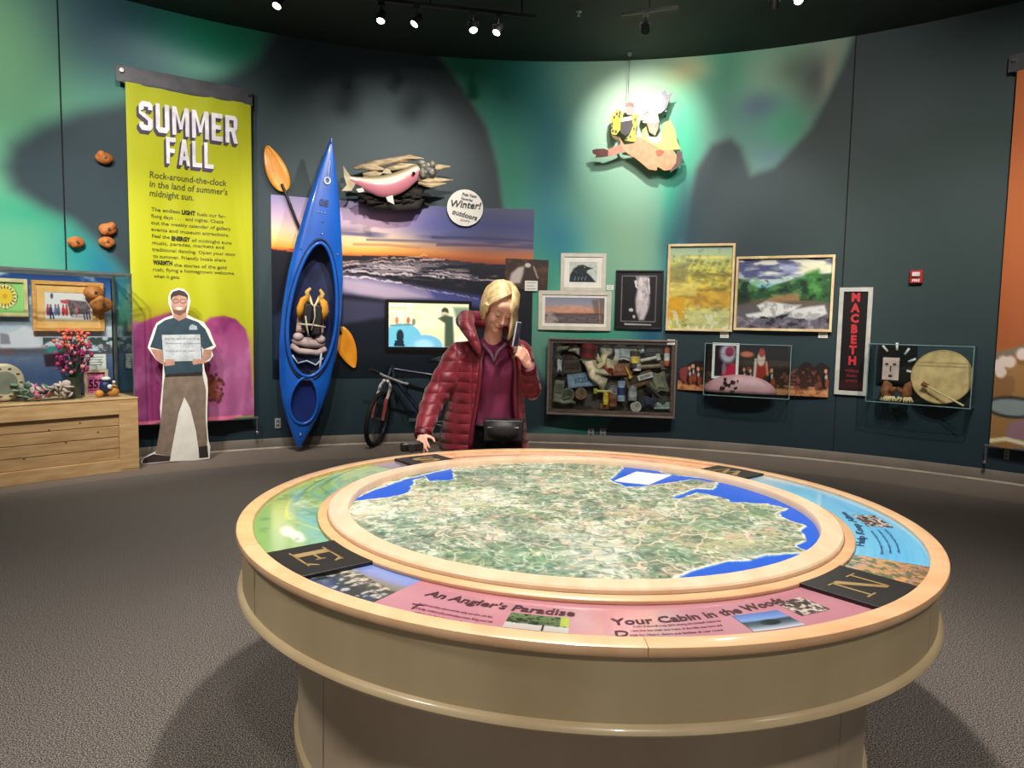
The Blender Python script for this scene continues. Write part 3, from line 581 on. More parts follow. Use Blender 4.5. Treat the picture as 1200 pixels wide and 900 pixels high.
# --- sunset mural panel, follows the curve of the wall
t0, t1 = theta(wall(318, 300)), theta(wall(625, 300)); sz1, sz0 = 2.88, .80
def SU(px, py): p = wall(px, py); return ((theta(p)-t0)/(t1-t0), (sz1-p.z)/(sz1-sz0))
def sunset():
    c = Cv(330, 190, asp=(t1-t0)*CRAD/(sz1-sz0)); hz = .29+.03*c.U+.01*np.sin(c.U*9)
    V = c.V/hz
    L = [(0, (150, 140, 190)), (.35, (206, 176, 206)), (.6, (244, 216, 190)), (.8, (250, 214, 140)), (.93, (248, 176, 70)), (1, (206, 104, 50))]
    R = [(0, (24, 30, 84)), (.3, (34, 44, 110)), (.55, (84, 80, 120)), (.72, (150, 110, 110)), (.88, (196, 110, 60)), (1, (150, 70, 44))]
    def gr(st): xs = [a for a, _ in st]; return np.stack([np.interp(V, xs, [k[i] for _, k in st]) for i in range(3)], -1)
    t = np.clip((c.U-.32)/.5, 0, 1)[..., None]; t = t*t*(3-2*t); c.a = gr(L)*(1-t)+gr(R)*t
    n = c.fbm(3, 16, 4, 4)
    c.mix((60, 60, 110), np.clip((n-.55)*6, 0, 1)*np.exp(-((V-.62)/.14)**2)*.75*(c.U > .2)); c.mix((236, 170, 206), np.exp(-((c.U-.45)/.12)**2-((V-.25)/.2)**2)*.7)
    c.mix((60, 74, 150), np.exp(-((c.U-.62)/.14)**2-((V-.35)/.3)**2)*.6)
    for a, b, y, col in [(.35, .75, .70, (92, 84, 112)), (.6, 1, .60, (44, 46, 96)), (.3, .55, .80, (196, 130, 90)), (.62, 1, .74, (70, 60, 96))]: c.line([(a, y*.3), ((a+b)/2, y*.3-.006), (b, y*.3+.003)], .008, col, .7)
    land = (c.V > hz)
    g2 = [(0, (26, 26, 40)), (.4, (18, 22, 34)), (.6, (16, 24, 38)), (1, (10, 24, 32))]
    W = (c.V-hz)/(1-hz); G = np.stack([np.interp(W, [a for a, _ in g2], [k[i] for _, k in g2]) for i in range(3)], -1); c.a = np.where(land[..., None], G, c.a)
    q = lambda l: [SU(x, y) for x, y in l]
    lav = (176, 160, 190)
    for pl, col, al in [([(400, 322), (440, 326), (480, 334), (520, 342), (575, 352), (590, 362), (520, 352), (456, 350), (425, 346), (400, 344)], (150, 140, 184), .95), ([(400, 326), (430, 330), (470, 338), (500, 348), (452, 350), (420, 345), (400, 338)], (206, 186, 206), .8),
                        ([(500, 338), (560, 346), (590, 356), (590, 366), (548, 358), (510, 350)], (56, 66, 140), .8), ([(400, 350), (452, 354), (452, 372), (400, 380)], (96, 92, 130), .6), ([(320, 372), (345, 350), (345, 430), (320, 420)], (60, 76, 110), .5)]: c.poly(q(pl), col, al, .02)
    for l, w, col, al in [([(400, 312), (430, 308), (470, 306), (520, 304)], .010, (232, 196, 190), .8), ([(398, 318), (440, 314), (490, 318), (540, 326), (585, 330)], .008, (220, 206, 220), .85), ([(400, 308), (440, 303), (480, 302), (500, 300)], .006, (240, 196, 160), .7), ([(410, 318), (450, 322), (495, 322), (520, 326)], .009, (236, 216, 220), .9),
                          ([(430, 312), (470, 312), (515, 318), (560, 326)], .006, (206, 190, 206), .8), ([(400, 324), (430, 326), (470, 332)], .008, (240, 226, 226), .9), ([(470, 310), (520, 309), (525, 311)], .004, (190, 170, 180), .7), ([(320, 292), (345, 294)], .006, (190, 60, 40), .8), ([(450, 328), (500, 340), (560, 350)], .005, (200, 190, 214), .7)]:
        nrm = c.fbm(34, 20, 7, 3); U0 = c.U; V0 = c.V; c.V = V0+(nrm-.5)*.030; c.line(q(l), w*.62, col, al*(.45+.55*(nrm > .42))); c.V = V0
    c.mix((225, 206, 206), land*(np.exp(-((W-.11)/.08)**2))*np.clip((c.fbm(9, 60, 21, 4)-.55)*9, 0, 1)*.6*(c.U > .25)*(c.U < .9)); return c
sm = grid('sunset_mural', sunset(), arcmap(t0, t1, sz0, sz1, .006), gloss_m)
tag(sm, 'wide sunset photograph panel over a dark frozen river, behind the kayak and screen', 'mural')
# --- video screen
def tv(c):
    c.grad([(0, (236, 232, 190)), (.5, (240, 238, 196)), (1, (220, 224, 190))]); c.mix((206, 206, 150), (c.fbm(8, 8, 3) > .56)*.35); c.mix((250, 250, 226), np.clip((c.fbm(5, 5, 8)-.5)*5, 0, 1)*.6)
    c.ell(.17, .82, .24, .36, (110, 190, 214), 1, .1); c.ell(.45, .98, .22, .26, (120, 190, 220), 1, .1); c.ell(.44, .95, .12, .12, (176, 224, 240), .8, .5)
    c.ell(.14, .76, .045, .15, (30, 44, 56), 1, .2); c.poly([(.06, 1), (.08, .86), (.18, .84), (.2, 1)], (26, 40, 60))
    c.ell(.70, .18, .045, .09, (60, 70, 50), 1, .3); c.ell(.69, .24, .05, .05, (206, 190, 160), 1, .3); c.poly([(.61, .34), (.7, .26), (.8, .3), (.82, 1), (.7, 1), (.7, .45)], (70, 86, 66), 1, .03); c.poly([(.8, .08), (1, .08), (1, .5), (.86, .5)], (96, 130, 104), .8, .05)
    c.line([(.02, .12), (.5, .13)], .008, (150, 150, 110), .7); c.line([(.2, .02), (.2, .5)], .008, (160, 160, 120), .6)
    for k in range(4): c.ell(.1+.07*k, .40+.03*(k % 2), .022, .08, [(206, 110, 90), (230, 220, 200), (190, 90, 70), (120, 120, 110)][k], .9, .4)
    c.line([(.02, .52), (.3, .49)], .02, (90, 130, 120), .8)
f, w, h = rectfr(452, 352, 552, 410, .03); e = f.empty('video_screen', 'black framed video screen playing a bright clip behind the woman', 'screen')
MB().box((0, 0, 0), (w, .05, h)).build('housing', black_m, e, bevel=.004); barframe(w, h, .035, .012, -.024).build('bezel', mat('bezel', (10, 10, 12), .3), e)
c = Cv(100, 60); tv(c); grid('display', c, flat(w-.07, h-.07, -.0265), attr_mat('lit_screen', .3, emit=.42), e)
# --- pictures
wfm = mat('white_frame', (214, 208, 194), .5, col2=(200, 194, 180)); wfm2 = mat('pale_wood_frame', (226, 206, 176), .45, col2=(206, 180, 146), stretch=(1, 1, 8))
gfm = mat('gold_pine_frame', (232, 212, 168), .4, col2=(206, 172, 120), scale=5)
def raven(c):
    c.mix((196, 206, 196), c.U*0+1); c.mix((150, 170, 160), (c.fbm(12, 10, 2) > .55)*.4)
    c.poly([(.02, 1), (.04, .62), (.16, .34), (.34, .16), (.5, .14), (.66, .24), (.86, .3), (.66, .40), (.62, .5), (.8, .74), (.96, 1)], (26, 34, 42), 1, .02); c.mix((70, 88, 100), (c.fbm(14, 14, 5) > .6)*(c.V > .3)*(c.V < .9)*(c.U > .1)*(c.U < .7)*.5*(c.a[..., 0] < 60))
    for k in range(4): c.line([(.2+.12*k, .9), (.24+.12*k, .72)], .02, (150, 170, 176), .7)
    c.ell(.55, .25, .02, .02, (200, 200, 190), 1, .3)
picture('small white framed painting of a black raven head', (657, 297, 710, 341), .045, wfm, raven, (36, 28), mat_w=.06)
def dusk(c):
    c.grad([(0, (130, 140, 170)), (.3, (160, 150, 160)), (.5, (214, 150, 116)), (.58, (200, 134, 104)), (.62, (96, 84, 92)), (.8, (116, 100, 104)), (1, (96, 84, 84))]); n = c.fbm(10, 12, 3, 4); c.mix((220, 170, 140), (n > .55)*(c.V > .3)*(c.V < .6)*.5)
    c.poly([(0, .62), (.12, .5), (.2, .7), (.24, 1), (0, 1)], (160, 146, 140), 1, .03); c.poly([(.78, .1), (1, 0), (1, 1), (.92, 1), (.84, .6)], (104, 88, 80), .75, .06); c.line([(.9, .1), (.93, .95)], .02, (190, 150, 120), .8); c.mix((60, 56, 66), (n < .42)*(c.V > .6)*.5)
picture('long white framed landscape of a lake at dusk below the raven painting', (631, 341, 716, 387), .05, wfm, dusk, (70, 34), mat_w=.03)
def falls(c):
    c.mix((22, 20, 24), c.U*0+1); c.line([(.11, .07), (.88, .07), (.88, .88), (.11, .88), (.11, .07)], .008, (150, 150, 150), .8)
    c.poly([(.42, .08), (.70, .08), (.72, .3), (.74, .55), (.7, .7), (.62, .86), (.52, .86), (.44, .7), (.42, .5), (.46, .3)], (196, 186, 190), 1, .03); c.mix((230, 224, 226), c.pm([(.5, .1), (.62, .1), (.6, .6), (.5, .6)], .05)*.8*(c.fbm(14, 6, 3) > .45)); c.mix((90, 84, 92), (c.fbm(16, 8, 6) > .6)*.35*(c.a[..., 0] > 100))
    c.poly([(.38, .15), (.44, .16), (.46, .3), (.42, .28)], (220, 216, 216)); c.line([(.7, .12), (.73, .38)], .012, (220, 216, 216)); c.ell(.33, .68, .05, .03, (206, 200, 200), 1, .3); c.ell(.4, .8, .03, .03, (180, 176, 180), 1, .3)
    c.line([(.2, .935), (.78, .94)], .012, (210, 206, 206), .9)
picture('black poster with a pale waterfall column on it and a white line of print', (721, 317, 777, 386), .02, mat('black_frame', (14, 14, 16), .35), falls, (56, 70))
def yellow(c):
    c.grad([(0, (140, 170, 160)), (.14, (176, 190, 130)), (.3, (160, 160, 70)), (.5, (176, 150, 60)), (.68, (206, 170, 50)), (.75, (196, 190, 110)), (1, (170, 176, 100))]); n = c.fbm(6, 22, 3, 4); n2 = c.fbm(16, 16, 5, 4)
    c.mix((236, 220, 90), np.clip((n-.52)*6, 0, 1)*(c.V > .12)*.7); c.mix((110, 100, 50), np.clip((.46-n)*6, 0, 1)*(c.V > .15)*.7); c.mix((84, 96, 90), np.clip((n2-.58)*6, 0, 1)*.4)
    for x, y, u, v, col, al in [(0, .22, .3, .45, (120, 116, 84), .45), (0, .62, .27, .88, (206, 150, 30), .8), (.3, .78, 1, 1, (190, 196, 140), .6), (.3, .55, 1, .74, (190, 140, 50), .5), (0, .44, .45, .6, (226, 220, 130), .5)]: c.poly([(x, y), (u, y), (u, v), (x, v)], col, al, .02)
    for k in range(7): c.line([(.3+.1*k, .3), (.38+.1*k, .17)], .012, (206, 206, 100), .6)
    c.mix((206, 214, 206), (c.fbm(20, 12, 9, 2) > .62)*(c.V > .78)*.7)
picture('tall yellow and ochre patchwork landscape painting in a thin pale frame', (782, 286, 860, 388), .028, gfm, yellow, (74, 96), d=.05)
def river(c):
    c.grad([(0, (70, 76, 110)), (.2, (150, 160, 180)), (.33, (190, 210, 214)), (.4, (120, 190, 204)), (.44, (60, 90, 70)), (.6, (96, 84, 70)), (.75, (90, 90, 96)), (1, (96, 92, 106))]); n = c.fbm(5, 14, 4, 3); n2 = c.fbm(14, 14, 8, 4)
    c.mix((226, 228, 214), np.clip((n-.5)*9, 0, 1)*(c.V < .32)*.9); c.mix((66, 70, 120), np.clip((.44-n)*9, 0, 1)*(c.V < .3)*.8); c.poly([(.62, .14), (.74, .06), (.9, .05), (1, .1), (1, .2), (.7, .22)], (226, 226, 190), .8, .04)
    c.poly([(.44, 0.07), (.6, .1), (.68, .18), (.5, .22)], (150, 160, 200), .8, .03)
    c.poly([(0, .28), (.1, .33), (.22, .42), (.3, .44), (.4, .38), (.6, .3), (.75, .24), (1, .22), (1, .62), (.72, .58), (.45, .56), (0, .6)], (40, 84, 50), 1, .02); c.poly([(0, .3), (.12, .3), (.14, .62), (0, .66)], (26, 50, 36), .9, .04); c.poly([(.72, .22), (.86, .16), (.9, .3), (.92, .6), (.76, .56)], (50, 116, 44), .9, .04)
    c.mix((100, 160, 96), np.clip((n2-.55)*8, 0, 1)*(c.V > .26)*(c.V < .58)*.6); c.mix((16, 34, 24), np.clip((.44-n2)*8, 0, 1)*(c.V > .28)*(c.V < .6)*.7); c.poly([(.4, .53), (.66, .49), (.68, .6), (.3, .62)], (170, 124, 84), .8, .03)
    c.poly([(.22, .67), (.32, .61), (.46, .63), (.6, .66), (.7, .66), (.6, .75), (.44, .82), (.3, .86), (.12, .84), (.1, .8), (.28, .76)], (216, 218, 216), 1, .02); c.poly([(.62, .72), (.8, .68), (.94, .66), (.97, .78), (.84, .86), (.7, .86), (.56, .82)], (206, 208, 208), 1, .02)
    c.mix((30, 30, 44), np.clip((.45-n2)*9, 0, 1)*(c.V > .82)*.8); c.mix((150, 140, 160), np.clip((n2-.58)*9, 0, 1)*(c.V > .82)*.8); c.mix((130, 132, 136), np.clip((n2-.5)*9, 0, 1)*(c.V > .6)*(c.V < .86)*.6*(c.a[..., 0] > 190)); c.poly([(.24, .86), (.3, .82), (.38, .86)], (30, 34, 44)); c.poly([(.42, .84), (.5, .8), (.58, .8), (.5, .86)], (30, 30, 44))
picture('wide painting of a white river rushing through green forest in a thin pale frame', (862, 300, 977, 388), .028, gfm, river, (112, 84), d=.05)
def bear(c):
    c.grad([(0, (50, 36, 32)), (.6, (70, 48, 40)), (1, (56, 40, 36))]); c.mix((120, 80, 56), np.clip((c.fbm(8, 5, 3)-.5)*5, 0, 1)*.5); c.poly([(.12, .8), (.16, .48), (.3, .26), (.45, .2), (.56, .14), (.66, .2), (.74, .5), (.82, .86), (.7, .92), (.62, .7), (.5, .95), (.4, .6)], (60, 46, 42), 1, .03)
    c.poly([(.1, .84), (.14, .5), (.3, .28), (.44, .24), (.42, .5), (.36, .8)], (196, 186, 180), 1, .05); c.ell(.52, .2, .07, .07, (214, 200, 190), 1, .3); c.line([(.66, .25), (.76, .6)], .03, (190, 170, 160), .8)
f, e, w, h = picture('unframed photograph of a pale furry animal, slightly tilted, above the white caption card', (592, 304, 642, 339), .0, None, bear, (50, 36), name='photo_print', tilt=math.radians(1.5))
# --- tall framed theatre poster with vertical red lettering
f, e, w, h = picture('tall narrow black poster in a white frame with red letters running down it', (981, 337, 1020, 463), .045, mat('silver_frame', (196, 196, 190), .4, col2=(176, 176, 170)), lambda c: (c.mix((16, 12, 14), c.U*0+1), c.mix((70, 14, 22), c.pm([(.02, .90), (.98, .90), (.98, .97), (.02, .97)])*.6)), (16, 60))
for i, ch in enumerate('MACBETH'): text(ch, .125, red_ink, e, (0, -.0135, h*(.375-.098*i)), bold=.007, align='CENTER', sx=.9)
for i, s_ in enumerate(['William', 'Shake', 'speare']): text(s_, .045, dark_red, e, (0, -.0135, -h*(.285+.045*i)), align='CENTER', bold=.0015)
# --- caption cards
card('white caption card on the lower edge of the tilted animal photograph', (615, 329, 630, 341), off=.03); card('tiny white caption card beside the raven painting', (711, 334, 719, 340)); card('small white caption card on the upper right corner of the box of relics', (782, 398, 791, 404), off=.185)
card('small white caption card under the yellow patchwork painting', (844, 389, 854, 396)); card('small white caption card under the river painting', (959, 389, 970, 396))
# --- round handwritten sign
f, w, h = rectfr(524, 222, 566, 265, .05); e = f.empty('round_sign', 'round white sign with handwritten winter wording between fish and sunset', 'sign')
r = h/2; b = MB(); M = Matrix.Rotation(math.pi/2, 4, 'X'); b.lathe([(0, -.012), (r, -.012), (r, 0), (0, 0)], 48, M); b.build('disc', white_m, e, smooth='auto')
barframe(.001, .001, .0004, .001)
pen = mat('black_marker', (40, 40, 44), .6); pen2 = mat('brown_marker', (130, 90, 80), .6)
rt = (math.pi/2, math.radians(8), 0)
text('Pick Your', .045, pen, e, (.05, -.014, r*.62), rt, bold=.001, align='CENTER'); text('Favorite', .042, pen, e, (.02, -.014, r*.40), rt, bold=.0008, align='CENTER')
text('Winter!', .115, pen, e, (0, -.014, -.0), (math.pi/2, math.radians(3), 0), bold=.002, align='CENTER', shear=.2); text('outdoors', .082, pen, e, (-.01, -.014, -r*.5), (math.pi/2, math.radians(14), 0), bold=.001, align='CENTER', shear=.1); text('activity', .04, pen2, e, (.0, -.014, -r*.74), rt, align='CENTER')
# --- fire alarm strobe, outlets
f, w, h = rectfr(1067, 317, 1082, 332); e = f.empty('fire_alarm', 'small red fire alarm strobe alone high on the right wall', 'alarm')
MB().box((0, -.025, 0), (w, .05, h)).build('housing', mat('alarm_red', (176, 26, 34), .4), e, bevel=.005); MB().box((0, -.06, h*.18), (w*.62, .03, h*.34)).build('strobe_lens', mat('strobe_lens', (236, 226, 224), .2), e, bevel=.006); text('FIRE', .04, white_ink, e, (0, -.0506, -h*.4), align='CENTER', bold=.001)
for box, lab in (((322, 490, 329, 502), 'small wall outlet between the lime banner and the kayak'), ((689, 502, 696, 512), 'left one of two grey wall outlets under the box of relics'), ((703, 502, 710, 512), 'right one of two grey wall outlets under the box of relics'), ((1177, 527, 1183, 538), 'grey wall outlet under the orange banner')):
    f, w, h = rectfr(*box); e = f.empty('power_outlet', lab, 'outlet'); MB().box((0, -.004, 0), (w, .008, h)).build('cover_plate', mat('outlet_grey', (150, 150, 150), .5), e, bevel=.002)
    b = MB(); b.box((0, -.0095, h*.2), (w*.45, .003, h*.22)); b.box((0, -.0095, -h*.2), (w*.45, .003, h*.22)); b.build('socket', mat('socket_dark', (84, 84, 84), .5), e)
# --- banners
def cloth_y(U, V, k, ph, amp): return -amp*((np.sin(U*k+ph+V*1.7)*.4+np.sin(U*k*2.3+ph*2-V*2.2)*.2)*(0.25+V)+np.sin(U*31+np.sin(V*5)*2.2)*.10*(.3+V)+np.exp(-((U-.93+.06*np.sin(V*7))/.03)**2)*.22*(V > .1)*V)
def banner(label, fr, x0, x1, ztl, ztr, zb, res, paint, amp, lab2):
    e = fr.empty('hanging_banner', label, 'banner'); c = Cv(*res, asp=(x1-x0)/(ztl-zb)); paint(c)
    o = grid('banner_cloth', c, lambda U, V: (x0+(x1-x0)*U, cloth_y(U, V, 9, .4, amp)+0*U, (ztl+(ztr-ztl)*U)*(1-V)+zb*V), attr_mat('banner_fabric', .6, spec=.3), e)
    b = MB(); bx0, bx1 = x0-.08, x1+.02; b.box(((bx0+bx1)/2, .015, (ztl+ztr)/2+.075), (bx1-bx0, .012, .16)); b.build('top_bar', mat('bar_grey', (84, 84, 90), .5, metal=.5), e, bevel=.002)
    for sx in (bx0+.05, bx1-.04):
        q = MB(); q.lathe([(0, -.02), (.02, -.02), (.022, 0), (.022, .05), (0, .05)], 14, Matrix.Translation((sx, .0, (ztl+ztr)/2+.1)) @ Matrix.Rotation(-math.pi/2, 4, 'X')); q.build('standoff_bolt', chrome, e, smooth='auto')
    MB().tube([(x0-.02, .01, ztl-.005), (x1+.02, .01, ztr-.005)], .014).build('upper_rod', grey_metal, e)
    MB().tube([(x0-.04, .012, zb), (x1+.04, .012, zb)], .016).build('lower_rod', grey_metal, e)
    for sx in (x0-.03, x1+.03): MB().tube([(sx, .012, zb), (sx, .012, zb-.16)], .010).build('rod_bracket', grey_metal, e); MB().ball((sx, .0, zb-.165), .02).build('bracket_knob', chrome, e, smooth=True)
    return e, o
fb = Fr(wall(222, 300, .16), theta(wall(222, 300)))
xa, xb = fb.p(152, 300)[0], fb.p(296, 300)[0]; zt = (fb.p(146, 95)[1]+fb.p(292, 122)[1])/2; zb_ = fb.p(230, 494)[1]
BN = (xa, xb, zt, zb_)
def lime(c):
    c.grad([(0, (160, 166, 22)), (.3, (184, 188, 24)), (.6, (176, 180, 26)), (1, (160, 164, 28))])
    q = lambda l: [((fb.p(x, y)[0]-xa)/(xb-xa), (zt-fb.p(x, y)[1])/(zt-zb_)) for x, y in l]
    mg = (150, 62, 116)
    c.poly(q([(148, 376), (165, 378), (180, 372), (200, 366), (214, 374), (230, 392), (238, 380), (246, 372), (262, 370), (276, 374), (288, 386), (292, 400), (294, 430), (300, 496), (290, 500), (150, 500)]), mg, 1, .006)
    c.poly(q([(240, 420), (262, 396), (292, 400), (300, 440), (298, 496), (236, 496)]), (176, 104, 150), .7, .06); c.poly(q([(155, 380), (190, 375), (190, 496), (155, 498)]), (120, 40, 92), .55, .08)
    n = c.fbm(5, 12, 3, 4); c.mix((196, 130, 176), np.clip((n-.55)*5, 0, 1)*.5*(c.a[..., 2] > 70)); c.mix((104, 30, 80), np.clip((.42-n)*6, 0, 1)*.5*(c.a[..., 2] > 70))
    c.ell(*q([(240, 452)])[0], .09, .035, (176, 110, 60), 1, .5)
    rr = random.Random(3)
    for k in range(26):
        a = rr.uniform(-1.5, 1.7); d = rr.uniform(8, 24); x, y = 243+d*math.cos(a)*.8, 452+d*math.sin(a)*1.15; p0, p1 = q([(243, 452), (x, y)]); c.line([p0, p1], .0035, (120, 60, 40), .8); c.ell(p1[0], p1[1], .014, .0065, (90, 40, 40), 1, .4)
    c.line(q([(153, 497), (282, 488)]), .006, (236, 120, 150), .9); c.line([(.86, .997), (1, .997)], .006, (150, 160, 60))
e, bo = banner('tall lime green hanging banner with summer wording and a pink flower', fb, xa, xb, zt, zt, zb_, (120, 330), lime, .04, '')
def bt(body, px0, py0, px1, size, m, dy=0, bold=0, lh=1, name='lettering', sx=None, shear=0):
    x, z = fb.p(px0, py0); x1 = fb.p(px1, py0)[0]
    def w(a, b, cc):
        X = x+a; Z = z+b; U = (X-xa)/(xb-xa); V = (zt-Z)/(zt-zb_); return (X, float(cloth_y(U, V, 9, .4, .04))-.004-cc+dy, Z)
    return text(body, size, m, bo, fit=(x1-x) if px1 else None, warp=w, bold=bold, ext=.0008, name=name, shear=shear)
shadow_ink = mat('plum_ink', (70, 56, 90), .6); bw = mat('banner_white', (240, 238, 244), .5); oi = mat('olive_ink', (84, 84, 20), .6); oi2 = mat('dark_olive_ink', (40, 42, 16), .6)
BL = {'S': [[(0, .62), (.22, .72), (.22, .86), (0, .86)], [(.0, .86), (.14, 1), (.5, 1), (.62, .9), (.62, .8), (.42, .82), (.22, .82), (.2, .8)], [(0, .66), (.22, .6), (.62, .4), (.62, .3), (.40, .34), (0, .56)], [(.40, .12), (.62, .12), (.62, .38), (.40, .42)], [(0, .12), (.12, 0), (.5, 0), (.62, .12), (.62, .18), (0, .18)], [(0, .12), (.2, .12), (.2, .28), (0, .26)], [(.42, .72), (.62, .72), (.62, .88), (.42, .88)]],
 'U': [[(0, .12), (.2, .12), (.2, 1), (0, 1)], [(.42, .12), (.62, .12), (.62, 1), (.42, 1)], [(0, .14), (.12, 0), (.5, 0), (.62, .14), (.62, .19), (0, .19)]],
 'M': [[(0, 0), (.18, 0), (.18, 1), (0, 1)], [(.62, 0), (.80, 0), (.80, 1), (.62, 1)], [(.1, 1), (.20, 1), (.48, .22), (.34, .22)], [(.60, 1), (.70, 1), (.46, .22), (.32, .22)]],
 'E': [[(0, 0), (.2, 0), (.2, 1), (0, 1)], [(.19, 0), (.55, 0), (.55, .17), (.19, .17)], [(.19, .83), (.55, .83), (.55, 1), (.19, 1)], [(.19, .42), (.48, .42), (.48, .58), (.19, .58)]],
 'R': [[(0, 0), (.2, 0), (.2, 1), (0, 1)], [(.19, .84), (.5, .84), (.62, .88), (.5, 1), (.19, 1)], [(.42, .5), (.62, .54), (.62, .9), (.42, .9)], [(.19, .42), (.5, .42), (.62, .56), (.19, .57)], [(.28, .44), (.48, .44), (.64, 0), (.43, 0)]],
 'F': [[(0, 0), (.2, 0), (.2, 1), (0, 1)], [(.19, .83), (.55, .83), (.55, 1), (.19, 1)], [(.19, .42), (.48, .42), (.48, .58), (.19, .58)]],
 'A': [[(0, 0), (.19, 0), (.43, 1), (.23, 1)], [(.47, 0), (.66, 0), (.43, 1), (.23, 1)], [(.12, .2), (.54, .2), (.50, .35), (.16, .35)]],
 'L': [[(0, 0), (.2, 0), (.2, 1), (0, 1)], [(.19, 0), (.54, 0), (.54, .17), (.19, .17)]]}
BW = {'M': .80, 'E': .55, 'F': .55, 'L': .54, 'A': .66}
def block(word, px0, py0, px1, hgt, m, dx, dz, dy, nm):
    x, z = fb.p(px0, py0); x1 = fb.p(px1, py0)[0]; tot = sum(BW.get(ch, .62)+.14 for ch in word)-.14; k = (x1-x)/tot; cx = x
    b = MB()
    for ch in word:
        for n_, pl in enumerate(BL[ch]):
            q = []
            for u, v in pl: X = cx+u*k+dx; Z = z+v*hgt+dz; q.append((X, float(cloth_y((X-xa)/(xb-xa), (zt-Z)/(zt-zb_), 9, .4, .04))-.004+dy-.0002*n_, Z))
            n = len(q); b.add(q+[(p[0], p[1]-.002, p[2]) for p in q], [tuple(range(n)), tuple(range(2*n-1, n-1, -1))]+[(i, i+n, (i+1) % n+n, (i+1) % n) for i in range(n)])
        cx += (BW.get(ch, .62)+.14)*k
    return b.build(nm, m, bo)
for dx, dz, m_, z_, nm in ((-.022, -.035, shadow_ink, -.003, 'letter_shadow'), (-.011, -.018, shadow_ink, -.003, 'letter_shadow'), (0, 0, bw, -.007, 'title_lettering')):
    block('SUMMER', 163, 152, 278, .285, m_, dx, dz, z_, nm); block('FALL', 195, 191.5, 250, .265, m_, dx, dz, z_, nm)
for i, (s_, a, b_) in enumerate([('Rock-around-the-clock', 175, 265), ("in the land of summer's", 175, 266), ('midnight sun.', 175, 227)]): bt(s_, a, 208+10.8*i, b_, .092, oi, bold=.0012, shear=.1)
LN = [[('The endless', 177, 211), ('fuels our far-', 231, 264)], [('flung days . . . . and nights. Check', 177, 262)], [('out the weekly calendar of gallery', 177, 270)], [('events and museum attractions.', 177, 268)], [('Feel the', 178, 199), ('of midnight suns', 225, 271)], [('music, parades, markets and', 178, 262)], [('traditional dancing. Open your door', 178, 276)],
      [('to summer. Friendly locals share', 179, 264)], [('the stories of the gold', 204, 265)], [('rush, flying a homegrown welcome', 179, 274)], [('when it gets.', 180, 211)]]
for i, segs in enumerate(LN):
    for s_, a, b_ in segs: bt(s_, a, 247+7.8*i+(a-177)*.105, b_, .050, oi, bold=.0004)
bt('LIGHT', 213, 250.8, 229, .060, oi2, -.002, .003); bt('ENERGY', 201, 281.5, 223, .060, oi2, -.002, .003); bt('WARMTH', 179, 309.5, 202, .060, oi2, -.002, .003)
fo = Fr(wall(1195, 300, .12), theta(wall(1250, 300))); oxa = fo.p(1176, 300)[0]; ozt = fo.p(1192, 82)[1]; ozb = fo.p(1170, 524)[1]
def orange(c):
    c.grad([(0, (180, 100, 54)), (.5, (170, 92, 48)), (.72, (158, 86, 46)), (.78, (150, 110, 64)), (1, (140, 104, 60))]); n = c.fbm(9, 14, 4, 4); c.mix((120, 84, 50), (n > .55)*(c.V > .74)*.6)
    def pxu(x, y): a = fo.p(x, y); return ((a[0]-oxa)/1.35, (ozt-a[1])/(ozt-ozb))
    c.poly([(0, .745), (.3, .70), (.6, .66), (1, .66), (1, .69), (.6, .69), (.3, .73), (0, .765)], (120, 110, 96), 1, .004)
    for x, y in [(1168, 428), (1176, 424), (1184, 424), (1173, 436), (1198, 415)]: u, v = pxu(x, y); c.ell(u, v, .035, .016, (214, 196, 186), 1, .3)
    for k in range(5): c.ell(.3+.14*k, .8+.03*(k % 3), .06, .02, [(60, 66, 50), (196, 180, 170), (120, 130, 70), (206, 190, 170), (60, 60, 50)][k], .9, .4)
    u, v = pxu(1182, 477); c.ell(u+.02, v, .17, .030, (40, 44, 44), 1, .15); c.ell(u+.02, v, .15, .022, (122, 134, 134), 1, .2)
    u, v = pxu(1198, 512); c.ell(u, v-.01, .10, .035, (136, 104, 116), 1, .3); c.ell(.7, .93, .2, .04, (150, 110, 120), 1, .3); c.line([(0, .985), (.1, .975), (.25, .985), (.5, .97), (1, .98)], .006, (214, 206, 170))
banner('tall orange hanging banner with a leaf and petal pattern at its foot', fo, oxa, oxa+1.35, ozt, ozt, ozb, (90, 250), orange, .018, '')
# --- box of relics
rb, rw, rh = rectfr(644, 398, 790, 485, .0); rel = rb.empty('display_box', 'shallow brown wall box crowded with old relics, under the landscape picture', 'display box')
bfm = mat('aged_walnut', (88, 72, 64), .5, col2=(64, 50, 44), stretch=(1, 1, 4)); D = .17
barframe(rw, rh, .05, D).build('frame', bfm, rel, bevel=.003); barframe(rw+.02, rh+.02, .022, .02, -D).build('frame_lip', mat('pewter', (130, 120, 114), .4, metal=.4), rel, bevel=.002)
cvb = Cv(60, 36, (58, 48, 40)); cvb.mix((90, 84, 76), (cvb.fbm(10, 8, 3) > .52)*.8); cvb.mix((34, 28, 26), (cvb.fbm(14, 10, 5) > .58)*.8)
grid('back_board', cvb, flat(rw-.06, rh-.06, -.01), print_m, rel); MB().box((0, -D+.012, 0), (rw-.09, .003, rh-.09)).build('pane', glass, rel)
_cm = {}
def cm(col, rough=.6, metal=0):
    k = (col, rough, metal)
    if k not in _cm: _cm[k] = mat('tone_%d_%d_%d_%d' % (*col, int(metal*10)), col, rough, metal, col2=tuple(max(0, int(x*.75)) for x in col), scale=14)
    return _cm[k]
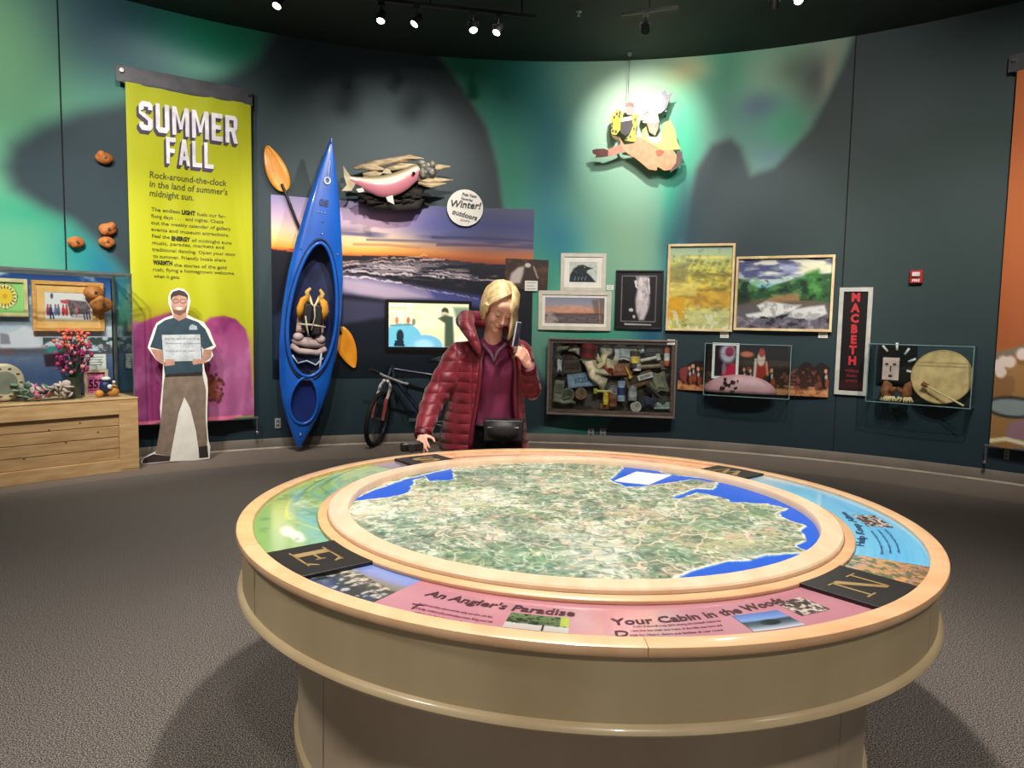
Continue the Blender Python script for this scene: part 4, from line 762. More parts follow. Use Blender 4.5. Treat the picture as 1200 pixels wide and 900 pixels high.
def relic(name, label, cat, shape, px, py, w, h, rot, col, dep=.06, part=None):
    x, z = rb.p(px, py, -.05); w *= .0132; h *= .0132; o = rb.o+rb.r*x+Vector((0, 0, z))-rb.n*.02
    e = empty(name, label, cat, o, 0); e.rotation_euler = (Matrix.Rotation(-rb.th, 3, 'Z') @ Matrix.Rotation(math.radians(rot), 3, 'Y')).to_euler()
    m = cm(col); b = MB(); m2 = cm(part) if part else None
    if shape == 'plate': b.box((0, -dep, 0), (w, .006, h)); b.build('plate', m, e, bevel=.002); barframe(w*.96, h*.94, .008, .003, -dep-.003).build('raised_rim', m2 or m, e)
    elif shape == 'box': b.box((0, -dep/2, 0), (w, dep, h)); b.build('body', m, e, bevel=.008); q = MB(); q.box((0, -dep-.004, h*.1), (w*.7, .008, h*.5)); q.build('front_panel', m2 or cm(tuple(int(k*.6) for k in col)), e, bevel=.003)
    elif shape == 'can':
        M = Matrix.Translation((0, -dep, 0)); b.lathe([(0, -h/2), (w/2, -h/2), (w/2, h/2), (w*.4, h/2+.006), (0, h/2+.006)], 16, M); b.build('body', m, e, smooth='auto'); q = MB(); q.lathe([(w*.2, h/2), (w*.2, h*.62), (0, h*.62)], 12, M); q.lathe([(w*.505, -h*.2), (w*.51, -h*.2), (w*.51, h*.2), (w*.505, h*.2)], 16, M); q.build('neck_and_label', m2 or white_m, e, smooth='auto')
    elif shape == 'dial':
        M = Matrix.Translation((0, -dep, 0)) @ Matrix.Rotation(math.pi/2, 4, 'X'); b.lathe([(0, -.03), (w/2, -.03), (w/2, .01), (w*.42, .014), (w*.40, .006), (0, .006)], 22, M); b.build('case', m, e, smooth='auto'); q = MB(); q.lathe([(0, .004), (w*.38, .004), (w*.38, .008), (0, .008)], 22, M); q.build('face', m2 or white_m, e)
        g_ = MB(); g_.box((0, -dep-.011, w*.1), (.006, .003, w*.2)); g_.box((w*.07, -dep-.011, 0), (w*.15, .003, .006)); g_.build('hands', black_m, e)
    elif shape == 'bone':
        b.tube([(-w/2, -dep, 0), (-w*.3, -dep-.02, h*.2), (0, -dep-.02, -h*.1), (w*.3, -dep, h*.1), (w/2, -dep, -h*.2)], [h*.22, h*.42, h*.34, h*.4, h*.1], 9, flat=.7); b.tube([(-w*.1, -dep, 0), (w*.1, -dep-.03, h*.5), (w*.3, -dep, h*.75)], [h*.25, h*.2, h*.05], 8); b.build('body', m, e, smooth=True)
    elif shape == 'tool':
        b.tube([(-w/2, -dep, 0), (w*.3, -dep, 0)], h*.25, 8); b.build('handle', m, e, smooth='auto'); q = MB(); q.box((w*.4, -dep, 0), (w*.2, .03, h)); q.build('head', m2 or grey_metal, e, bevel=.004)
    elif shape == 'cloth':
        pts = [(-w*.5, h*.3), (-w*.2, h*.5), (w*.1, h*.35), (w*.5, h*.45), (w*.42, 0), (w*.5, -h*.45), (0, -h*.3), (-w*.45, -h*.5), (-w*.38, -.1*h)]
        b.prism(pts, -dep, -dep+.02); b.build('cloth', m, e, bevel=.008); q = MB(); q.prism([(p[0]*.5, p[1]*.55) for p in pts], -dep-.015, -dep+.001); q.build('fold', m2 or cm(tuple(min(255, int(k*1.15)) for k in col)), e, bevel=.008)
    return e
for a in [('licence_plate', 'pale blue licence plate lying aslant among the relics', 'plate', 'plate', 683, 445, 28, 13, -8, (150, 170, 190), .07, (110, 130, 170)), ('enamel_pot', 'dark red enamel pot at the top of the relics', 'pot', 'can', 690, 411, 16, 13, 8, (110, 26, 24), .07, (70, 20, 20)),
          ('white_boot', 'cream leather boot lying slantwise left of centre', 'boot', 'bone', 697, 438, 34, 16, 52, (226, 208, 178), .07), ('leather_scrap', 'cream crescent of hide below the red pot', 'hide', 'bone', 690, 420, 16, 5, -10, (220, 200, 176), .09),
          ('bone_cluster', 'cream bone piece beside the pot', 'bone', 'bone', 706, 424, 18, 9, -70, (230, 206, 160), .08), ('skull', 'pale round skull above the book', 'skull', 'dial', 711, 410, 12, 12, 0, (130, 120, 100), .07, (190, 176, 150)), ('animal_skull', 'large pale animal skull in the middle of the relics', 'skull', 'cloth', 715, 428, 16, 14, 0, (196, 172, 138), .08),
          ('sheet_bundle', 'white speckled newspaper bundle at the upper middle', 'paper', 'cloth', 732, 414, 22, 18, 6, (206, 206, 204), .07, (170, 172, 172)), ('small_lantern', 'yellow glass lantern with dark rim right of the paper', 'lantern', 'can', 744, 421, 9, 15, 0, (60, 58, 56), .09, (210, 190, 90)),
          ('tin_cup', 'bright tin cup under the yellow lantern', 'cup', 'can', 746, 430, 8, 6, 0, (206, 204, 200), .09, (160, 160, 160)), ('rust_block', 'red-brown brick in the middle with a yellow edge', 'brick', 'box', 727, 433, 22, 11, -4, (150, 86, 66), .08, (170, 104, 80)), ('yellow_rule', 'thin yellow folding rule beside the brick', 'rule', 'tool', 736, 436, 12, 3, 62, (220, 180, 60), .1, (220, 180, 60)),
          ('red_strap', 'red strap curling left of the brick', 'strap', 'bone', 713, 434, 12, 4, 30, (150, 30, 30), .09), ('black_camera', 'black box camera at the top right of the relics', 'camera', 'box', 766, 411, 17, 9, -6, (44, 36, 40), .09, (70, 60, 60)), ('orange_tag', 'orange and white tube at the right edge', 'tube', 'can', 781, 418, 5, 16, 0, (216, 100, 60), .09, (220, 216, 210)),
          ('folded_map', 'pale folded map at upper right', 'map', 'cloth', 755, 410, 14, 9, 10, (196, 196, 196), .06), ('rolled_paper', 'white roll of paper slanting at right', 'roll', 'tool', 762, 420, 18, 6, -14, (206, 198, 186), .09, (190, 180, 166)), ('plank_piece', 'brown bundle of sticks below the roll', 'sticks', 'tool', 764, 429, 26, 8, -6, (140, 116, 90), .07, (110, 90, 74)),
          ('wooden_tray', 'brown wooden tray of type below the sticks', 'tray', 'box', 749, 445, 26, 12, -20, (112, 76, 50), .06, (70, 50, 36)), ('white_harmonica', 'white and grey harmonica lying on the tray', 'harmonica', 'box', 756, 441, 14, 5, -18, (214, 208, 200), .09, (150, 146, 142)), ('canvas_sack', 'grey green canvas sack at the right side', 'sack', 'cloth', 771, 449, 18, 24, -16, (118, 112, 92), .06),
          ('hand_saw', 'dark saw handle across the canvas sack', 'saw', 'tool', 768, 460, 24, 6, 42, (50, 42, 38), .09, (70, 62, 56)), ('silver_lid', 'pale tin box at the lower right corner', 'tin', 'box', 776, 475, 15, 6, -2, (190, 200, 190), .08, (150, 160, 150)), ('navy_bundle', 'navy cloth bundle left of the pale tin box', 'bundle', 'cloth', 760, 471, 18, 12, 0, (40, 44, 62), .08), ('reel', 'small pale reel on the bottom edge', 'reel', 'dial', 745, 476, 10, 10, 0, (206, 196, 180), .09, (180, 168, 150)),
          ('glass_jar', 'clear grey jar above the pale reel', 'jar', 'can', 741, 461, 8, 12, 0, (150, 146, 150), .08, (190, 186, 190)), ('ink_bottle', 'pale blue bottle near the centre', 'bottle', 'can', 728, 458, 7, 18, 0, (176, 190, 216), .08, (40, 60, 110)), ('round_clock', 'round grey clock left of the pale blue bottle', 'clock', 'dial', 719, 459, 12, 12, 0, (120, 112, 112), .07, (150, 140, 144)),
          ('yellow_spoon', 'yellow green spoon left of the clock', 'spoon', 'tool', 706, 458, 16, 5, 180, (206, 190, 120), .09, (170, 186, 30)), ('yellow_candle', 'short yellow candle in an amber holder', 'candle', 'can', 710, 467, 5, 10, 0, (240, 190, 40), .1, (250, 220, 90)), ('amber_bottle', 'amber bottle right of the yellow candle', 'bottle', 'can', 718, 469, 8, 10, 0, (150, 90, 60), .08, (110, 60, 40)), ('amber_jar', 'squat amber jar under the candle', 'jar', 'box', 712, 476, 14, 5, 0, (140, 84, 40), .08, (190, 120, 50)),
          ('leather_ball', 'tan leather ball at lower left of centre', 'ball', 'dial', 681, 461, 11, 11, 0, (150, 114, 84), .08, (130, 96, 70)), ('stone_figure', 'grey carved stone with a square top at left', 'stone', 'box', 655, 457, 9, 18, 5, (130, 126, 106), .06, (90, 88, 74)), ('gear_wheel', 'grey green gear beside the carved stone', 'gear', 'dial', 666, 462, 12, 12, 0, (120, 120, 100), .06, (80, 78, 66)), ('lichen_cluster', 'grey lichen pieces along the lower left edge', 'lichen', 'bone', 661, 470, 22, 7, 0, (130, 126, 108), .05),
          ('black_mitt', 'black and white mitt hanging at the left edge', 'mitt', 'cloth', 656, 428, 9, 24, 0, (44, 42, 46), .07, (206, 204, 204)), ('antler', 'grey antler spreading across the upper left corner', 'antler', 'bone', 663, 406, 20, 9, -30, (112, 104, 92), .05), ('pale_hide', 'pale pink scrap of hide left of the red pot', 'hide', 'cloth', 675, 409, 14, 10, 24, (176, 160, 146), .05), ('wood_slats', 'dark wooden slats above the licence plate', 'slats', 'box', 670, 430, 18, 12, -4, (84, 64, 50), .05, (60, 46, 38))]:
    relic(*a)
fx, fz = rb.p(683, 445, -.05); pe = [o for o in bpy.data.objects if o.name == 'licence_plate'][0]; text('9725A', .09, mat('plate_ink', (70, 90, 130), .5), pe, (-.105, -.0745, -.03), bold=.002, fit=.21)
# --- orchestra cut-out print
fo2, ow, oh = rectfr(795, 404, 972, 461, .012)
def orch(c):
    c.grad([(0, (20, 20, 24)), (.5, (40, 26, 24)), (.85, (60, 34, 26)), (.9, (190, 130, 84)), (1, (176, 116, 74))]); rr = random.Random(8)
    n = c.fbm(30, 12, 3, 4); c.mix((120, 70, 48), (n > .58)*(c.V > .45)*.8); c.mix((206, 150, 100), np.clip((c.fbm(20, 8, 9)-.5)*6, 0, 1)*(c.V > .8)*.7)
    for k in range(16):
        x = rr.uniform(.02, .98); y = rr.uniform(.5, .62)
        if .19 < x < .42: continue
        c.ell(x, y+.16, .022, .16, (16, 14, 18), 1, .3); c.ell(x, y-.04, .009, .045, (206, 150, 120), 1, .3); c.ell(x+.004, y+.08, .007, .06, (220, 210, 206), .8, .4); c.ell(x+.012, y+.2, .014, .1, (150, 70, 40), .9, .4)
    c.ell(.565, .5, .032, .22, (150, 40, 34), 1, .2); c.ell(.565, .28, .026, .15, (214, 190, 176), 1, .3); c.ell(.568, .16, .02, .09, (176, 60, 60), 1, .3); c.line([(.53, .3), (.525, .75)], .03, (214, 190, 180)); c.line([(.6, .35), (.61, .6)], .025, (206, 120, 90)); c.ell(.47, .2, .045, .06, (206, 110, 76), 1, .5)
    c.ell(.04, .62, .03, .2, (130, 60, 56), 1, .3)
co = Cv(180, 60); orch(co)
prof = [(0, .55), (.05, .5), (.1, .38), (.18, .36), (.186, 0), (.74, 0), (.75, .5), (.8, .45), (.84, .3), (.88, .32), (.9, .42), (.95, .3), (1, .4)]
def okeep(U, V): return V > np.interp(U, [p[0] for p in prof], [p[1] for p in prof])
e = fo2.empty('orchestra_print', 'cut-out photograph strip of an orchestra on stage with a red robed soloist', 'print'); grid('printed_sheet', co, flat(ow, oh, -.012), print_m, e, keep=okeep)
tops = [(-ow/2+p[0]*ow, oh/2-p[1]*oh-.004) for p in prof]; MB().prism([(-ow/2+.002, -oh/2+.002), (ow/2-.002, -oh/2+.002)]+tops[::-1], -.010, -.001).build('mounting_board', black_m, e)
# --- acrylic boxes
def acrylic(label, fr, w, h, d, lab=None):
    e = fr.empty('acrylic_case', label, 'display case'); t = .006
    for nm, cc, dd in (('front_pane', (0, -d, 0), (w, t, h)), ('side_pane', (-w/2, -d/2, 0), (t, d, h)), ('side_pane', (w/2, -d/2, 0), (t, d, h)), ('top_pane', (0, -d/2, h/2), (w, d, t)), ('bottom_pane', (0, -d/2, -h/2), (w, d, t))): MB().box(cc, dd).build(nm, glass, e)
    b = MB(); q = .004
    for sx in (-w/2, w/2):
        b.box((sx, -d, 0), (q*2, q*2, h)); b.box((sx, -d/2, h/2), (q*2, d, q*2)); b.box((sx, -d/2, -h/2), (q*2, d, q*2))
    for sz in (-h/2, h/2): b.box((0, -d, sz), (w, q*2, q*2))
    b.build('polished_edges', edge_m, e); return e
fa, aw, ah = rectfr(829, 403, 927, 463, .03); acrylic('clear box in front of the orchestra strip holding a red print and a pink dome', fa, aw, ah, .26)
def loc(fr, px, py, dy): x, z = fr.p(px, py, dy); return fr.o+fr.r*x+fr.n*dy+Vector((0, 0, z))
# framed red and white print in the box
p = loc(fa, 850, 423, -.10); fr2 = Fr(p, fa.th); e = fr2.empty('small_print', 'white bordered print of a white and crimson figure standing in the clear box', 'print')
w_, h_ = .30, .42; barframe(w_, h_, .03, .008).build('white_border', white_m, e)
c = Cv(30, 40, (40, 20, 34)); c.ell(.6, .25, .36, .3, (190, 180, 200), 1, .5); c.ell(.68, .2, .2, .16, (150, 30, 70), 1, .4); c.poly([(.3, 1), (.5, .7), (.8, .55), (1, .6), (1, 1)], (190, 30, 66), 1, .06); c.ell(.45, .75, .1, .2, (150, 130, 140), .8, .5)
grid('artwork', c, flat(w_-.055, h_-.055, -.002), print_m, e); MB().box((0, .004, 0), (w_, .006, h_)).build('backing', white_m, e)
p = loc(fa, 866, 461, -.13); e = empty('pink_dome', 'pale pink domed satin piece with dark trimming on the floor of the clear box', 'costume', p+Vector((0, 0, .008)), -fa.th)
pk = mat('pink_satin', (206, 156, 160), .5, col2=(190, 136, 146), bump=.1, bscale=30); b = MB()
vs = [(.40*math.cos(a)*math.cos(t)*(1+.05*math.sin(7*a)), .10*math.sin(a)*math.cos(t), .21*math.sin(t)) for t in [k*math.pi/2/8 for k in range(9)] for a in [j*PI2/28 for j in range(28)]]
b.add(vs, [(i*28+j, i*28+(j+1) % 28, (i+1)*28+(j+1) % 28, (i+1)*28+j) for i in range(8) for j in range(28)]+[tuple(range(27, -1, -1))]); b.build('satin_dome', pk, e, smooth=True)
b = MB(); rr = random.Random(5)
for k in range(14): b.ball((-.10+rr.uniform(-.09, .1), -.10+rr.uniform(-.01, .01), .06+rr.uniform(-.045, .10)), rr.uniform(.010, .022), 8, 5)
b.build('dark_trimming', mat('dark_trim', (60, 30, 36), .6), e, smooth=True)
# right case
fc, cw, ch_ = rectfr(1024, 404, 1144, 472, .02); ce = acrylic('clear wall case on the right holding a mask card, fur mitts and a hand drum', fc, cw, ch_, .30)
MB().box((0, -.002, 0), (cw, .004, ch_)).build('back_panel', mat('case_back', (48, 66, 74), .5), ce)
zb_c = -ch_/2+.006
p = loc(fc, 1051, 427, -.05); fr3 = Fr(p, fc.th); e = fr3.empty('mask_card', 'black card with a pale square face and white rays inside the right case', 'card'); MB().box((0, 0, 0), (.37, .008, .40)).build('black_sheet', black_m, e)
b = MB(); b.box((-.055, -.006, -.05), (.16, .006, .24)); b.build('pale_face', mat('face_pink', (226, 196, 186), .6), e, bevel=.003)
b = MB()
for ang in (118, 80, 45, 12, -25): a = math.radians(ang); b.tube([(-.03+.14*math.cos(a), -.008, .0+.15*math.sin(a)), (-.03+.215*math.cos(a+.08), -.008, .0+.23*math.sin(a+.08))], .013, 8)
b.build('white_rays', white_ink, e, smooth=True)
b = MB(); b.ball((-.095, -.010, 0), (.018, .004, .012)); b.ball((-.02, -.010, 0), (.018, .004, .012)); b.ball((-.055, -.010, -.125), (.022, .004, .016)); b.box((-.055, -.010, -.05), (.012, .004, .06)); b.build('face_features', mat('face_brown', (90, 40, 30), .6), e)
for k, (px, s_) in enumerate(((1041, -1), (1060, 1))):
    p = loc(fc, px, 466, -.17); p.z = fc.o.z+zb_c+.0; e = empty('fur_mitt', ['fringed tan hide mitt with cream fur on the left in the case', 'fringed tan hide mitt with cream fur beside the drum'][k], 'mitt', p, -fc.th+.3*s_)
    hb = MB(); hb.tube([(0, 0, .03), (.02*s_, 0, .10), (.03*s_, .02, .17), (.06*s_, .03, .21)], [.055, .065, .05, .015], 12, flat=.6); hb.tube([(0, 0, .09), (-.06*s_, -.02, .13), (-.08*s_, -.02, .15)], [.03, .025, .012], 8); hb.build('hide_body', mat('tan_hide', (150, 90, 50), .8, col2=(110, 60, 34), scale=20), e, smooth=True)
    fb2 = MB(); rr = random.Random(k)
    for j in range(26): a = rr.uniform(0, PI2); fb2.tube([(.05*math.cos(a), .035*math.sin(a), .05), (.085*math.cos(a), .06*math.sin(a), .004)], [.014, .004], 6)
    fb2.build('fur_cuff', mat('cream_fur', (230, 206, 160), .9, col2=(206, 176, 126), scale=30), e, smooth=True)
R0 = .275; p = loc(fc, 1103, 445, -.10); p.z = fc.o.z+zb_c+R0*math.cos(.22)+.012; e = empty('hand_drum', 'round tan hide hand drum leaning in the right case', 'drum', p, 0); e.rotation_euler = (Matrix.Rotation(-fc.th, 3, 'Z') @ Matrix.Rotation(-.22, 3, 'X')).to_euler()
M = Matrix.Rotation(math.pi/2, 4, 'X'); MB().lathe([(R0-.012, -.05), (R0, -.05), (R0+.004, .0), (R0-.004, .006), (R0-.012, .0), (R0-.012, -.05)], 56, M).build('rim', mat('drum_rim', (206, 170, 110), .5), e, smooth='auto')
MB().lathe([(0, .002), (R0-.006, .002), (R0-.006, -.004), (0, -.004)], 56, M).build('drumhead', mat('drum_hide', (212, 180, 122), .6, col2=(180, 146, 92), scale=9, detail=6), e)
a, b_ = loc(fc, 1084, 451, -.20), loc(fc, 1130, 470, -.28); a.z = max(a.z, fc.o.z+zb_c+.02); b_.z = fc.o.z+zb_c+.015
e = empty('drumstick', 'pale wooden drumstick resting slantwise against the drum', 'drumstick', b_); MB().tube([(0, 0, 0), tuple(a-b_)], .009, 8).build('shaft', gfm, e, smooth='auto'); v_ = (a-b_); MB().tube([tuple(v_*.93), tuple(v_*1.07)], [.022, .026], 10).build('padded_tip', mat('tan_hide', (150, 90, 50)), e, smooth='auto')
# ---------------------------------------------------------------- kayak with paddle, seat and life vest
kb = at(349, 524, 8.12); kt = wall(387, 164, .34); ax = (kt-kb); KL = ax.length; ax.normalize()
kth = theta(wall(365, 350)); kn = Vector((math.sin(kth), math.cos(kth), 0)); kx = kn.cross(ax)*1; kx.normalize(); kx = kx if kx.x > 0 else -kx; kn2 = ax.cross(kx)*1; kn2 = kn2 if kn2.dot(kn) > 0 else -kn2
KM = Matrix((kx, kn2, ax)).transposed()      # columns: right, into wall, along
kay = empty('kayak', 'blue kayak standing on end against the wall beside the lime banner', 'kayak', kb); kay.rotation_euler = KM.to_euler()
HS = [0, .02, .05, .09, .15, .21, .33, .45, .56, .66, .77, .88, .95, 1]; HWD = [k*.93 for k in (.012, .05, .10, .17, .245, .295, .345, .350, .325, .275, .205, .12, .058, .010)]
def khw(s): return float(np.interp(s, HS, HWD))
_ss = np.linspace(0, 1, 161); _hw = np.array([khw(s) for s in _ss])
for _ in range(6): _hw[1:-1] = (_hw[:-2]+_hw[1:-1]*2+_hw[2:])/4
def hwf(s): return float(np.interp(s, _ss, _hw))
def rock(s): return -.07*abs(2*s-1)**2.5
def ksurf(s, phi):
    hw = hwf(s); c, q = math.cos(phi), math.sin(phi); x = hw*math.copysign(abs(c)**.75, c); d = .115*(hw/.35)**.6 if q > 0 else .20*(hw/.35)**.7
    y = -d*abs(q)**.8 if q > 0 else d*abs(q)**.9
    return Vector((x, y+rock(s), s*KL))
def kdeck(x, s):
    hw = hwf(s); t = min(1, abs(x)/max(hw, 1e-4)); c = t**(1/.75); q = math.sqrt(max(0, 1-c*c)); return -.115*(hw/.35)**.6*q**.8+rock(s)
def egg(t, cs, hl, w, e=.18):     # cockpit outline: t angle -> (x, s)
    return (w*math.sin(t)*(1-e*math.cos(t)), cs+hl/KL*math.cos(t))
def inside(x, s, cs, hl, w, e=.18):
    k = (s-cs)*KL/hl
    if abs(k) >= 1: return False
    return abs(x) < w*math.sqrt(1-k*k)*(1-e*k)
COCK = (.452, .74, .255); HATCH = (.158, .26, .150)
blue = mat('kayak_blue', (16, 96, 196), .32, col2=(12, 78, 172), scale=2, coat=.3); blue_d = mat('kayak_inside', (10, 32, 84), .5, col2=(8, 24, 64))
NS, NP = 180, 96; b = MB(); b.v = [tuple(ksurf(i/NS, PI2*j/NP)) for i in range(NS+1) for j in range(NP)]
for i in range(NS):
    for j in range(NP):
        s = (i+.5)/NS; p = ksurf(s, PI2*(j+.5)/NP)
        if p.y-rock(s) < -.01 and (inside(p.x, s, *COCK) or inside(p.x, s, *HATCH, .1)): continue
        b.f.append((i*NP+j, i*NP+(j+1) % NP, (i+1)*NP+(j+1) % NP, (i+1)*NP+j))
b.build('hull', blue, kay, smooth=True)
b = MB(); b.v = [tuple(Vector((q.x*.97, (q.y-rock(i/60))*.94+rock(i/60), q.z))) for i in range(3, 58) for j in range(25) for q in [ksurf(i/60, math.pi+math.pi*j/24)]]; b.f = [(i*25+j, i*25+j+1, (i+1)*25+j+1, (i+1)*25+j) for i in range(54) for j in range(24)]
b.build('inner_shell', blue_d, kay, smooth=True)
def rimtube(par, e, r, dy, nm, m_, sc=1.0, inner=.05):
    P = []
    for k in range(65):
        x, s = egg(PI2*k/64, par[0], par[1]*sc, par[2]*sc, e); P.append((x, kdeck(x, s)+dy, s*KL))
    MB().tube(P, r, 8, cap=False).build(nm, m_, kay, smooth=True)
    q = MB(); q.v = P[:64]+[(x*.98, y+inner, z) for x, y, z in P[:64]]; q.f = [(i, (i+1) % 64, (i+1) % 64+64, i+64) for i in range(64)]; q.build(nm+'_wall', blue, kay, smooth=True)
rimtube(COCK, .18, .020, -.012, 'cockpit_rim', blue); rimtube(COCK, .18, .014, -.004, 'rim_groove', blue_d, 1.06, .01); rimtube(HATCH, .1, .016, -.006, 'hatch_rim', blue, 1.0, .05)
c_ = MB(); P = [egg(PI2*k/40, HATCH[0], HATCH[1]*.98, HATCH[2]*.98, .1) for k in range(40)]; c_.v = [(x, kdeck(x, s)+.045, s*KL) for x, s in P]+[(0, kdeck(0, HATCH[0])+.075, HATCH[0]*KL)]; c_.f = [(i, (i+1) % 40, 40) for i in range(40)]; c_.build('hatch_cover', mat('hatch_navy', (14, 40, 110), .4), kay, smooth=True)
grey_pad = mat('seat_pad', (196, 176, 172), .7, col2=(150, 132, 130), scale=8); z_ = lambda s: s*KL
MB().ball((0, .03, z_(.345)), (.19, .07, .06)).ball((-.12, .0, z_(.36)), (.06, .06, .05)).ball((.12, .0, z_(.36)), (.06, .06, .05)).build('seat_pad', grey_pad, kay, smooth=True)
b = MB(); b.tube([(-.19, .0, z_(.33)), (-.10, -.03, z_(.315)), (.10, -.03, z_(.315)), (.19, .0, z_(.33))], .035, 10); b.build('seat_front', grey_pad, kay, smooth=True)
b = MB(); b.box((-.10, .03, z_(.41)), (.10, .05, .24)); b.box((.10, .03, z_(.41)), (.10, .05, .24)); b.build('seat_back', mat('seat_pale', (206, 170, 160), .7), kay, bevel=.015, smooth=True)
b = MB(); b.tube([(-.17, -.02, z_(.30)), (-.1, -.02, z_(.275)), (0, .03, z_(.285)), (.1, -.02, z_(.275)), (.17, -.02, z_(.30))], .012, 6); b.tube([(.14, -.04, z_(.32)), (.15, -.03, z_(.24))], .012, 6); b.build('foot_straps', mat('strap_grey', (170, 190, 210), .5), kay, smooth=True)
lv = empty('life_vest', 'yellow and black life vest propped in the kayak cockpit', 'life vest', kb+KM @ Vector((0, -.03, z_(.43)))); lv.rotation_euler = KM.to_euler()
vy = mat('vest_yellow', (222, 158, 40), .7, col2=(206, 140, 40), bump=.1, bscale=40); vb = mat('vest_black', (18, 16, 16), .6)
for sx in (-1, 1):
    b = MB(); b.tube([(sx*.125, 0, -.02), (sx*.13, -.02, .08), (sx*.11, -.02, .17), (sx*.05, -.01, .24)], [.05, .062, .055, .02], 12, flat=.6); b.build('side_panel', vy, lv, smooth=True)
    b = MB(); b.tube([(sx*.06, -.02, .16), (sx*.085, -.03, .27), (sx*.05, -.02, .31)], [.022, .026, .016], 10); b.build('shoulder_strap', mat('vest_tan', (224, 180, 96), .7), lv, smooth=True)
b = MB(); b.box((-.055, -.02, .0), (.10, .09, .28)); b.box((.06, -.02, -.03), (.10, .09, .34)); b.build('front_panel', vb, lv, bevel=.02, smooth=True)
b = MB(); b.tube([(-.08, -.07, .0), (-.05, -.085, -.14), (-.02, -.075, -.22)], .009, 6); b.tube([(0, -.075, .14), (.02, -.085, .0), (0, -.075, -.15)], .008, 6); b.tube([(-.15, -.05, -.10), (0, -.075, -.09), (.15, -.05, -.10)], .011, 6); b.build('buckle_straps', mat('strap_pale', (200, 190, 170), .6), lv, smooth=True)
b = MB(); b.tube([(-.05, -.02, .22), (-.015, -.05, .12), (.015, -.05, .12), (.05, -.02, .22)], .013, 8); b.build('collar', mat('vest_cream', (236, 206, 150), .7), lv, smooth=True)
b = MB(); sx = .0
b.tube([(0+.03*math.sin(PI2*k/16), kdeck(0, .865)-.012, z_(.865)+.035*math.cos(PI2*k/16)) for k in range(17)], .010, 8); b.tube([(0, kdeck(0, .88)-.012, z_(.875)), (.005, kdeck(0, .93)-.01, z_(.93))], .006, 6); b.build('carry_toggle', mat('toggle_white', (214, 220, 226), .4), kay, smooth=True)
b = MB()
for x, s in ((0, .735), (0, .695), (-.20, .64), (.20, .64), (0, .045), (0, .05), (0, .985)): b.ball((x, kdeck(x, s)-.004, z_(s)), .012, 8, 5)
b.build('deck_screws', chrome, kay, smooth=True)
text('08', .10, mat('kayak_ink', (10, 40, 100), .5), kay, (-.06, kdeck(0, .79)-.012, z_(.785)), bold=.004); text('river runner'[:0] or '- - -', .06, mat('kayak_ink2', (120, 130, 190), .5), kay, (-.07, kdeck(0, .76)-.012, z_(.76)), bold=.002)
# paddle behind the kayak
pa, pb = wall(324, 200, .05), wall(405, 405, .05); pd = empty('kayak_paddle', 'yellow bladed kayak paddle with black shaft slanting behind the blue kayak', 'paddle', (pa+pb)/2)
v = (pa-pb); Lp = v.length; v.normalize(); pn = Vector((math.sin(kth), math.cos(kth), 0)); px_ = v.cross(pn).normalized(); PM = Matrix((px_, pn, v)).transposed(); pd.rotation_euler = PM.to_euler()
MB().tube([(0, 0, -Lp/2+.15), (0, 0, Lp/2-.15)], .017, 12).build('shaft', mat('shaft_black', (14, 14, 14), .35), pd, smooth='auto')
by = mat('blade_yellow', (236, 160, 40), .35, col2=(224, 140, 30), coat=.2)
for sg in (1, -1):
    b = MB(); n = 20; out = []
    for k in range(n+1): t = k/n; out.append((t, .115*math.sin(math.pi*min(1, t**.75))**.62 if 0 < t < 1 else .012))
    for y0 in (-.008, .008):
        for t, w in out:
            for u in (-1, -.5, 0, .5, 1): b.v.append((u*w, y0+.03*(u*u)-.02, sg*(Lp/2-.24+t*.52)))
    m_ = (n+1)*5
    for i in range(n):
        for j in range(4):
            a = i*5+j; b.f.append((a, a+1, a+6, a+5)); b.f.append((a+m_, a+m_+5, a+m_+6, a+m_+1))
        b.f.append((i*5, (i+1)*5, (i+1)*5+m_, i*5+m_)); b.f.append((i*5+4, i*5+4+m_, (i+1)*5+4+m_, (i+1)*5+4))
    b.build('blade', by, pd, smooth=True); q = MB(); q.tube([(0, -.03, sg*(Lp/2-.2)), (0, -.034, sg*(Lp/2+.12))], [.016, .004], 8); q.build('blade_rib', by, pd, smooth=True)
# ---------------------------------------------------------------- salmon on driftwood
fs = wfr(458, 215, .30); fish = fs.empty('salmon_carving', 'carved pink sided salmon mounted on pale driftwood above the sunset panel', 'sculpture')
wd = mat('driftwood', (206, 186, 150), .7, col2=(150, 128, 100), scale=9, stretch=(1, 1, 6), bump=.3, bscale=30, detail=6); wdd = mat('dark_bark', (44, 38, 32), .85, col2=(24, 20, 18), scale=10, bump=.6, bscale=30)
P = lambda l, dy=0: [Vector((a, dy, b)) for a, b in fs.pts(l, dy)]
for k, (l, r) in enumerate([([(415, 197), (440, 192), (470, 187), (492, 186)], .05), ([(424, 196), (438, 196), (452, 199)], .055), ([(442, 193), (462, 188), (480, 184), (497, 186)], .035), ([(425, 204), (440, 203), (450, 204)], .035), ([(452, 199), (470, 195), (490, 193)], .05), ([(426, 207), (447, 204), (462, 204)], .03), ([(498, 197), (515, 196), (528, 195)], .045), ([(490, 211), (508, 211), (531, 211)], .045), ([(490, 214), (505, 217), (523, 215)], .05), ([(488, 209), (500, 212), (515, 213)], .04)]):
    pts_ = P(l, .06-.012*k); n = len(pts_); MB().tube(pts_, [r*(.55 if i == 0 else .15 if i == n-1 else 1) for i in range(n)], 9, flat=.7).build('driftwood_branch', wd, fish, smooth=True)
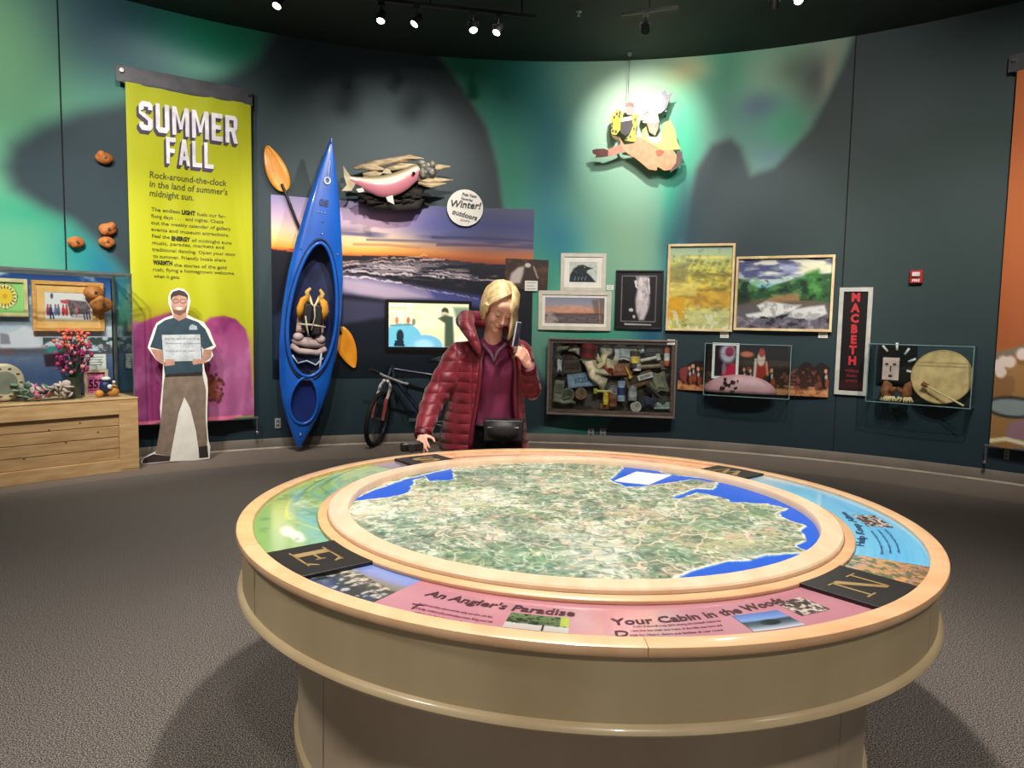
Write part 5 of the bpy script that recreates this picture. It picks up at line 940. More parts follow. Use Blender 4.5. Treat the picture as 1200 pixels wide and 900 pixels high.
b = MB(); b.tube(P([(420, 232), (440, 236), (465, 238), (485, 236), (495, 226)], .14), [.08, .13, .14, .15, .08], 10, flat=.5); b.tube(P([(470, 226), (488, 224), (494, 214), (490, 206)], .10), [.08, .13, .1, .06], 10, flat=.6)
rb_ = random.Random(9)
for k in range(34):
    x0 = rb_.uniform(418, 488); y0 = rb_.uniform(226, 238); a = P([(x0, y0), (x0+rb_.uniform(6, 20), y0+rb_.uniform(-4, 3))], .02+.03*rb_.random()); b.tube(a, [.035, .008], 5)
b.build('bark_base', wdd, fish, smooth=True)  # dark driftwood; its mass also stands in for the fish's shadow
# fish body
cn = P([(410, 210), (418, 212), (430, 216), (445, 219), (460, 217), (475, 211), (487, 203), (496, 200)], -.06); rz = [.035, .045, .08, .12, .135, .13, .105, .045]; n = 18; b = MB(); sm_ = []
tt = np.linspace(0, 1, 40); cs_ = np.array([[np.interp(t, np.linspace(0, 1, 8), [c[i] for c in cn]) for i in range(3)] for t in tt]); rr_ = np.interp(tt, np.linspace(0, 1, 8), rz)
for _ in range(3): cs_[1:-1] = (cs_[:-2]+2*cs_[1:-1]+cs_[2:])/4; rr_[1:-1] = (rr_[:-2]+2*rr_[1:-1]+rr_[2:])/4
cv = Cv(40, 48); cv.a = np.zeros((48, 40, 3))
ang = np.linspace(0, 1, 48)
stops = [(0, (120, 116, 84)), (.10, (150, 140, 110)), (.17, (232, 222, 204)), (.24, (196, 128, 138)), (.40, (190, 112, 128)), (.5, (170, 140, 134)), (.55, (190, 186, 160)), (.75, (140, 136, 110)), (1, (120, 116, 84))]
cv.grad(stops); cv.mix((84, 110, 96), (cv.U > .88)*(cv.V > .3)*.5)
def fmap(U, V):
    a = V*2*np.pi; t = U; cx = np.interp(t, tt, cs_[:, 0]); cy = np.interp(t, tt, cs_[:, 1]); cz = np.interp(t, tt, cs_[:, 2]); r = np.interp(t, tt, rr_); return cx, cy-r*.5*np.sin(a), cz+r*np.cos(a)
grid('fish_body', cv, fmap, attr_mat('fish_skin', .3, coat=.4), fish)
fin = mat('fin_grey', (176, 166, 130), .5, col2=(150, 130, 100)); finw = mat('fin_white', (222, 214, 206), .5)
MB().prism(fs.pts([(412, 209), (402, 194), (403, 208), (406, 217), (400, 224), (412, 224), (417, 215)], -.06), -.075, -.055).build('tail_fin', fin, fish, bevel=.003)
MB().prism(fs.pts([(452, 231), (460, 229), (462, 240), (454, 236)], -.12), -.14, -.125).build('pectoral_fin', finw, fish, bevel=.003); MB().prism(fs.pts([(417, 222), (425, 220), (427, 225), (420, 226)], -.12), -.14, -.125).build('anal_fin', finw, fish, bevel=.003)
MB().prism(fs.pts([(447, 203), (452, 197), (457, 199), (460, 205)], -.06), -.07, -.055).build('dorsal_fin', fin, fish, bevel=.003)
b = MB(); rr = random.Random(2)
for k in range(16): q = fs.p(rr.uniform(487, 508), rr.uniform(190, 205), -.05); b.ball((q[0], -.05-rr.uniform(0, .06), q[1]), (rr.uniform(.03, .06), rr.uniform(.03, .05), rr.uniform(.03, .06)), 7, 5)
b.build('pebble_cluster', mat('pebble_grey', (150, 148, 138), .35, col2=(70, 66, 60), scale=14), fish, smooth=True)
q = fs.p(485, 203, -.15); MB().ball((q[0], -.14, q[1]), .02, 10, 6).build('eye', mat('fish_eye', (16, 14, 12), .15), fish, smooth=True)
MB().box((0, .19, 0), (.3, .2, .15)).build('wall_bracket', grey_metal, fish)
# ---------------------------------------------------------------- hanging cut-out figure
ff = wfr(750, 155, .22); hf = ff.empty('hanging_cutout', 'flat cut-out photo of a costumed figure hung by a wire in the aurora glow', 'cutout')
Q = lambda l: ff.pts([(700+x/7.5, 90+y/7.5) for x, y in l])
def layer(name, pl, col, k, lab=None, rough=.6): o = MB().prism(Q(pl), -.004*k-.003, -.004*k+.0015).build(name, mat('print_'+name, col, rough, col2=tuple(int(c*.88) for c in col), scale=16), hf); return o
L_ = [('forearm', [(80, 645), (150, 618), (215, 590), (260, 600), (250, 655), (170, 680), (90, 705)], (196, 130, 110), 1), ('dark_glove', [(-45, 645), (-10, 636), (60, 632), (98, 648), (92, 702), (30, 708), (-20, 712), (-10, 690), (-40, 675)], (90, 30, 28), 2), ('brown_base', [(115, 505), (200, 535), (215, 570), (150, 548)], (110, 76, 50), 1),
      ('peach_costume', [(200, 545), (240, 600), (330, 585), (345, 530), (400, 540), (500, 610), (560, 640), (660, 635), (697, 690), (690, 760), (645, 818), (590, 826), (530, 790), (520, 825), (455, 815), (380, 755), (340, 720), (260, 672), (205, 615)], (226, 150, 110), 2),
      ('yellow_shirt', [(395, 470), (430, 440), (455, 540), (505, 570), (560, 520), (580, 410), (640, 385), (685, 470), (700, 570), (735, 640), (650, 645), (560, 645), (500, 612), (395, 545)], (214, 206, 110), 3), ('shirt_front', [(430, 470), (460, 530), (520, 535), (560, 480), (560, 560), (520, 600), (440, 560)], (232, 230, 200), 4),
      ('neck', [(430, 400), (545, 395), (530, 470), (505, 520), (460, 490)], (226, 160, 136), 5), ('face', [(385, 300), (398, 250), (480, 260), (530, 330), (543, 400), (500, 420), (440, 410), (405, 412), (390, 390), (372, 345)], (236, 206, 190), 6), ('white_cap', [(385, 255), (405, 218), (440, 196), (500, 180), (560, 150), (600, 118), (612, 165), (662, 150), (635, 205), (605, 285), (560, 322), (530, 332), (470, 262), (390, 300)], (240, 238, 236), 7),
      ('grey_tuft', [(556, 155), (600, 118), (612, 165), (662, 150), (635, 205), (605, 285), (580, 300), (596, 220)], (140, 136, 146), 8), ('yellow_sleeve', [(128, 345), (178, 292), (215, 300), (222, 380), (200, 470), (165, 515), (125, 505), (118, 410)], (232, 206, 50), 3), ('yellow_drape', [(305, 345), (365, 330), (350, 420), (340, 470), (332, 575), (240, 562), (290, 500), (312, 420)], (230, 200, 60), 4),
      ('dark_vest', [(205, 400), (300, 382), (316, 430), (290, 490), (250, 525), (205, 495)], (50, 46, 50), 5), ('white_collar', [(222, 365), (300, 352), (306, 385), (205, 402)], (232, 230, 226), 6), ('small_face', [(285+40*math.cos(a*math.pi/7), 290+56*math.sin(a*math.pi/7)) for a in range(14)], (206, 160, 156), 6), ('small_cap', [(245, 270), (255, 240), (285, 228), (318, 242), (326, 275), (290, 262)], (150, 110, 104), 7), ('red_trim', [(515, 650), (560, 645), (590, 660), (550, 700), (520, 690)], (206, 90, 60), 4),
      ('shadow_edge', [(700, 655), (745, 655), (750, 720), (735, 780), (690, 810), (640, 840), (645, 815), (690, 760), (697, 690)], (90, 70, 66), 1)]  # the last layer is a shadow, put in as a dark brown piece
for a in L_: layer(*a)
b = MB()
for x, y in [(140, 480), (165, 485), (150, 360), (175, 330), (200, 320), (132, 420), (195, 350), (260, 545), (290, 530), (325, 460), (128, 450), (335, 380)]: q = Q([(x, y)])[0]; b.ball((q[0], -.019 if x < 220 else -.022, q[1]), (.014, .002, .02), 8, 5)
b.build('black_spots', black_m, hf); q1 = Q([(418, 330), (440, 318), (400, 390)]); b = MB()
for q in q1: b.ball((q[0], -.029, q[1]), (.016, .002, .007), 8, 5)
b.build('face_marks', mat('mark_brown', (150, 90, 80), .6), hf)
q = Q([(270, 235)])[0]; MB().tube([(q[0], -.01, q[1]), (q[0], -.01, CEIL-ff.o.z)], .0035, 6).build('hanging_wire', mat('wire_grey', (120, 130, 126), .4, metal=.6), hf)
MB().lathe([(0, -.03), (.016, -.03), (.03, 0), (0, 0)], 14, Matrix.Translation((q[0], -.01, CEIL-ff.o.z))).build('ceiling_hook', chrome, hf, smooth='auto')
q2 = Q([(600, 300)])[0]; MB().tube([(q2[0], 0, q2[1]), (q2[0], .21, q2[1])], .012, 8).build('wall_spacer', grey_metal, hf)
# ---------------------------------------------------------------- cardboard standee
sp_ = Fr(pt(205, 541.5), math.radians(-31)); st = sp_.empty('cardboard_standee', 'life-size cardboard cutout of a smiling bearded man in a dark polo holding a pale board', 'cutout')
S = lambda l: [(a, b+.0) for a, b in sp_.pts([(140+x/3.75, 320+y/3.75) for x, y in l])]
outl = [(215, 110), (225, 86), (255, 72), (285, 79), (305, 100), (312, 130), (305, 165), (298, 190), (330, 206), (370, 222), (396, 258), (412, 300), (425, 328), (405, 345), (412, 370), (395, 392), (370, 402), (374, 432), (386, 470), (389, 520), (386, 600), (386, 680), (391, 740), (399, 770), (396, 822), (330, 830), (230, 834), (100, 848), (94, 835), (110, 815), (150, 795), (165, 788), (170, 740), (182, 660), (178, 600), (188, 500), (190, 440), (192, 410), (160, 387), (138, 355), (124, 335), (134, 300), (149, 255), (164, 225), (200, 204), (235, 192), (225, 165), (215, 140)]
zmin = min(p[1] for p in S(outl)); st.location.z -= zmin-.0015
MB().prism(S(outl), -.004, .004).build('board', white_m, st)
def sl(name, l, col, k, rough=.6): return MB().prism(S(l), -.0042-.0006*k, -.0038-.0006*k+.0002).build(name, mat('cutout_'+name, col, rough, col2=tuple(int(c*.86) for c in col), scale=12), st)
ell_ = lambda cx, cy, rx, ry, n=20: [(cx+rx*math.cos(PI2*i/n), cy+ry*math.sin(PI2*i/n)) for i in range(n)]
sl('neck', [(238, 165), (292, 165), (296, 205), (265, 220), (236, 205)], (196, 146, 126), 1)
sl('polo_shirt', [(238, 203), (262, 218), (292, 203), (345, 222), (377, 253), (396, 295), (412, 325), (370, 342), (362, 330), (366, 440), (362, 452), (200, 456), (196, 430), (188, 345), (134, 333), (150, 290), (166, 238), (200, 214)], (46, 72, 86), 2)
sl('trousers', [(200, 455), (364, 450), (380, 520), (378, 640), (386, 740), (384, 768), (346, 772), (336, 700), (311, 600), (285, 552), (260, 620), (241, 720), (224, 812), (158, 800), (176, 700), (187, 600), (193, 500)], (138, 120, 106), 2)
sl('belt', [(200, 452), (364, 440), (366, 458), (200, 464)], (40, 34, 34), 3); sl('left_shoe', [(100, 843), (106, 822), (150, 802), (225, 812), (221, 832)], (56, 44, 44), 3); sl('right_shoe', [(347, 770), (386, 764), (391, 816), (350, 820)], (50, 40, 40), 3)
sl('left_forearm', [(137, 340), (189, 346), (192, 390), (243, 395), (240, 412), (202, 416), (160, 385)], (190, 144, 124), 3); sl('right_forearm', [(406, 343), (370, 343), (360, 393), (318, 396), (325, 411), (368, 402), (402, 378)], (190, 144, 124), 3)
sl('held_board', [(186, 279), (354, 276), (361, 391), (194, 397)], (206, 214, 220), 4); sl('left_fingers', [(200, 385), (240, 387), (244, 410), (206, 412)], (196, 150, 130), 5); sl('right_fingers', [(322, 385), (358, 383), (362, 404), (326, 408)], (196, 150, 130), 5)
sl('head', ell_(263, 138, 37, 54), (206, 160, 140), 3); sl('beard', [(228, 148), (240, 168), (262, 172), (284, 168), (297, 148), (292, 178), (263, 194), (236, 180)], (128, 88, 70), 4); sl('hair', [(225, 130), (224, 104), (236, 88), (262, 81), (287, 89), (301, 106), (300, 128), (292, 112), (262, 104), (234, 112)], (70, 50, 42), 4); sl('smile', [(248, 158), (278, 158), (270, 168), (256, 168)], (240, 236, 232), 5)
b = MB()
for cx in (247, 279):
    pl = S(ell_(cx, 130, 13, 9, 16)); b.tube([(x, -.0085, z) for x, z in pl+pl[:1]], .0022, 5)
b.build('spectacles', black_m, st); sl('chest_badge', [(307, 240), (318, 232), (340, 240), (342, 256), (306, 256)], (170, 190, 196), 3)
bx, bz = S([(195, 300)])[0]
for i, s_ in enumerate(['ASK ME ABOUT THE MUSEUM', 'Welcome to the valley', 'Come and say hello']): text(s_, .026, mat('board_ink', (90, 96, 110), .6), st, (bx+.01, -.0072, bz-.045*i-(.03 if i == 2 else 0)), fit=.36 if i < 2 else .28, ext=.0003)
b = MB(); b.box((0, .12, .03), (.30, .24, .02)); b.box((0, .07, .35), (.05, .13, .68)); b.build('rear_stand', white_m, st)
# ---------------------------------------------------------------- display case on the left
cB = pt(163, 550); cA = pt(0, 571); r_ = (cB-cA).normalized(); cth = math.atan2(-r_.y, r_.x); CD = .54; CWI = 2.0
fcab = Fr(cB, cth); ztop = fcab.p(163, 467)[1]; cab = fcab.empty('display_cabinet', 'pale pine display cabinet with a glass case, at the left by the lime banner', 'display cabinet')
pine = mat('knotty_pine', (206, 174, 128), .5, col2=(184, 148, 100), scale=3, stretch=(1.2, 1, 9), detail=5); pine2 = mat('pine_inset', (190, 158, 114), .55, col2=(168, 134, 92), scale=3, stretch=(1.2, 1, 9), detail=5)
pz = lambda y, x=163: fcab.p(x, y)[1]
MB().box((-CWI/2, CD/2+.02, ztop/2), (CWI-.02, CD-.03, ztop-.02)).build('carcass', pine2, cab)
q = fcab.pts([(163, 467), (147, 467)]); sw = .17
MB().box((-CWI/2, .01, ztop-.07), (CWI, .04, .14)).build('top_rail', pine, cab, bevel=.004); MB().box((-sw/2, .008, ztop/2-.01), (sw, .045, ztop-.06)).build('corner_stile', pine, cab, bevel=.004); MB().box((-CWI/2, .01, .06), (CWI, .04, .12)).build('bottom_rail', pine, cab, bevel=.004)
MB().box((-CWI/2, CD/2, ztop+.008), (CWI+.01, CD+.03, .018)).build('cabinet_top', pine, cab, bevel=.004)
nb = 4; hh = (ztop-.14-.12)/nb
for k in range(nb): MB().box((-CWI/2-sw/2, .024, .12+hh*(k+.5)), (CWI-sw, .016, hh-.006)).build('plank', pine2, cab, bevel=.003)
kn = mat('knot', (120, 80, 50), .7); b = MB()
for x, z in ((-.62, .33), (-.35, .40), (-.95, .22), (-.5, .5), (-.75, .46)): b.ball((x, .0145, z), (.011, .002, .008), 8, 5)
b.build('knots', kn, cab)
ct = fcab.p(157, 322)[1]; gx = fcab.p(157, 400)[0]; fbk = Fr(cB+fcab.n*(CD-.02), cth); bxr = fbk.p(131, 400)[0]; zc0 = ztop+.018
h_ = ct-zc0
MB().box(((gx-CWI)/2, .035, zc0+h_/2), (CWI+gx, .006, h_)).build('front_pane', glass, cab); MB().box((gx, CD/2+.02, zc0+h_/2), (.006, CD-.05, h_)).build('side_pane', glass, cab)
MB().box(((gx-CWI)/2, CD/2+.02, ct), (CWI+gx+.01, CD-.02, .012)).build('top_pane', glass, cab)
alu = mat('case_aluminium', (150, 152, 148), .35, metal=.7); b = MB(); b.box(((gx-CWI)/2, .035, ct), (CWI+gx, .012, .02)); b.box((gx, CD/2, ct), (.012, CD-.05, .02)); b.box((gx, .035, zc0+h_/2), (.010, .010, h_)); b.box(((gx-CWI)/2, CD-.01, ct), (CWI+gx, .012, .05)); b.box((bxr+.03, CD-.02, zc0+h_/2), (.03, .02, h_)); b.build('metal_edges', alu, cab)
def harbour(c):
    def u(px): return (fbk.p(px, 400)[0]+CWI)/(bxr+CWI)
    c.grad([(0, (30, 60, 120)), (.12, (60, 100, 160)), (.3, (120, 146, 180)), (.45, (190, 196, 210)), (.58, (200, 200, 210)), (.62, (80, 84, 92)), (.68, (96, 110, 140)), (.85, (64, 84, 124)), (1, (84, 104, 136))])
    c.mix((226, 230, 236), np.clip((c.fbm(9, 9, 3)-.5)*6, 0, 1)*(c.V < .5)*.7); n = c.fbm(30, 20, 5, 3); c.mix((50, 64, 60), (n > .5)*(c.V > .52)*(c.V < .66)*(c.U > u(50))*.9); c.mix((120, 80, 84), (n > .55)*(c.V > .58)*(c.V < .66)*.6)
    c.poly([(u(0), .5), (u(20), .46), (u(28), .42), (u(42), .46), (u(48), .6), (u(0), .6)], (214, 212, 222), 1, .01); c.poly([(u(0), .48), (u(10), .49), (u(12), .57), (u(0), .57)], (120, 116, 130), .8, .005); c.mix((200, 210, 224), (c.fbm(14, 20, 9) > .6)*(c.V > .56)*(c.V < .64)*(c.U > u(80))); c.poly([(u(50), .66), (u(75), .64), (u(74), .76), (u(52), .76)], (50, 24, 34), .9, .01); c.ell(u(62), .62, .03, .03, (60, 130, 130), 1, .3)
cvh = Cv(200, 120); harbour(cvh); grid('printed_backdrop', cvh, lambda U, V: (-CWI+(CWI+bxr)*U, CD-.03+0*U, ct-.02-(h_-.03)*V), attr_mat('backdrop', .5), cab)
def cloc(px, py, d, z=None):     # point in the case at depth d behind the front
    x, zz = fcab.p(px, py, d); return fcab.o+fcab.r*x+fcab.n*d+Vector((0, 0, zz if z is None else z))
def cfr(px, py, d, z=None): return Fr(cloc(px, py, d, z), cth)
def casepic(label, x0, y0, x1, y1, fw, fm, paint, res, xl=None, d=CD-.06, mw=0, mm=None, name='framed_picture'):
    f = cfr((x0+x1)/2, (y0+y1)/2, d); a, b0 = f.p(x0, (y0+y1)/2)[0], f.p(x1, (y0+y1)/2)[0]
    zt_, zb2 = f.p((x0+x1)/2, y0)[1], f.p((x0+x1)/2, y1)[1]; w, h = b0-a, zt_-zb2; f.o += f.r*(a+b0)/2+Vector((0, 0, (zt_+zb2)/2)); e = f.empty(name, label, 'picture')
    barframe(w, h, fw, .025).build('frame', fm, e, bevel=.002); MB().box((0, -.003, 0), (w-.01, .004, h-.01)).build('backing', black_m, e)
    if mw: barframe(w-2*fw+.004, h-2*fw+.004, mw+.003, .004, -.006).build('mat_board', mm, e)
    c = Cv(*res); paint(c); grid('artwork', c, flat(w-2*(fw+mw), h-2*(fw+mw), -.007 if mw else -.009), print_m, e); return e, w, h
def sunwheel(c):
    c.mix((150, 206, 120), c.U*0+1); A = np.arctan2(c.V-.46, (c.U-.5)*c.asp); r = np.hypot((c.U-.5)*c.asp, c.V-.46)
    c.mix((236, 226, 160), (r < .42)); c.mix((30, 60, 40), (r < .40)*(r > .385)); c.mix((236, 196, 60), (r < .2+.13*np.abs(np.cos(A*9)))); c.mix((40, 50, 30), (r > .25)*(r < .36)*(np.abs(np.cos(A*9)) < .55)); c.mix((220, 160, 40), (r < .08)); c.mix((70, 110, 50), (r > .41)*(r < .425))
of = mat('orange_pine', (226, 168, 96), .4, col2=(206, 140, 70), stretch=(1, 1, 6)); pf = mat('cream_frame', (226, 206, 150), .45)
casepic('green print of a yellow sun wheel in a cream frame at the left edge', -22, 326, 32, 371, .035, pf, sunwheel, (60, 50))
def parade(c):
    c.mix((222, 214, 216), c.U*0+1); c.poly([(.45, .25), (.86, .3), (.97, .55), (.95, .75), (.55, .8), (.48, .5)], (120, 104, 112), 1, .03); c.mix((80, 60, 66), (c.fbm(16, 12, 4) > .55)*(c.U > .5)*(c.V > .3)*(c.V < .75)*.7); c.poly([(.32, .28), (.5, .26), (.48, .42), (.34, .38)], (196, 80, 84), 1, .02)
    for k, (x, col) in enumerate([(.06, (160, 60, 80)), (.12, (50, 60, 110)), (.22, (110, 120, 150)), (.28, (90, 100, 140)), (.38, (196, 50, 60)), (.45, (200, 60, 60)), (.55, (70, 90, 70)), (.66, (180, 110, 120))]): c.ell(x, .68, .035, .17, col, 1, .3); c.ell(x, .48, .02, .05, (150, 90, 80), 1, .3)
    for x in (.1, .16, .88, .94, .82): c.line([(x, .75), (x+.015, .95)], .03, (60, 60, 84))
    c.ell(.15, .14, .03, .1, (90, 84, 100), 1, .3); c.mix((50, 40, 50), (c.V > .84)*(c.V < .9)*(c.U > .55)*.4)
casepic('orange pine framed print of a parade with a bus inside the left case', 37, 330, 121, 388, .035, of, parade, (90, 56), mw=.07, mm=mat('apricot_mat', (234, 186, 120), .6, col2=(226, 170, 96)))
# climbing holds
hold_m = mat('hold_orange', (206, 130, 60), .6, col2=(170, 96, 40), scale=6, bump=.2)
def hold(label, pos, r, seed, rz):
    e = empty('climbing_hold', label, 'climbing hold', pos, rz, None); rr = random.Random(seed); b = MB(); b.ball((0, -r*.5, 0), (r*1.1, r*.62, r*.8), 16, 10)
    for k in range(3): b.ball((rr.uniform(-.5, .5)*r, -r*.7, rr.uniform(-.4, .5)*r), r*.55, 12, 8)
    o = b.build('grip', hold_m, e, smooth=True); m_ = o.modifiers.new('m', 'REMESH'); m_.mode = 'VOXEL'; m_.voxel_size = r*.12; m_.use_smooth_shade = True
    MB().lathe([(0, 0), (r*.16, 0), (r*.16, .01), (0, .01)], 10, Matrix.Translation((0, -r*1.22, 0)) @ Matrix.Rotation(math.pi/2, 4, 'X')).build('bolt', grey_metal, e)
for px, py, r, lab, sd in ((121, 186, .075, 'orange climbing hold alone, highest, left of the lime banner', 1), (125, 269, .075, 'upper one of the stacked pair of orange climbing holds left of the banner', 2), (124, 284, .07, 'lower one of the stacked pair of orange climbing holds left of the banner', 3), (88, 284, .07, 'small orange climbing hold on the green paint, left of the stacked pair', 4)): p = wall(px, py, .002); hold(lab, p, r, sd, -theta(p))
for px, py, r, lab, sd in ((108, 343, .085, 'rough orange hold over the upper right corner of the parade print', 7), (117, 357, .095, 'larger orange hold below it on the right edge of the parade print', 8)): hold(lab, cloc(px, py, CD-.10), r, sd, -cth)
zsh = zc0+.001
# vase with flowers
p = cloc(88, 467, .22, zsh); e = empty('flower_vase', 'dark green vase of orange and magenta flowers in the left case', 'vase', p)
MB().lathe([(0, 0), (.06, 0), (.062, .012), (.045, .03), (.055, .12), (.075, .19), (.078, .20), (.066, .20), (.05, .12), (0, .05)], 24).build('vase_body', mat('vase_green', (64, 74, 58), .3, coat=.3), e, smooth='auto')
rr = random.Random(6); st_ = MB(); og = MB(); mg_ = MB(); pkk = MB()
for k in range(130):
    a = rr.uniform(0, PI2); t = rr.random(); r = .16*math.sqrt(rr.random()); z = .24+.40*t; w = math.sin(min(1, (t+.12))*math.pi*.9)**.5; q = (r*math.cos(a)*(.6+w*.5), r*math.sin(a)*(.5+w*.4), z)
    (og if t > .62 else mg_ if rr.random() < .8 else pkk).ball(q, rr.uniform(.012, .024), 6, 4)
    if k % 4 == 0: st_.tube([(0, 0, .16), (q[0]*.5, q[1]*.5, z*.6), q], .003, 4)
st_.build('stems', mat('stem_green', (50, 80, 44), .7), e); og.build('orange_blossoms', mat('blossom_orange', (240, 120, 80), .7, col2=(226, 90, 100), scale=20), e, smooth=True); mg_.build('magenta_blossoms', mat('blossom_magenta', (196, 50, 120), .7, col2=(160, 30, 100), scale=20), e, smooth=True); pkk.build('pink_blossoms', mat('blossom_pink', (240, 150, 150), .7), e, smooth=True)
e, w, h = casepic('small framed pink race bib numbered 552 leaning in the left case', 98, 433, 126, 464, .028, mat('blush_frame', (232, 200, 170), .45), lambda c: (c.mix((236, 110, 160), c.U*0+1), c.line([(0, .0), (0, 1)], .05, (110, 20, 50)), c.line([(0, 0), (1, 0)], .05, (110, 20, 50)), c.line([(1, 0), (1, 1)], .04, (110, 20, 50)), c.line([(.1, .2), (.9, .2)], .02, (240, 180, 200)), c.line([(.12, .86), (.7, .86)], .03, (120, 40, 80))), (28, 32), d=.30, name='race_bib')
text('552', .115, mat('bib_ink', (50, 16, 60), .6), e, (0, -.011, -.05), align='CENTER', bold=.005, fit=w*.62)
f5 = cfr(110, 424, CD-.05); e = f5.empty('note_card', 'white printed note pinned on the backdrop above the pink race bib', 'card'); MB().box((0, 0, 0), (.22, .004, .15)).build('sheet', white_m, e); b = MB(); [b.box((0, -.003, .045-.025*i), (.17-.02*(i % 2), .001, .006)) for i in range(4)]; b.build('printed_lines', mat('grey_ink', (130, 126, 122)), e)
# toy bird
p = cloc(124, 466, .17, zsh); e = empty('toy_bird', 'navy and orange toy bird with a white crown beside the pink race bib', 'toy', p, -cth)
nv = mat('toy_navy', (30, 44, 96), .5); orr = mat('toy_orange', (232, 150, 60), .5); MB().ball((0, 0, .10), (.055, .05, .065)).ball((.03, 0, .15), (.045, .04, .035)).build('body', nv, e, smooth=True)
MB().ball((0, -.02, .175), (.042, .035, .02)).build('crown', white_m, e, smooth=True); MB().ball((-.06, -.01, .035), (.04, .04, .035)).ball((.065, -.01, .045), (.055, .045, .045)).build('feet', orr, e, smooth=True); MB().ball((.02, -.055, .10), .022).ball((.065, -.03, .14), .016).build('white_buttons', white_m, e, smooth=True); MB().tube([(.05, -.03, .11), (.09, -.05, .10)], [.016, .003], 8).build('beak', orr, e, smooth=True)
# silk flowers
def posy(label, px, py, d, cols, n, sx, seed, kids):
    p = cloc(px, py, d, zsh); e = empty('silk_flowers', label, 'flowers', p, -cth); rr = random.Random(seed)
    for nm, col in cols:
        b = MB()
        for k in range(n):
            a = rr.uniform(0, PI2); q = (sx*rr.uniform(-1, 1), rr.uniform(-.05, .05), rr.uniform(.035, .15)); M = Matrix.Translation(q) @ Matrix.Rotation(rr.uniform(0, 3), 4, (rr.random(), rr.random(), rr.random()))
            b.ball((0, 0, 0), (.040, .034, .010), 8, 4, M)
        b.build(nm, mat('silk_'+nm+label[:4], col, .7), e, smooth=True)
posy('bright pink silk rose with pale outer petals lying in the left case', 45, 468, .15, [('rose_petals', (232, 110, 150)), ('pale_petals', (226, 190, 190)), ('leaves', (120, 150, 120))], 14, .10, 1, 0)
posy('pale blush silk flowers between the pink rose and the vase', 72, 468, .15, [('blush_petals', (226, 196, 190)), ('cream_petals', (206, 180, 166))], 14, .07, 2, 0)
posy('faded green silk leaves left of the pink rose', 27, 468, .17, [('green_leaves', (120, 146, 126)), ('grey_leaves', (150, 160, 140))], 9, .06, 3, 0)
p = cloc(5, 468, .25, zsh+.17); e = empty('painted_drum', 'round cream painted drum standing on edge at the left end of the case', 'drum', p, -cth+.15)
M = Matrix.Rotation(math.pi/2, 4, 'X') @ Matrix.Identity(4); MB().lathe([(0, .03), (.15, .03), (.165, .015), (.17, 0), (.165, -.06), (0, -.06)], 36, M).build('shell', mat('drum_cream', (226, 206, 176), .5), e, smooth='auto'); MB().lathe([(0, .034), (.10, .034), (.10, .029), (0, .029)], 30, M).build('skin', mat('drum_grey', (150, 146, 130), .5), e)
b = MB()
for k in range(10): a = PI2*k/10; b.box((.128*math.cos(a), -.033, .128*math.sin(a)), (.026, .004, .012))
b.build('painted_marks', mat('drum_mark', (110, 60, 40), .6), e)
# ---------------------------------------------------------------- bicycle by the wall
bf = pt(437, 524); F = at(446, 491, 8.40); F.z = .335; Rr = Vector((F.x+1.02, 8.70, .335)); bk = empty('bicycle', 'dark mountain bicycle with white and red front fork leaning by the wall behind the woman', 'bicycle', (bf.x, bf.y, 0)); O = Vector(bk.location)
navy_m = mat('frame_navy', (20, 30, 60), .3, coat=.4); tyre = mat('tyre', (12, 12, 12), .8); rim_m = mat('rim_alloy', (90, 92, 96), .35, metal=.8)
def wheel(c, axd, nm):
    M = Matrix.Translation(c-O) @ Vector((0, 0, 1)).rotation_difference(axd).to_matrix().to_4x4()
    pr = [(.308+.027*math.cos(a), .027*math.sin(a)) for a in [PI2*k/10 for k in range(10)]]; b = MB(); b.ring(pr, 0, PI2, 56, M); w = b.build(nm, tyre, bk, smooth=True)
    b = MB(); b.ring([(.272, -.012), (.286, -.012), (.286, .012), (.272, .012)], 0, PI2, 48, M); b.build('wheel_rim', rim_m, bk); b = MB(); b.tube([tuple(M @ Vector((0, 0, -.05))), tuple(M @ Vector((0, 0, .05)))], .022, 10)
    for k in range(28): a = PI2*k/28; b.tube([tuple(M @ Vector((.02*math.cos(a+.8), .02*math.sin(a+.8), .03*(-1)**k))), tuple(M @ Vector((.275*math.cos(a), .275*math.sin(a), 0)))], .0013, 3, cap=False)
    b.build('hub_and_spokes', rim_m, bk)
hd = Vector((-.22, -1, 0)).normalized(); fax = Vector((1, -.22, 0)).normalized(); lean = Vector((.16, .05, 1)).normalized(); fax = (fax-lean*fax.dot(lean)).normalized()
cw_ = Vector((bf.x, bf.y, 0))+lean*.335
wheel(cw_, fax, 'front_tyre'); rd = (Rr-cw_).normalized(); rax = rd.cross(Vector((.0, .16, 1))).normalized(); wheel(Vector((Rr.x, Rr.y, .335)), rax, 'rear_tyre')
crown = cw_+lean*.40+Vector((.02, .03, 0)); top_ = crown+lean*.24+Vector((.03, .06, 0)); b = MB(); cfork = mat('fork_white', (214, 206, 206), .35); 
for s in (-1, 1):
    o_ = fax*s*.065-O; b = MB(); b.tube([cw_+lean*.19+o_, crown+o_*1+Vector((0, 0, 0))], .018, 10); b.tube([crown+o_, crown+lean*.05+fax*s*.03-O], .016, 8); b.build('fork_stanchion', cfork, bk, smooth='auto')
    b = MB(); b.tube([cw_+o_, cw_+lean*.26+o_], [.019, .024], 10); b.build('fork_leg', mat('fork_red', (170, 110, 106), .4, col2=(150, 60, 60), scale=5), bk, smooth='auto')
MB().tube([crown+lean*.05+fax*-.04-O, crown+lean*.06-O, crown+lean*.05+fax*.04-O], .022, 10).build('fork_crown', cfork, bk, smooth='auto')
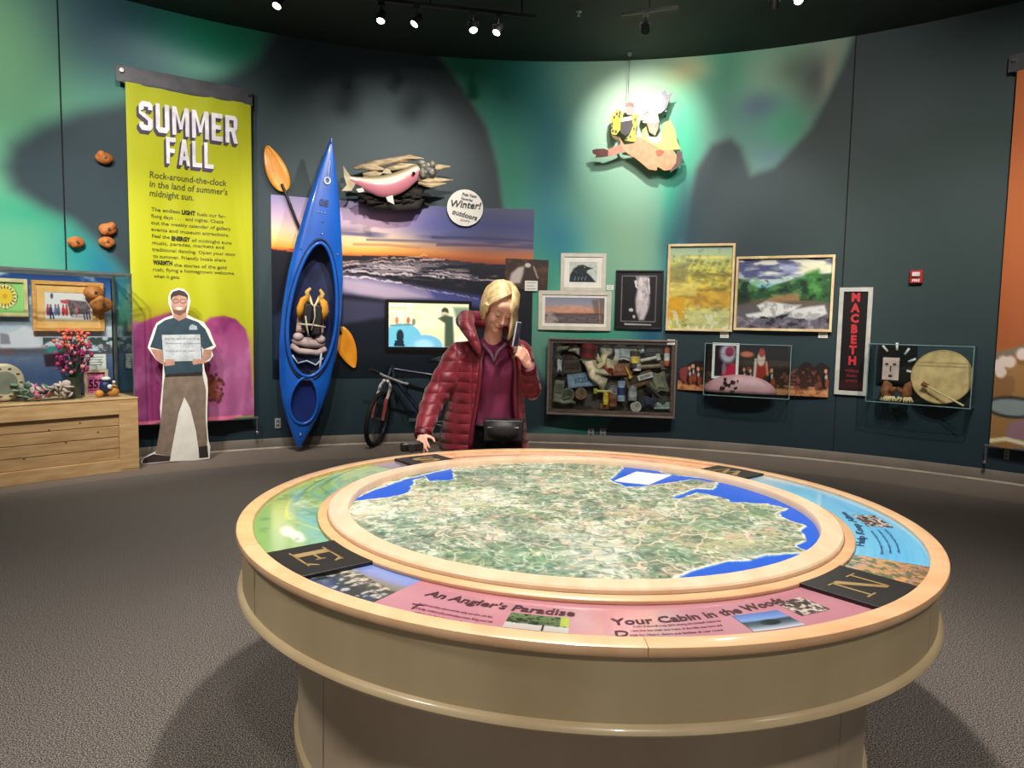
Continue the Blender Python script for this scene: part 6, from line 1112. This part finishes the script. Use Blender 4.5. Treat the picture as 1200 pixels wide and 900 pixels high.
MB().tube([crown+lean*.04-O, top_-O], .024, 12).build('head_tube', navy_m, bk, smooth='auto')
bb = cw_+rd*.60+Vector((0, 0, -.05)); sc = cw_+rd*.72+Vector((0, .02, .55))
for nm, a, c, r in (('top_tube', top_-lean*.04, sc-Vector((0, 0, .04)), .019), ('down_tube', top_-lean*.1, bb, .025), ('seat_tube', bb, sc, .018)): MB().tube([a-O, c-O], r, 10).build(nm, navy_m, bk, smooth='auto')
rw = Vector((Rr.x, Rr.y, .335)); b = MB()
for s in (-1, 1): b.tube([bb+rax*s*.03-O, rw+rax*s*.065-O], .011, 8); b.tube([sc+rax*s*.02-O-Vector((0, 0, .08)), rw+rax*s*.065-O], .010, 8)
b.build('rear_stays', navy_m, bk, smooth='auto'); sd = sc+Vector((.02, .01, .14)); MB().tube([sc-O, sd-O], .013, 8).build('seat_post', grey_metal, bk); MB().tube([sd-rd*.13-O, sd-O+Vector((0, 0, .02)), sd+rd*.13-O], [.025, .045, .07], 10, flat=.5).build('saddle', black_m, bk, smooth=True)
hbL, hbR = at(433, 433, 8.28), at(489, 454, 8.50); hm = top_+Vector((-.02, -.05, .07)); b = MB(); mL, mR = hbL.lerp(hbR, .3), hbL.lerp(hbR, .7); b.tube([hbL-O, hbL.lerp(mL, .7)-O, mL-O+Vector((0, 0, -.01)), mR-O+Vector((0, 0, -.01)), mR.lerp(hbR, .3)-O, hbR-O], .014, 10); b.build('handlebar', mat('bar_silver', (220, 220, 216), .3, metal=.5), bk, smooth=True)
b = MB(); b.tube([hbL-O, hbL.lerp(hbR, .2)-O], .019, 10); b.tube([hbR-O, hbR.lerp(hbL, .2)-O], .019, 10); b.build('grips', black_m, bk, smooth='auto'); MB().tube([top_-O, mL.lerp(mR, .5)-O], .018, 10).build('stem', black_m, bk, smooth='auto')
b = MB(); b.lathe([(0, -.004), (.085, -.004), (.085, .004), (0, .004)], 28, Matrix.Translation(bb-O-rax*.05 if rax.y > 0 else bb-O+rax*.05) @ Vector((0, 0, 1)).rotation_difference(rax).to_matrix().to_4x4()); b.tube([bb-O-Vector((0, .07, 0)), bb-O+Vector((-.16, -.08, .05))], .012, 8); b.box(bb-O+Vector((-.17, -.12, .05)), (.09, .08, .025)); b.tube([bb-O+Vector((0, .07, 0)), bb-O+Vector((.16, .08, -.05))], .012, 8); b.box(bb-O+Vector((.17, .12, -.05)), (.09, .08, .025)); b.build('crankset', grey_metal, bk, smooth='auto')
MB().tube([mL-O, mL-O+Vector((.05, -.05, -.12)), crown-O+Vector((.06, -.03, .08)), crown-O+Vector((.1, 0, .02))], .005, 5).tube([mR-O, mR-O+Vector((.06, -.04, -.1)), top_-O+Vector((.1, -.02, -.05))], .005, 5).build('cables', black_m, bk, smooth=True)
# ---------------------------------------------------------------- ceiling track lights
trk = mat('track_black', (10, 10, 11), .45); ZT = 4.47
lens_m = mat('lamp_lens', (255, 246, 232), .3, emit=14)
def track(label, a, b_, heads, stems):
    a, b_ = pt(*a, ZT), pt(*b_, ZT); m = (a+b_)/2; e = empty('track_light', label, 'light', m); d = (b_-a); L = d.length; ang = math.atan2(d.y, d.x); R = Matrix.Rotation(ang, 4, 'Z')
    q = MB(); q.box((0, 0, 0), (L, .036, .030), R); q.build('track', trk, e, bevel=.003); q = MB()
    for t in stems: q.tube([a.lerp(b_, t)-m, a.lerp(b_, t)-m+Vector((0, 0, CEIL-ZT))], .008, 8)
    q.build('suspension_rods', trk, e)
    for (px, py, tgt, pw, size) in heads:
        # point on the track under which the head hangs
        best = min((k/100 for k in range(101)), key=lambda t: abs(((a.lerp(b_, t)-cam.location).dot(RIGHT)/(a.lerp(b_, t)-cam.location).dot(FWD))*CF+600-px)); T = a.lerp(b_, best); H = T+Vector((0, 0, -.15)); lamp(e, T-m, H-m, Vector(tgt)-H, m, pw, size)
def lamp(e, T, H, dr, m, pw, size, lit=True):
    dr = dr.normalized(); M = Matrix.Translation(H) @ Vector((0, 0, -1)).rotation_difference(dr).to_matrix().to_4x4()
    q = MB(); q.box(T+Vector((0, 0, -.03)), (.06, .03, .04)); q.tube([T, H+Vector((0, 0, .03))], .008, 8); q.tube([H+Vector((-.05, 0, .0)), H+Vector((-.05, 0, .04)), H+Vector((.05, 0, .04)), H+Vector((.05, 0, 0))], .006, 6); q.build('lamp_yoke', trk, e, smooth='auto')
    q = MB(); q.lathe([(0, .075), (.02, .075), (.03, .05), (.040, -.03), (.043, -.05), (.038, -.05), (.035, -.02), (0, -.01)], 20, M); q.build('lamp_head', trk, e, smooth='auto')
    if lit: q = MB(); q.lathe([(0, -.046), (.036, -.046), (.036, -.040), (0, -.040)], 20, M); q.build('lamp_lens', lens_m, e)
    if pw: spot(m+H+dr*.08, m+H+dr*3, pw, size, .8)
track('long black ceiling track with four spotlights, upper left of centre', (372, -8), (628, 20), [(446, 15, (-1.6, 5.2, 0), 60, 60), (488, 25, (-3.4, 5.4, .3), 60, 60), (555, 30, (.1, 5.2, .0), 60, 60), (585, 30, (-1.9, 5.6, .6), 60, 60)], (.1, .5, .93))
track('short black ceiling track with one spotlight above the hanging cut-out', (728, 17), (795, 8), [(757, 20, wall(754, 160), 150, 60)], (.5,))
track('black ceiling track at the top right with two bright spotlights', (885, -16), (985, -30), [(908, 4, wall(880, 330), 70, 60), (936, -4, (1.6, 1.5, 0), 60, 50)], (.5,))
track('black ceiling track at the top left edge with one spotlight', (270, -34), (352, -10), [(326, 0, (-3, 4.4, 0), 60, 60)], (.5,))
p = pt(678, 17, CEIL-.03); e = empty('sprinkler_head', 'tiny chrome sprinkler head between the two ceiling tracks', 'sprinkler', p+Vector((0, 0, .03))); MB().lathe([(0, 0), (.03, 0), (.03, -.006), (.01, -.010), (.008, -.04), (.018, -.042), (.018, -.046), (0, -.046)], 14).build('head', chrome, e, smooth='auto')
# ---------------------------------------------------------------- the visitor
wo = Vector((-.14, 4.36, 0)); wm_ = empty('person', 'blonde person in an open dark red quilted jacket looking down at the round map table', 'person', wo)
skin = mat('skin', (230, 178, 156), .62, col2=(222, 164, 142), scale=12, spec=.25)
A_ = lambda px, py, Y: at(px, py, Y)-wo
def rem(o, v, sm=6, f=.5):
    m_ = o.modifiers.new('remesh', 'REMESH'); m_.mode = 'VOXEL'; m_.voxel_size = v; m_.use_smooth_shade = True; m_.adaptivity = 0
    if sm: s_ = o.modifiers.new('smooth', 'SMOOTH'); s_.iterations = sm; s_.factor = f
    return o
def limb(b, P, R, n=14):
    P = [Vector(p) for p in P]; b.tube(P, R, n)
    for p, r in zip(P, R): b.ball(p, r*.99, 12, 8)
neck = A_(577, 405, 4.27); hc = A_(585, 360, 4.13)
fv = Vector((.26, -.74, -.60)).normalized(); uv = Vector((.36, -.46, .80)); uv = (uv-fv*uv.dot(fv)).normalized(); sv = (-fv).cross(uv).normalized(); sv = -sv if sv.cross(-fv).dot(uv) < 0 else sv
HM = Matrix.Translation(hc) @ Matrix((sv, -fv, uv)).transposed().to_4x4() @ Matrix.Scale(1.10, 4)
h3 = lambda x, y, z: HM @ Vector((x, y, z))
b = MB()
def hb(c, r): b.ball(c, r, 20, 14, HM)
hb((0, .012, .03), (.074, .094, .086)); hb((0, -.030, -.030), (.057, .056, .078)); hb((0, -.066, -.094), (.024, .022, .018)); hb((-.034, -.058, -.032), (.025, .026, .03)); hb((.034, -.058, -.032), (.025, .026, .03))
hb((0, -.040, -.072), (.044, .042, .034)); hb((-.031, -.077, .006), (.0155, .0105, .0095)); hb((.031, -.077, .006), (.0155, .0105, .0095)); hb((0, -.070, .045), (.05, .022, .034))
b.tube([h3(0, -.084, .016), h3(0, -.096, -.006), h3(0, -.110, -.026), h3(0, -.098, -.034)], [.008, .009, .0115, .008], 10); hb((-.011, -.098, -.029), (.008, .009, .007)); hb((.011, -.098, -.029), (.008, .009, .007))
b.tube([h3(-.046, -.068, .022), h3(-.024, -.083, .026), h3(0, -.086, .022), h3(.024, -.083, .026), h3(.046, -.068, .022)], [.006, .009, .008, .009, .006], 8)
hb((0, -.088, -.056), (.021, .010, .0055)); hb((0, -.087, -.066), (.017, .010, .006)); hb((-.077, .012, -.008), (.008, .016, .027)); hb((.077, .012, -.008), (.008, .016, .027))
limb(b, [h3(0, .02, -.05), (h3(0, .02, -.05)+neck)/2, neck+Vector((0, .02, -.02))], [.052, .050, .060])
shR, shL = A_(538, 414, 4.28), A_(609, 412, 4.28); elR, elL = A_(508, 468, 4.20), A_(624, 462, 4.36); hp = pt(494, 531, .80)-wo
wrR = A_(494, 512, 4.01); wrL = A_(619, 429, 4.17)
chest = Vector((.01, -.08, 1.22)); belly = Vector((0, -.04, 1.04)); pel = Vector((0, 0, .93))
b.ball(chest+Vector((0, 0, -.02)), (.145, .10, .15), 20, 14); b.ball(belly, (.13, .095, .15), 20, 14); b.ball(pel, (.165, .115, .13), 20, 14); 
limb(b, [neck+Vector((0, .02, -.02)), (neck+shR)/2+Vector((0, .01, .0)), shR], [.056, .044, .050]); limb(b, [neck+Vector((0, .02, -.02)), (neck+shL)/2+Vector((0, .01, .0)), shL], [.056, .044, .050])
limb(b, [shR, elR, wrR], [.052, .038, .025]); limb(b, [shL, elL, wrL], [.052, .038, .025])
for s in (-1, 1): limb(b, [(s*.09, 0, .88), (s*.10, -.01, .50), (s*.11, .03, .10)], [.085, .055, .036]); limb(b, [(s*.11, .03, .06), (s*.12, -.10, .035)], [.036, .028])
def hand(b, W, d, n, curl, thumb=1, spread=.35, scale=1.0):
    d = Vector(d).normalized(); n = Vector(n); n = (n-d*n.dot(d)).normalized(); s = d.cross(n)*thumb
    limb(b, [W, W+d*.02*scale], [.024*scale, .024*scale])
    for k in range(4):
        o = (1.5-k)*.0195*scale; limb(b, [W+d*.02*scale+s*o*.6, W+d*.085*scale+s*o], [.015*scale, .0115*scale], 10)
        L = [.026, .030, .028, .021][k]*scale; cu = curl[k] if isinstance(curl, (list, tuple)) else curl; p = W+d*.088*scale+s*o; P = [p]; a = cu*.5; dd = (d+s*(1.5-k)*.09*spread).normalized()
        for j in range(3): v = dd*math.cos(a)+n*math.sin(a); P.append(P[-1]+v*L*(1.25, 1, .8)[j]); a += cu
        limb(b, P, [.0092*scale, .0088*scale, .0082*scale, .0068*scale], 9)
    t0_ = W+d*.022*scale+s*.026*scale; td = (d*.62+s*.62+n*.35).normalized(); t1_ = t0_+td*.038*scale; t2_ = t1_+(td+d*.4+n*.2).normalized()*.030*scale; t3_ = t2_+(d*.8+n*.5).normalized()*.022*scale
    limb(b, [t0_, t1_, t2_, t3_], [.015*scale, .0115*scale, .010*scale, .0078*scale], 9)
dR = (hp+Vector((.0, .005, .015))-wrR); hand(b, wrR, dR, (.2, .75, -.35), [.35, .45, .5, .55], thumb=1, scale=.92)
ph = A_(605, 399, 4.07); dL = (ph-wrL); hand(b, wrL, dL, (-.75, .35, .25), [.75, .85, .9, .95], thumb=-1, scale=.92)
body = rem(b.build('body', skin, wm_, smooth=True), .0048, 4, .5)
# face details
fm1 = mat('lip_rose', (190, 104, 96), .45); fm2 = mat('brow_brown', (140, 104, 76), .7); fm3 = mat('lash_dark', (60, 42, 36), .6)
q = MB(); q.tube([h3(-.020, -.0935, -.0585), h3(-.008, -.099, -.0560), h3(0, -.0995, -.0575), h3(.008, -.099, -.0560), h3(.020, -.0935, -.0585)], [.0015, .004, .0035, .004, .0015], 8); q.tube([h3(-.018, -.093, -.061), h3(0, -.0985, -.0655), h3(.018, -.093, -.061)], [.0015, .0052, .0015], 8); q.build('lips', fm1, wm_, smooth=True)
for s in (-1, 1):
    q = MB(); q.tube([h3(s*.016, -.0925, .0305), h3(s*.030, -.0915, .0345), h3(s*.047, -.078, .029)], [.0022, .0030, .0014], 6); q.build('eyebrow', fm2, wm_, smooth=True)
    q = MB(); q.tube([h3(s*.018, -.0850, .0005), h3(s*.031, -.0885, -.0030), h3(s*.045, -.079, .0010)], [.0009, .0021, .0009], 6); q.build('eyelashes', fm3, wm_, smooth=True)
# hair: fair bob, parted, hanging towards the table
hair_m = mat('blonde_hair', (232, 208, 160), .38, col2=(196, 162, 108), scale=5, stretch=(9, 9, 1.2), detail=6, spec=.6)
G = (HM.to_3x3().inverted() @ Vector((0, 0, -1))).normalized(); b = MB(); rr = random.Random(11)
def sk(az, el, k=1.0): a, e_ = math.radians(az), math.radians(el); return Vector((.080*k*math.cos(a)*math.cos(e_), .014+.101*k*math.sin(a)*math.cos(e_), .031+.093*k*math.sin(e_)))
def strand(az, side, ln, seed_k):
    k = 1.0+rr.uniform(0, .05); P = []; py_ = -.080+.145*((az+60)/150 if side > 0 else (250-az)/150); py_ = max(-.084, min(.075, py_)); zt_ = .031+.097*math.sqrt(max(0, 1-((py_-.014)/.104)**2))
    P.append(Vector((.012, py_, zt_*1.0+.002)))
    end = sk(az, -2, k)
    for t in (.3, .55, .8, 1):
        q = P[0].lerp(end, t); c0 = Vector((0, .014, .031)); v = q-c0; v = Vector((v.x/.082, v.y/.103, v.z/.096)).normalized(); P.append(c0+Vector((v.x*.083*k, v.y*.104*k, v.z*.097*k)))
    out = Vector((math.cos(math.radians(az)), math.sin(math.radians(az)), 0))
    for j in range(1, 5): t = j/4; P.append(end+(G*.75+Vector((0, 0, -.45))).normalized()*ln*t+out*(.016*math.sin(t*2.6)-.010*t*t))
    b.tube([HM @ p for p in P], [.004, .013, .015, .016, .016, .016, .015, .012, .005], 6, flat=.55)
for i in range(130): strand(-62+152*i/129+rr.uniform(-1.5, 1.5), 1, .128+rr.uniform(-.014, .014), i)
for i in range(110): az = 90+115*i/109; strand(az+rr.uniform(-1.5, 1.5), -1, (.112 if az < 182 else .112-.09*(az-182)/23)+rr.uniform(-.014, .014), i)
b.ball((0, .022, .034), (.078, .094, .090), 20, 14, HM); hair = b.build('hair', hair_m, wm_, smooth=True)
# shirt
shirt_m = mat('plum_shirt', (126, 40, 82), .8, col2=(104, 30, 66), scale=6, bump=.15, bscale=25); b = MB(); n = 40; rows = []
prof_ = [(.885, .168, .122, 0, -.035), (.90, .172, .126, 0, -.035), (.96, .160, .118, 0, -.04), (1.02, .152, .112, 0, -.05), (1.08, .150, .114, .0, -.06), (1.14, .158, .128, .005, -.075), (1.20, .168, .140, .01, -.085), (1.26, .168, .128, .01, -.085), (1.31, .150, .100, .012, -.075), (1.35, .115, .078, .016, -.075), (1.385, .078, .064, .02, -.075), (1.40, .066, .058, .022, -.078)]
for z, rx, ry, cx_, cy_ in prof_: rows.append([(cx_+rx*math.cos(a), cy_+ry*math.sin(a)+.004*math.sin(5*a+z*30), z-.012*math.sin(a)+.006*math.sin(3*a+z*20)) for a in [PI2*j/n for j in range(n)]])
b.v = [p for r_ in rows for p in r_]; b.f = [(i*n+j, i*n+(j+1) % n, (i+1)*n+(j+1) % n, (i+1)*n+j) for i in range(len(rows)-1) for j in range(n)]
sh_ = b.build('shirt', shirt_m, wm_, smooth=True, sub=1); so = sh_.modifiers.new('solid', 'SOLIDIFY'); so.thickness = .004
b = MB(); b.tube([A_(566, 404, 4.12), A_(575, 414, 4.08), A_(579, 425, 4.06), A_(583, 413, 4.08), A_(594, 402, 4.12)], [.012, .014, .012, .014, .012], 8); b.build('shirt_collar', mat('dark_plum', (70, 20, 48), .7), wm_, smooth=True)
# jacket
def jacket_mat():
    m = mat('quilted_red', (128, 16, 40), .5, col2=(104, 10, 30), scale=7, bump=.35, bscale=16, sheen=.2); nt = m.node_tree; N = nt.nodes.new; Lk = nt.links.new; bs = nt.nodes['Principled BSDF']
    old = [n for n in nt.nodes if n.type == 'BUMP'][0]; tc = N('ShaderNodeTexCoord'); h = None
    for ax_, sc_ in (('Z', 5.2), ('X', 3.4)):
        w = N('ShaderNodeTexWave'); w.bands_direction = ax_; w.wave_profile = 'SIN'; w.inputs['Scale'].default_value = sc_; w.inputs['Distortion'].default_value = 1.2; w.inputs['Detail'].default_value = 1; Lk(tc.outputs['Object'], w.inputs['Vector'])
        p_ = N('ShaderNodeMath'); p_.operation = 'POWER'; p_.inputs[1].default_value = .35; Lk(w.outputs['Fac'], p_.inputs[0])
        if h is None: h = p_
        else: mm = N('ShaderNodeMath'); mm.operation = 'MULTIPLY'; Lk(h.outputs[0], mm.inputs[0]); Lk(p_.outputs[0], mm.inputs[1]); h = mm
    bp = N('ShaderNodeBump'); bp.inputs['Strength'].default_value = .5; bp.inputs['Distance'].default_value = .014; Lk(h.outputs[0], bp.inputs['Height']); Lk(old.outputs[0], bp.inputs['Normal']); Lk(bp.outputs[0], bs.inputs['Normal']); return m
jm = jacket_mat(); b = MB(); J = [(.745, .262, .185, -.035, -.03), (.80, .262, .185, -.035, -.035), (.90, .246, .178, -.028, -.045), (1.0, .228, .168, -.015, -.055), (1.1, .216, .164, -.004, -.065), (1.2, .212, .166, .006, -.075), (1.28, .200, .152, .010, -.07), (1.34, .165, .125, .012, -.06), (1.385, .115, .095, .016, -.045)]
n = 44; T = .026; outer, inner = [], []
for i, (z, rx, ry, cx_, cy_) in enumerate(J):
    a0 = math.radians(-30 - 14*(z-.745)/.64); a1 = math.radians(256); ro, ri = [], []
    for j in range(n+1):
        a = a0+(a1-a0)*j/n; q_ = 1+.03*math.sin(z*60)*.5; fl = .05*max(0, math.cos(a))*max(0, 1.15-z)*(1 if a < 1 else 0)
        zz = z+(.0 if i else .012*math.sin(a*3)); ro.append((cx_+(rx*q_+fl)*math.cos(a), cy_+ry*q_*math.sin(a), zz)); ri.append((cx_+(rx*q_-T+fl)*math.cos(a), cy_+(ry*q_-T)*math.sin(a), zz))
    outer.append(ro); inner.append(ri)
m_ = n+1; b.v = [p for r_ in outer for p in r_]+[p for r_ in inner for p in r_]; K = len(J)*m_
for i in range(len(J)-1):
    for j in range(n):
        a = i*m_+j; b.f += [(a, a+1, a+m_+1, a+m_), (K+a, K+a+m_, K+a+m_+1, K+a+1)]
    for j in (0, n): a = i*m_+j; b.f.append((a, a+m_, K+a+m_, K+a))
for i in (0, len(J)-1):
    for j in range(n): a = i*m_+j; b.f.append((a, a+1, K+a+1, K+a))
def sleeve(P, R, seed):
    rr2 = random.Random(seed); P = [Vector(p) for p in P]; Q = []; RR = []
    for k in range(len(P)-1):
        for t in np.linspace(0, 1, 8, endpoint=False): Q.append(P[k].lerp(P[k+1], float(t))); RR.append(R[k]+(R[k+1]-R[k])*t)
    Q.append(P[-1]); RR.append(R[-1]); L_ = len(Q)
    for _ in range(3): Q = [Q[0]]+[(Q[i-1]+2*Q[i]+Q[i+1])/4 for i in range(1, L_-1)]+[Q[-1]]
    RR = [r*(1+.07*math.sin(i*2.1+seed)+rr2.uniform(-.02, .02)) if 0 < i < L_-1 else r for i, r in enumerate(RR)]
    b.tube(Q, RR, 18)
sleeve([shR+Vector((.04, 0, .0)), shR+Vector((-.005, 0, -.02)), elR, elR.lerp(wrR, .9)], [.075, .085, .070, .052], 1); sleeve([shL+Vector((-.04, 0, 0)), shL+Vector((.004, 0, -.02)), elL, elL.lerp(wrL, .88)], [.072, .074, .060, .048], 2)
for s_, c_2 in ((shR, .078), (shL, .078)): b.ball(s_+Vector((0, 0, -.01)), c_2, 18, 12)
limb(b, [shR+Vector((.0, 0, 0)), neck+Vector((-.075, .03, -.005))], [.07, .04]); limb(b, [shL+Vector((0, 0, 0)), neck+Vector((.075, .03, -.005))], [.07, .04])
hood = [A_(561, 412, 4.12), A_(554, 396, 4.13), A_(547, 382, 4.20), A_(546, 374, 4.34), A_(566, 376, 4.42), A_(590, 382, 4.40), A_(602, 393, 4.28), A_(603, 410, 4.16)]
limb(b, hood, [.018, .032, .046, .056, .058, .048, .036, .018]); b.ball(A_(548, 376, 4.38), (.075, .07, .06))
jk = rem(b.build('jacket', jm, wm_, smooth=True), .0085, 5, .5)
lin_ = mat('placket_dark_red', (96, 12, 32), .5)
for j, nm in ((0, 'left_placket'), (n, 'right_placket')):
    P = [Vector(outer[i][j])*.5+Vector(inner[i][j])*.5 for i in range(len(J)-1)]; q = MB(); q.tube(P, .017, 10); q.build(nm, lin_, wm_, smooth=True)
for s_, e_, nm in ((elR, wrR, 'right_cuff'), (elL, wrL, 'left_cuff')):
    q = MB(); dd = (e_-s_).normalized(); c_3 = s_.lerp(e_, .88); q.tube([c_3, c_3+dd*.035], [.047, .043], 18); q.build(nm, lin_, wm_, smooth=True, bevel=.006)
# trousers, boots, waist bag, strap
tr = mat('black_trousers', (24, 24, 28), .8, bump=.1); b = MB(); b.ball((0, -.005, .88), (.178, .130, .115), 20, 12)
for s in (-1, 1): limb(b, [(s*.088, 0, .86), (s*.10, -.01, .50), (s*.11, .03, .16)], [.098, .072, .062])
rem(b.build('trousers', tr, wm_, smooth=True), .011, 4); bt_ = mat('boot_brown', (60, 44, 36), .6)
for s in (-1, 1): b = MB(); limb(b, [(s*.11, .03, .20), (s*.11, .03, .08)], [.052, .048]); limb(b, [(s*.11, .03, .055), (s*.118, -.12, .045)], [.045, .040]); b.box((s*.115, -.05, .015), (.085, .24, .03)); rem(b.build('boot', bt_, wm_, smooth=True), .009, 3)
bag = mat('bag_black', (18, 18, 22), .5, bump=.1); c_4 = A_(590, 504, 4.17); b = MB(); b.box(c_4, (.23, .085, .13)); b.ball(c_4+Vector((0, -.035, 0)), (.10, .03, .055)); rem(b.build('waist_bag', bag, wm_, smooth=True), .008, 6)
b = MB(); b.tube([(.02+.178*math.cos(a), -.035+.130*math.sin(a), .895) for a in [PI2*k/36 for k in range(37)]], .011, 8, cap=False, flat=1); b.build('waist_strap', bag, wm_, smooth=True); MB().tube([c_4+Vector((-.09, -.05, .02)), c_4+Vector((.09, -.05, .02))], .004, 6).build('bag_zip', mat('zip_grey', (90, 90, 94), .4, metal=.5), wm_)
# what she holds, top-level
pc = A_(605.5, 392, 4.085)+wo; e = empty('mobile_phone', 'slim pale mobile phone held up at the shoulder of the blonde person', 'phone', pc); e.rotation_euler = (.15, math.radians(3), 1.2)
MB().box((0, 0, 0), (.070, .009, .145)).build('case', mat('phone_grey', (206, 210, 214), .35), e, bevel=.004); MB().box((0, -.0052, 0), (.062, .001, .134)).build('screen', mat('phone_screen', (70, 80, 120), .1), e)
p = pt(481, 530.5, .80); tp = tbl.rotation_euler.to_matrix() @ Vector((p.x-TC.x, p.y-TC.y, .80)); p = Vector((tp.x+TC.x, tp.y+TC.y, tp.z+.002)); e = empty('pocket_camera', 'small black pocket camera lying on the table rim under her hand', 'camera', p, .4)
MB().box((0, 0, .024), (.12, .05, .046)).build('camera_body', black_m, e, bevel=.008, smooth=True); MB().lathe([(0, .045), (.018, .045), (.022, .04), (.022, 0), (0, 0)], 18, Matrix.Translation((-.015, -.022, .024)) @ Matrix.Rotation(math.pi/2, 4, 'X')).build('lens_barrel', mat('lens_grey', (60, 60, 64), .25, metal=.6), e, smooth='auto'); MB().lathe([(0, .008), (.010, .008), (.011, 0), (0, 0)], 12, Matrix.Translation((.035, 0, .047))).build('shutter_button', chrome, e, smooth='auto')
# ---------------------------------------------------------------- repeats of a kind share a group
for o in list(bpy.data.objects):
    if o.parent is None and 'label' in o:
        k = o.name.split('.')[0]
        g = {'caption_card': 'white caption cards on the mural wall', 'climbing_hold': 'orange climbing holds', 'power_outlet': 'small outlets low on the wall', 'track_light': 'black ceiling tracks', 'fur_mitt': 'pair of fur mitts in the right case', 'silk_flowers': 'silk flowers in the left case', 'acrylic_case': 'clear wall cases', 'hanging_banner': 'tall hanging banners', 'framed_picture': 'framed pictures'}.get(k)
        if g: o['group'] = g
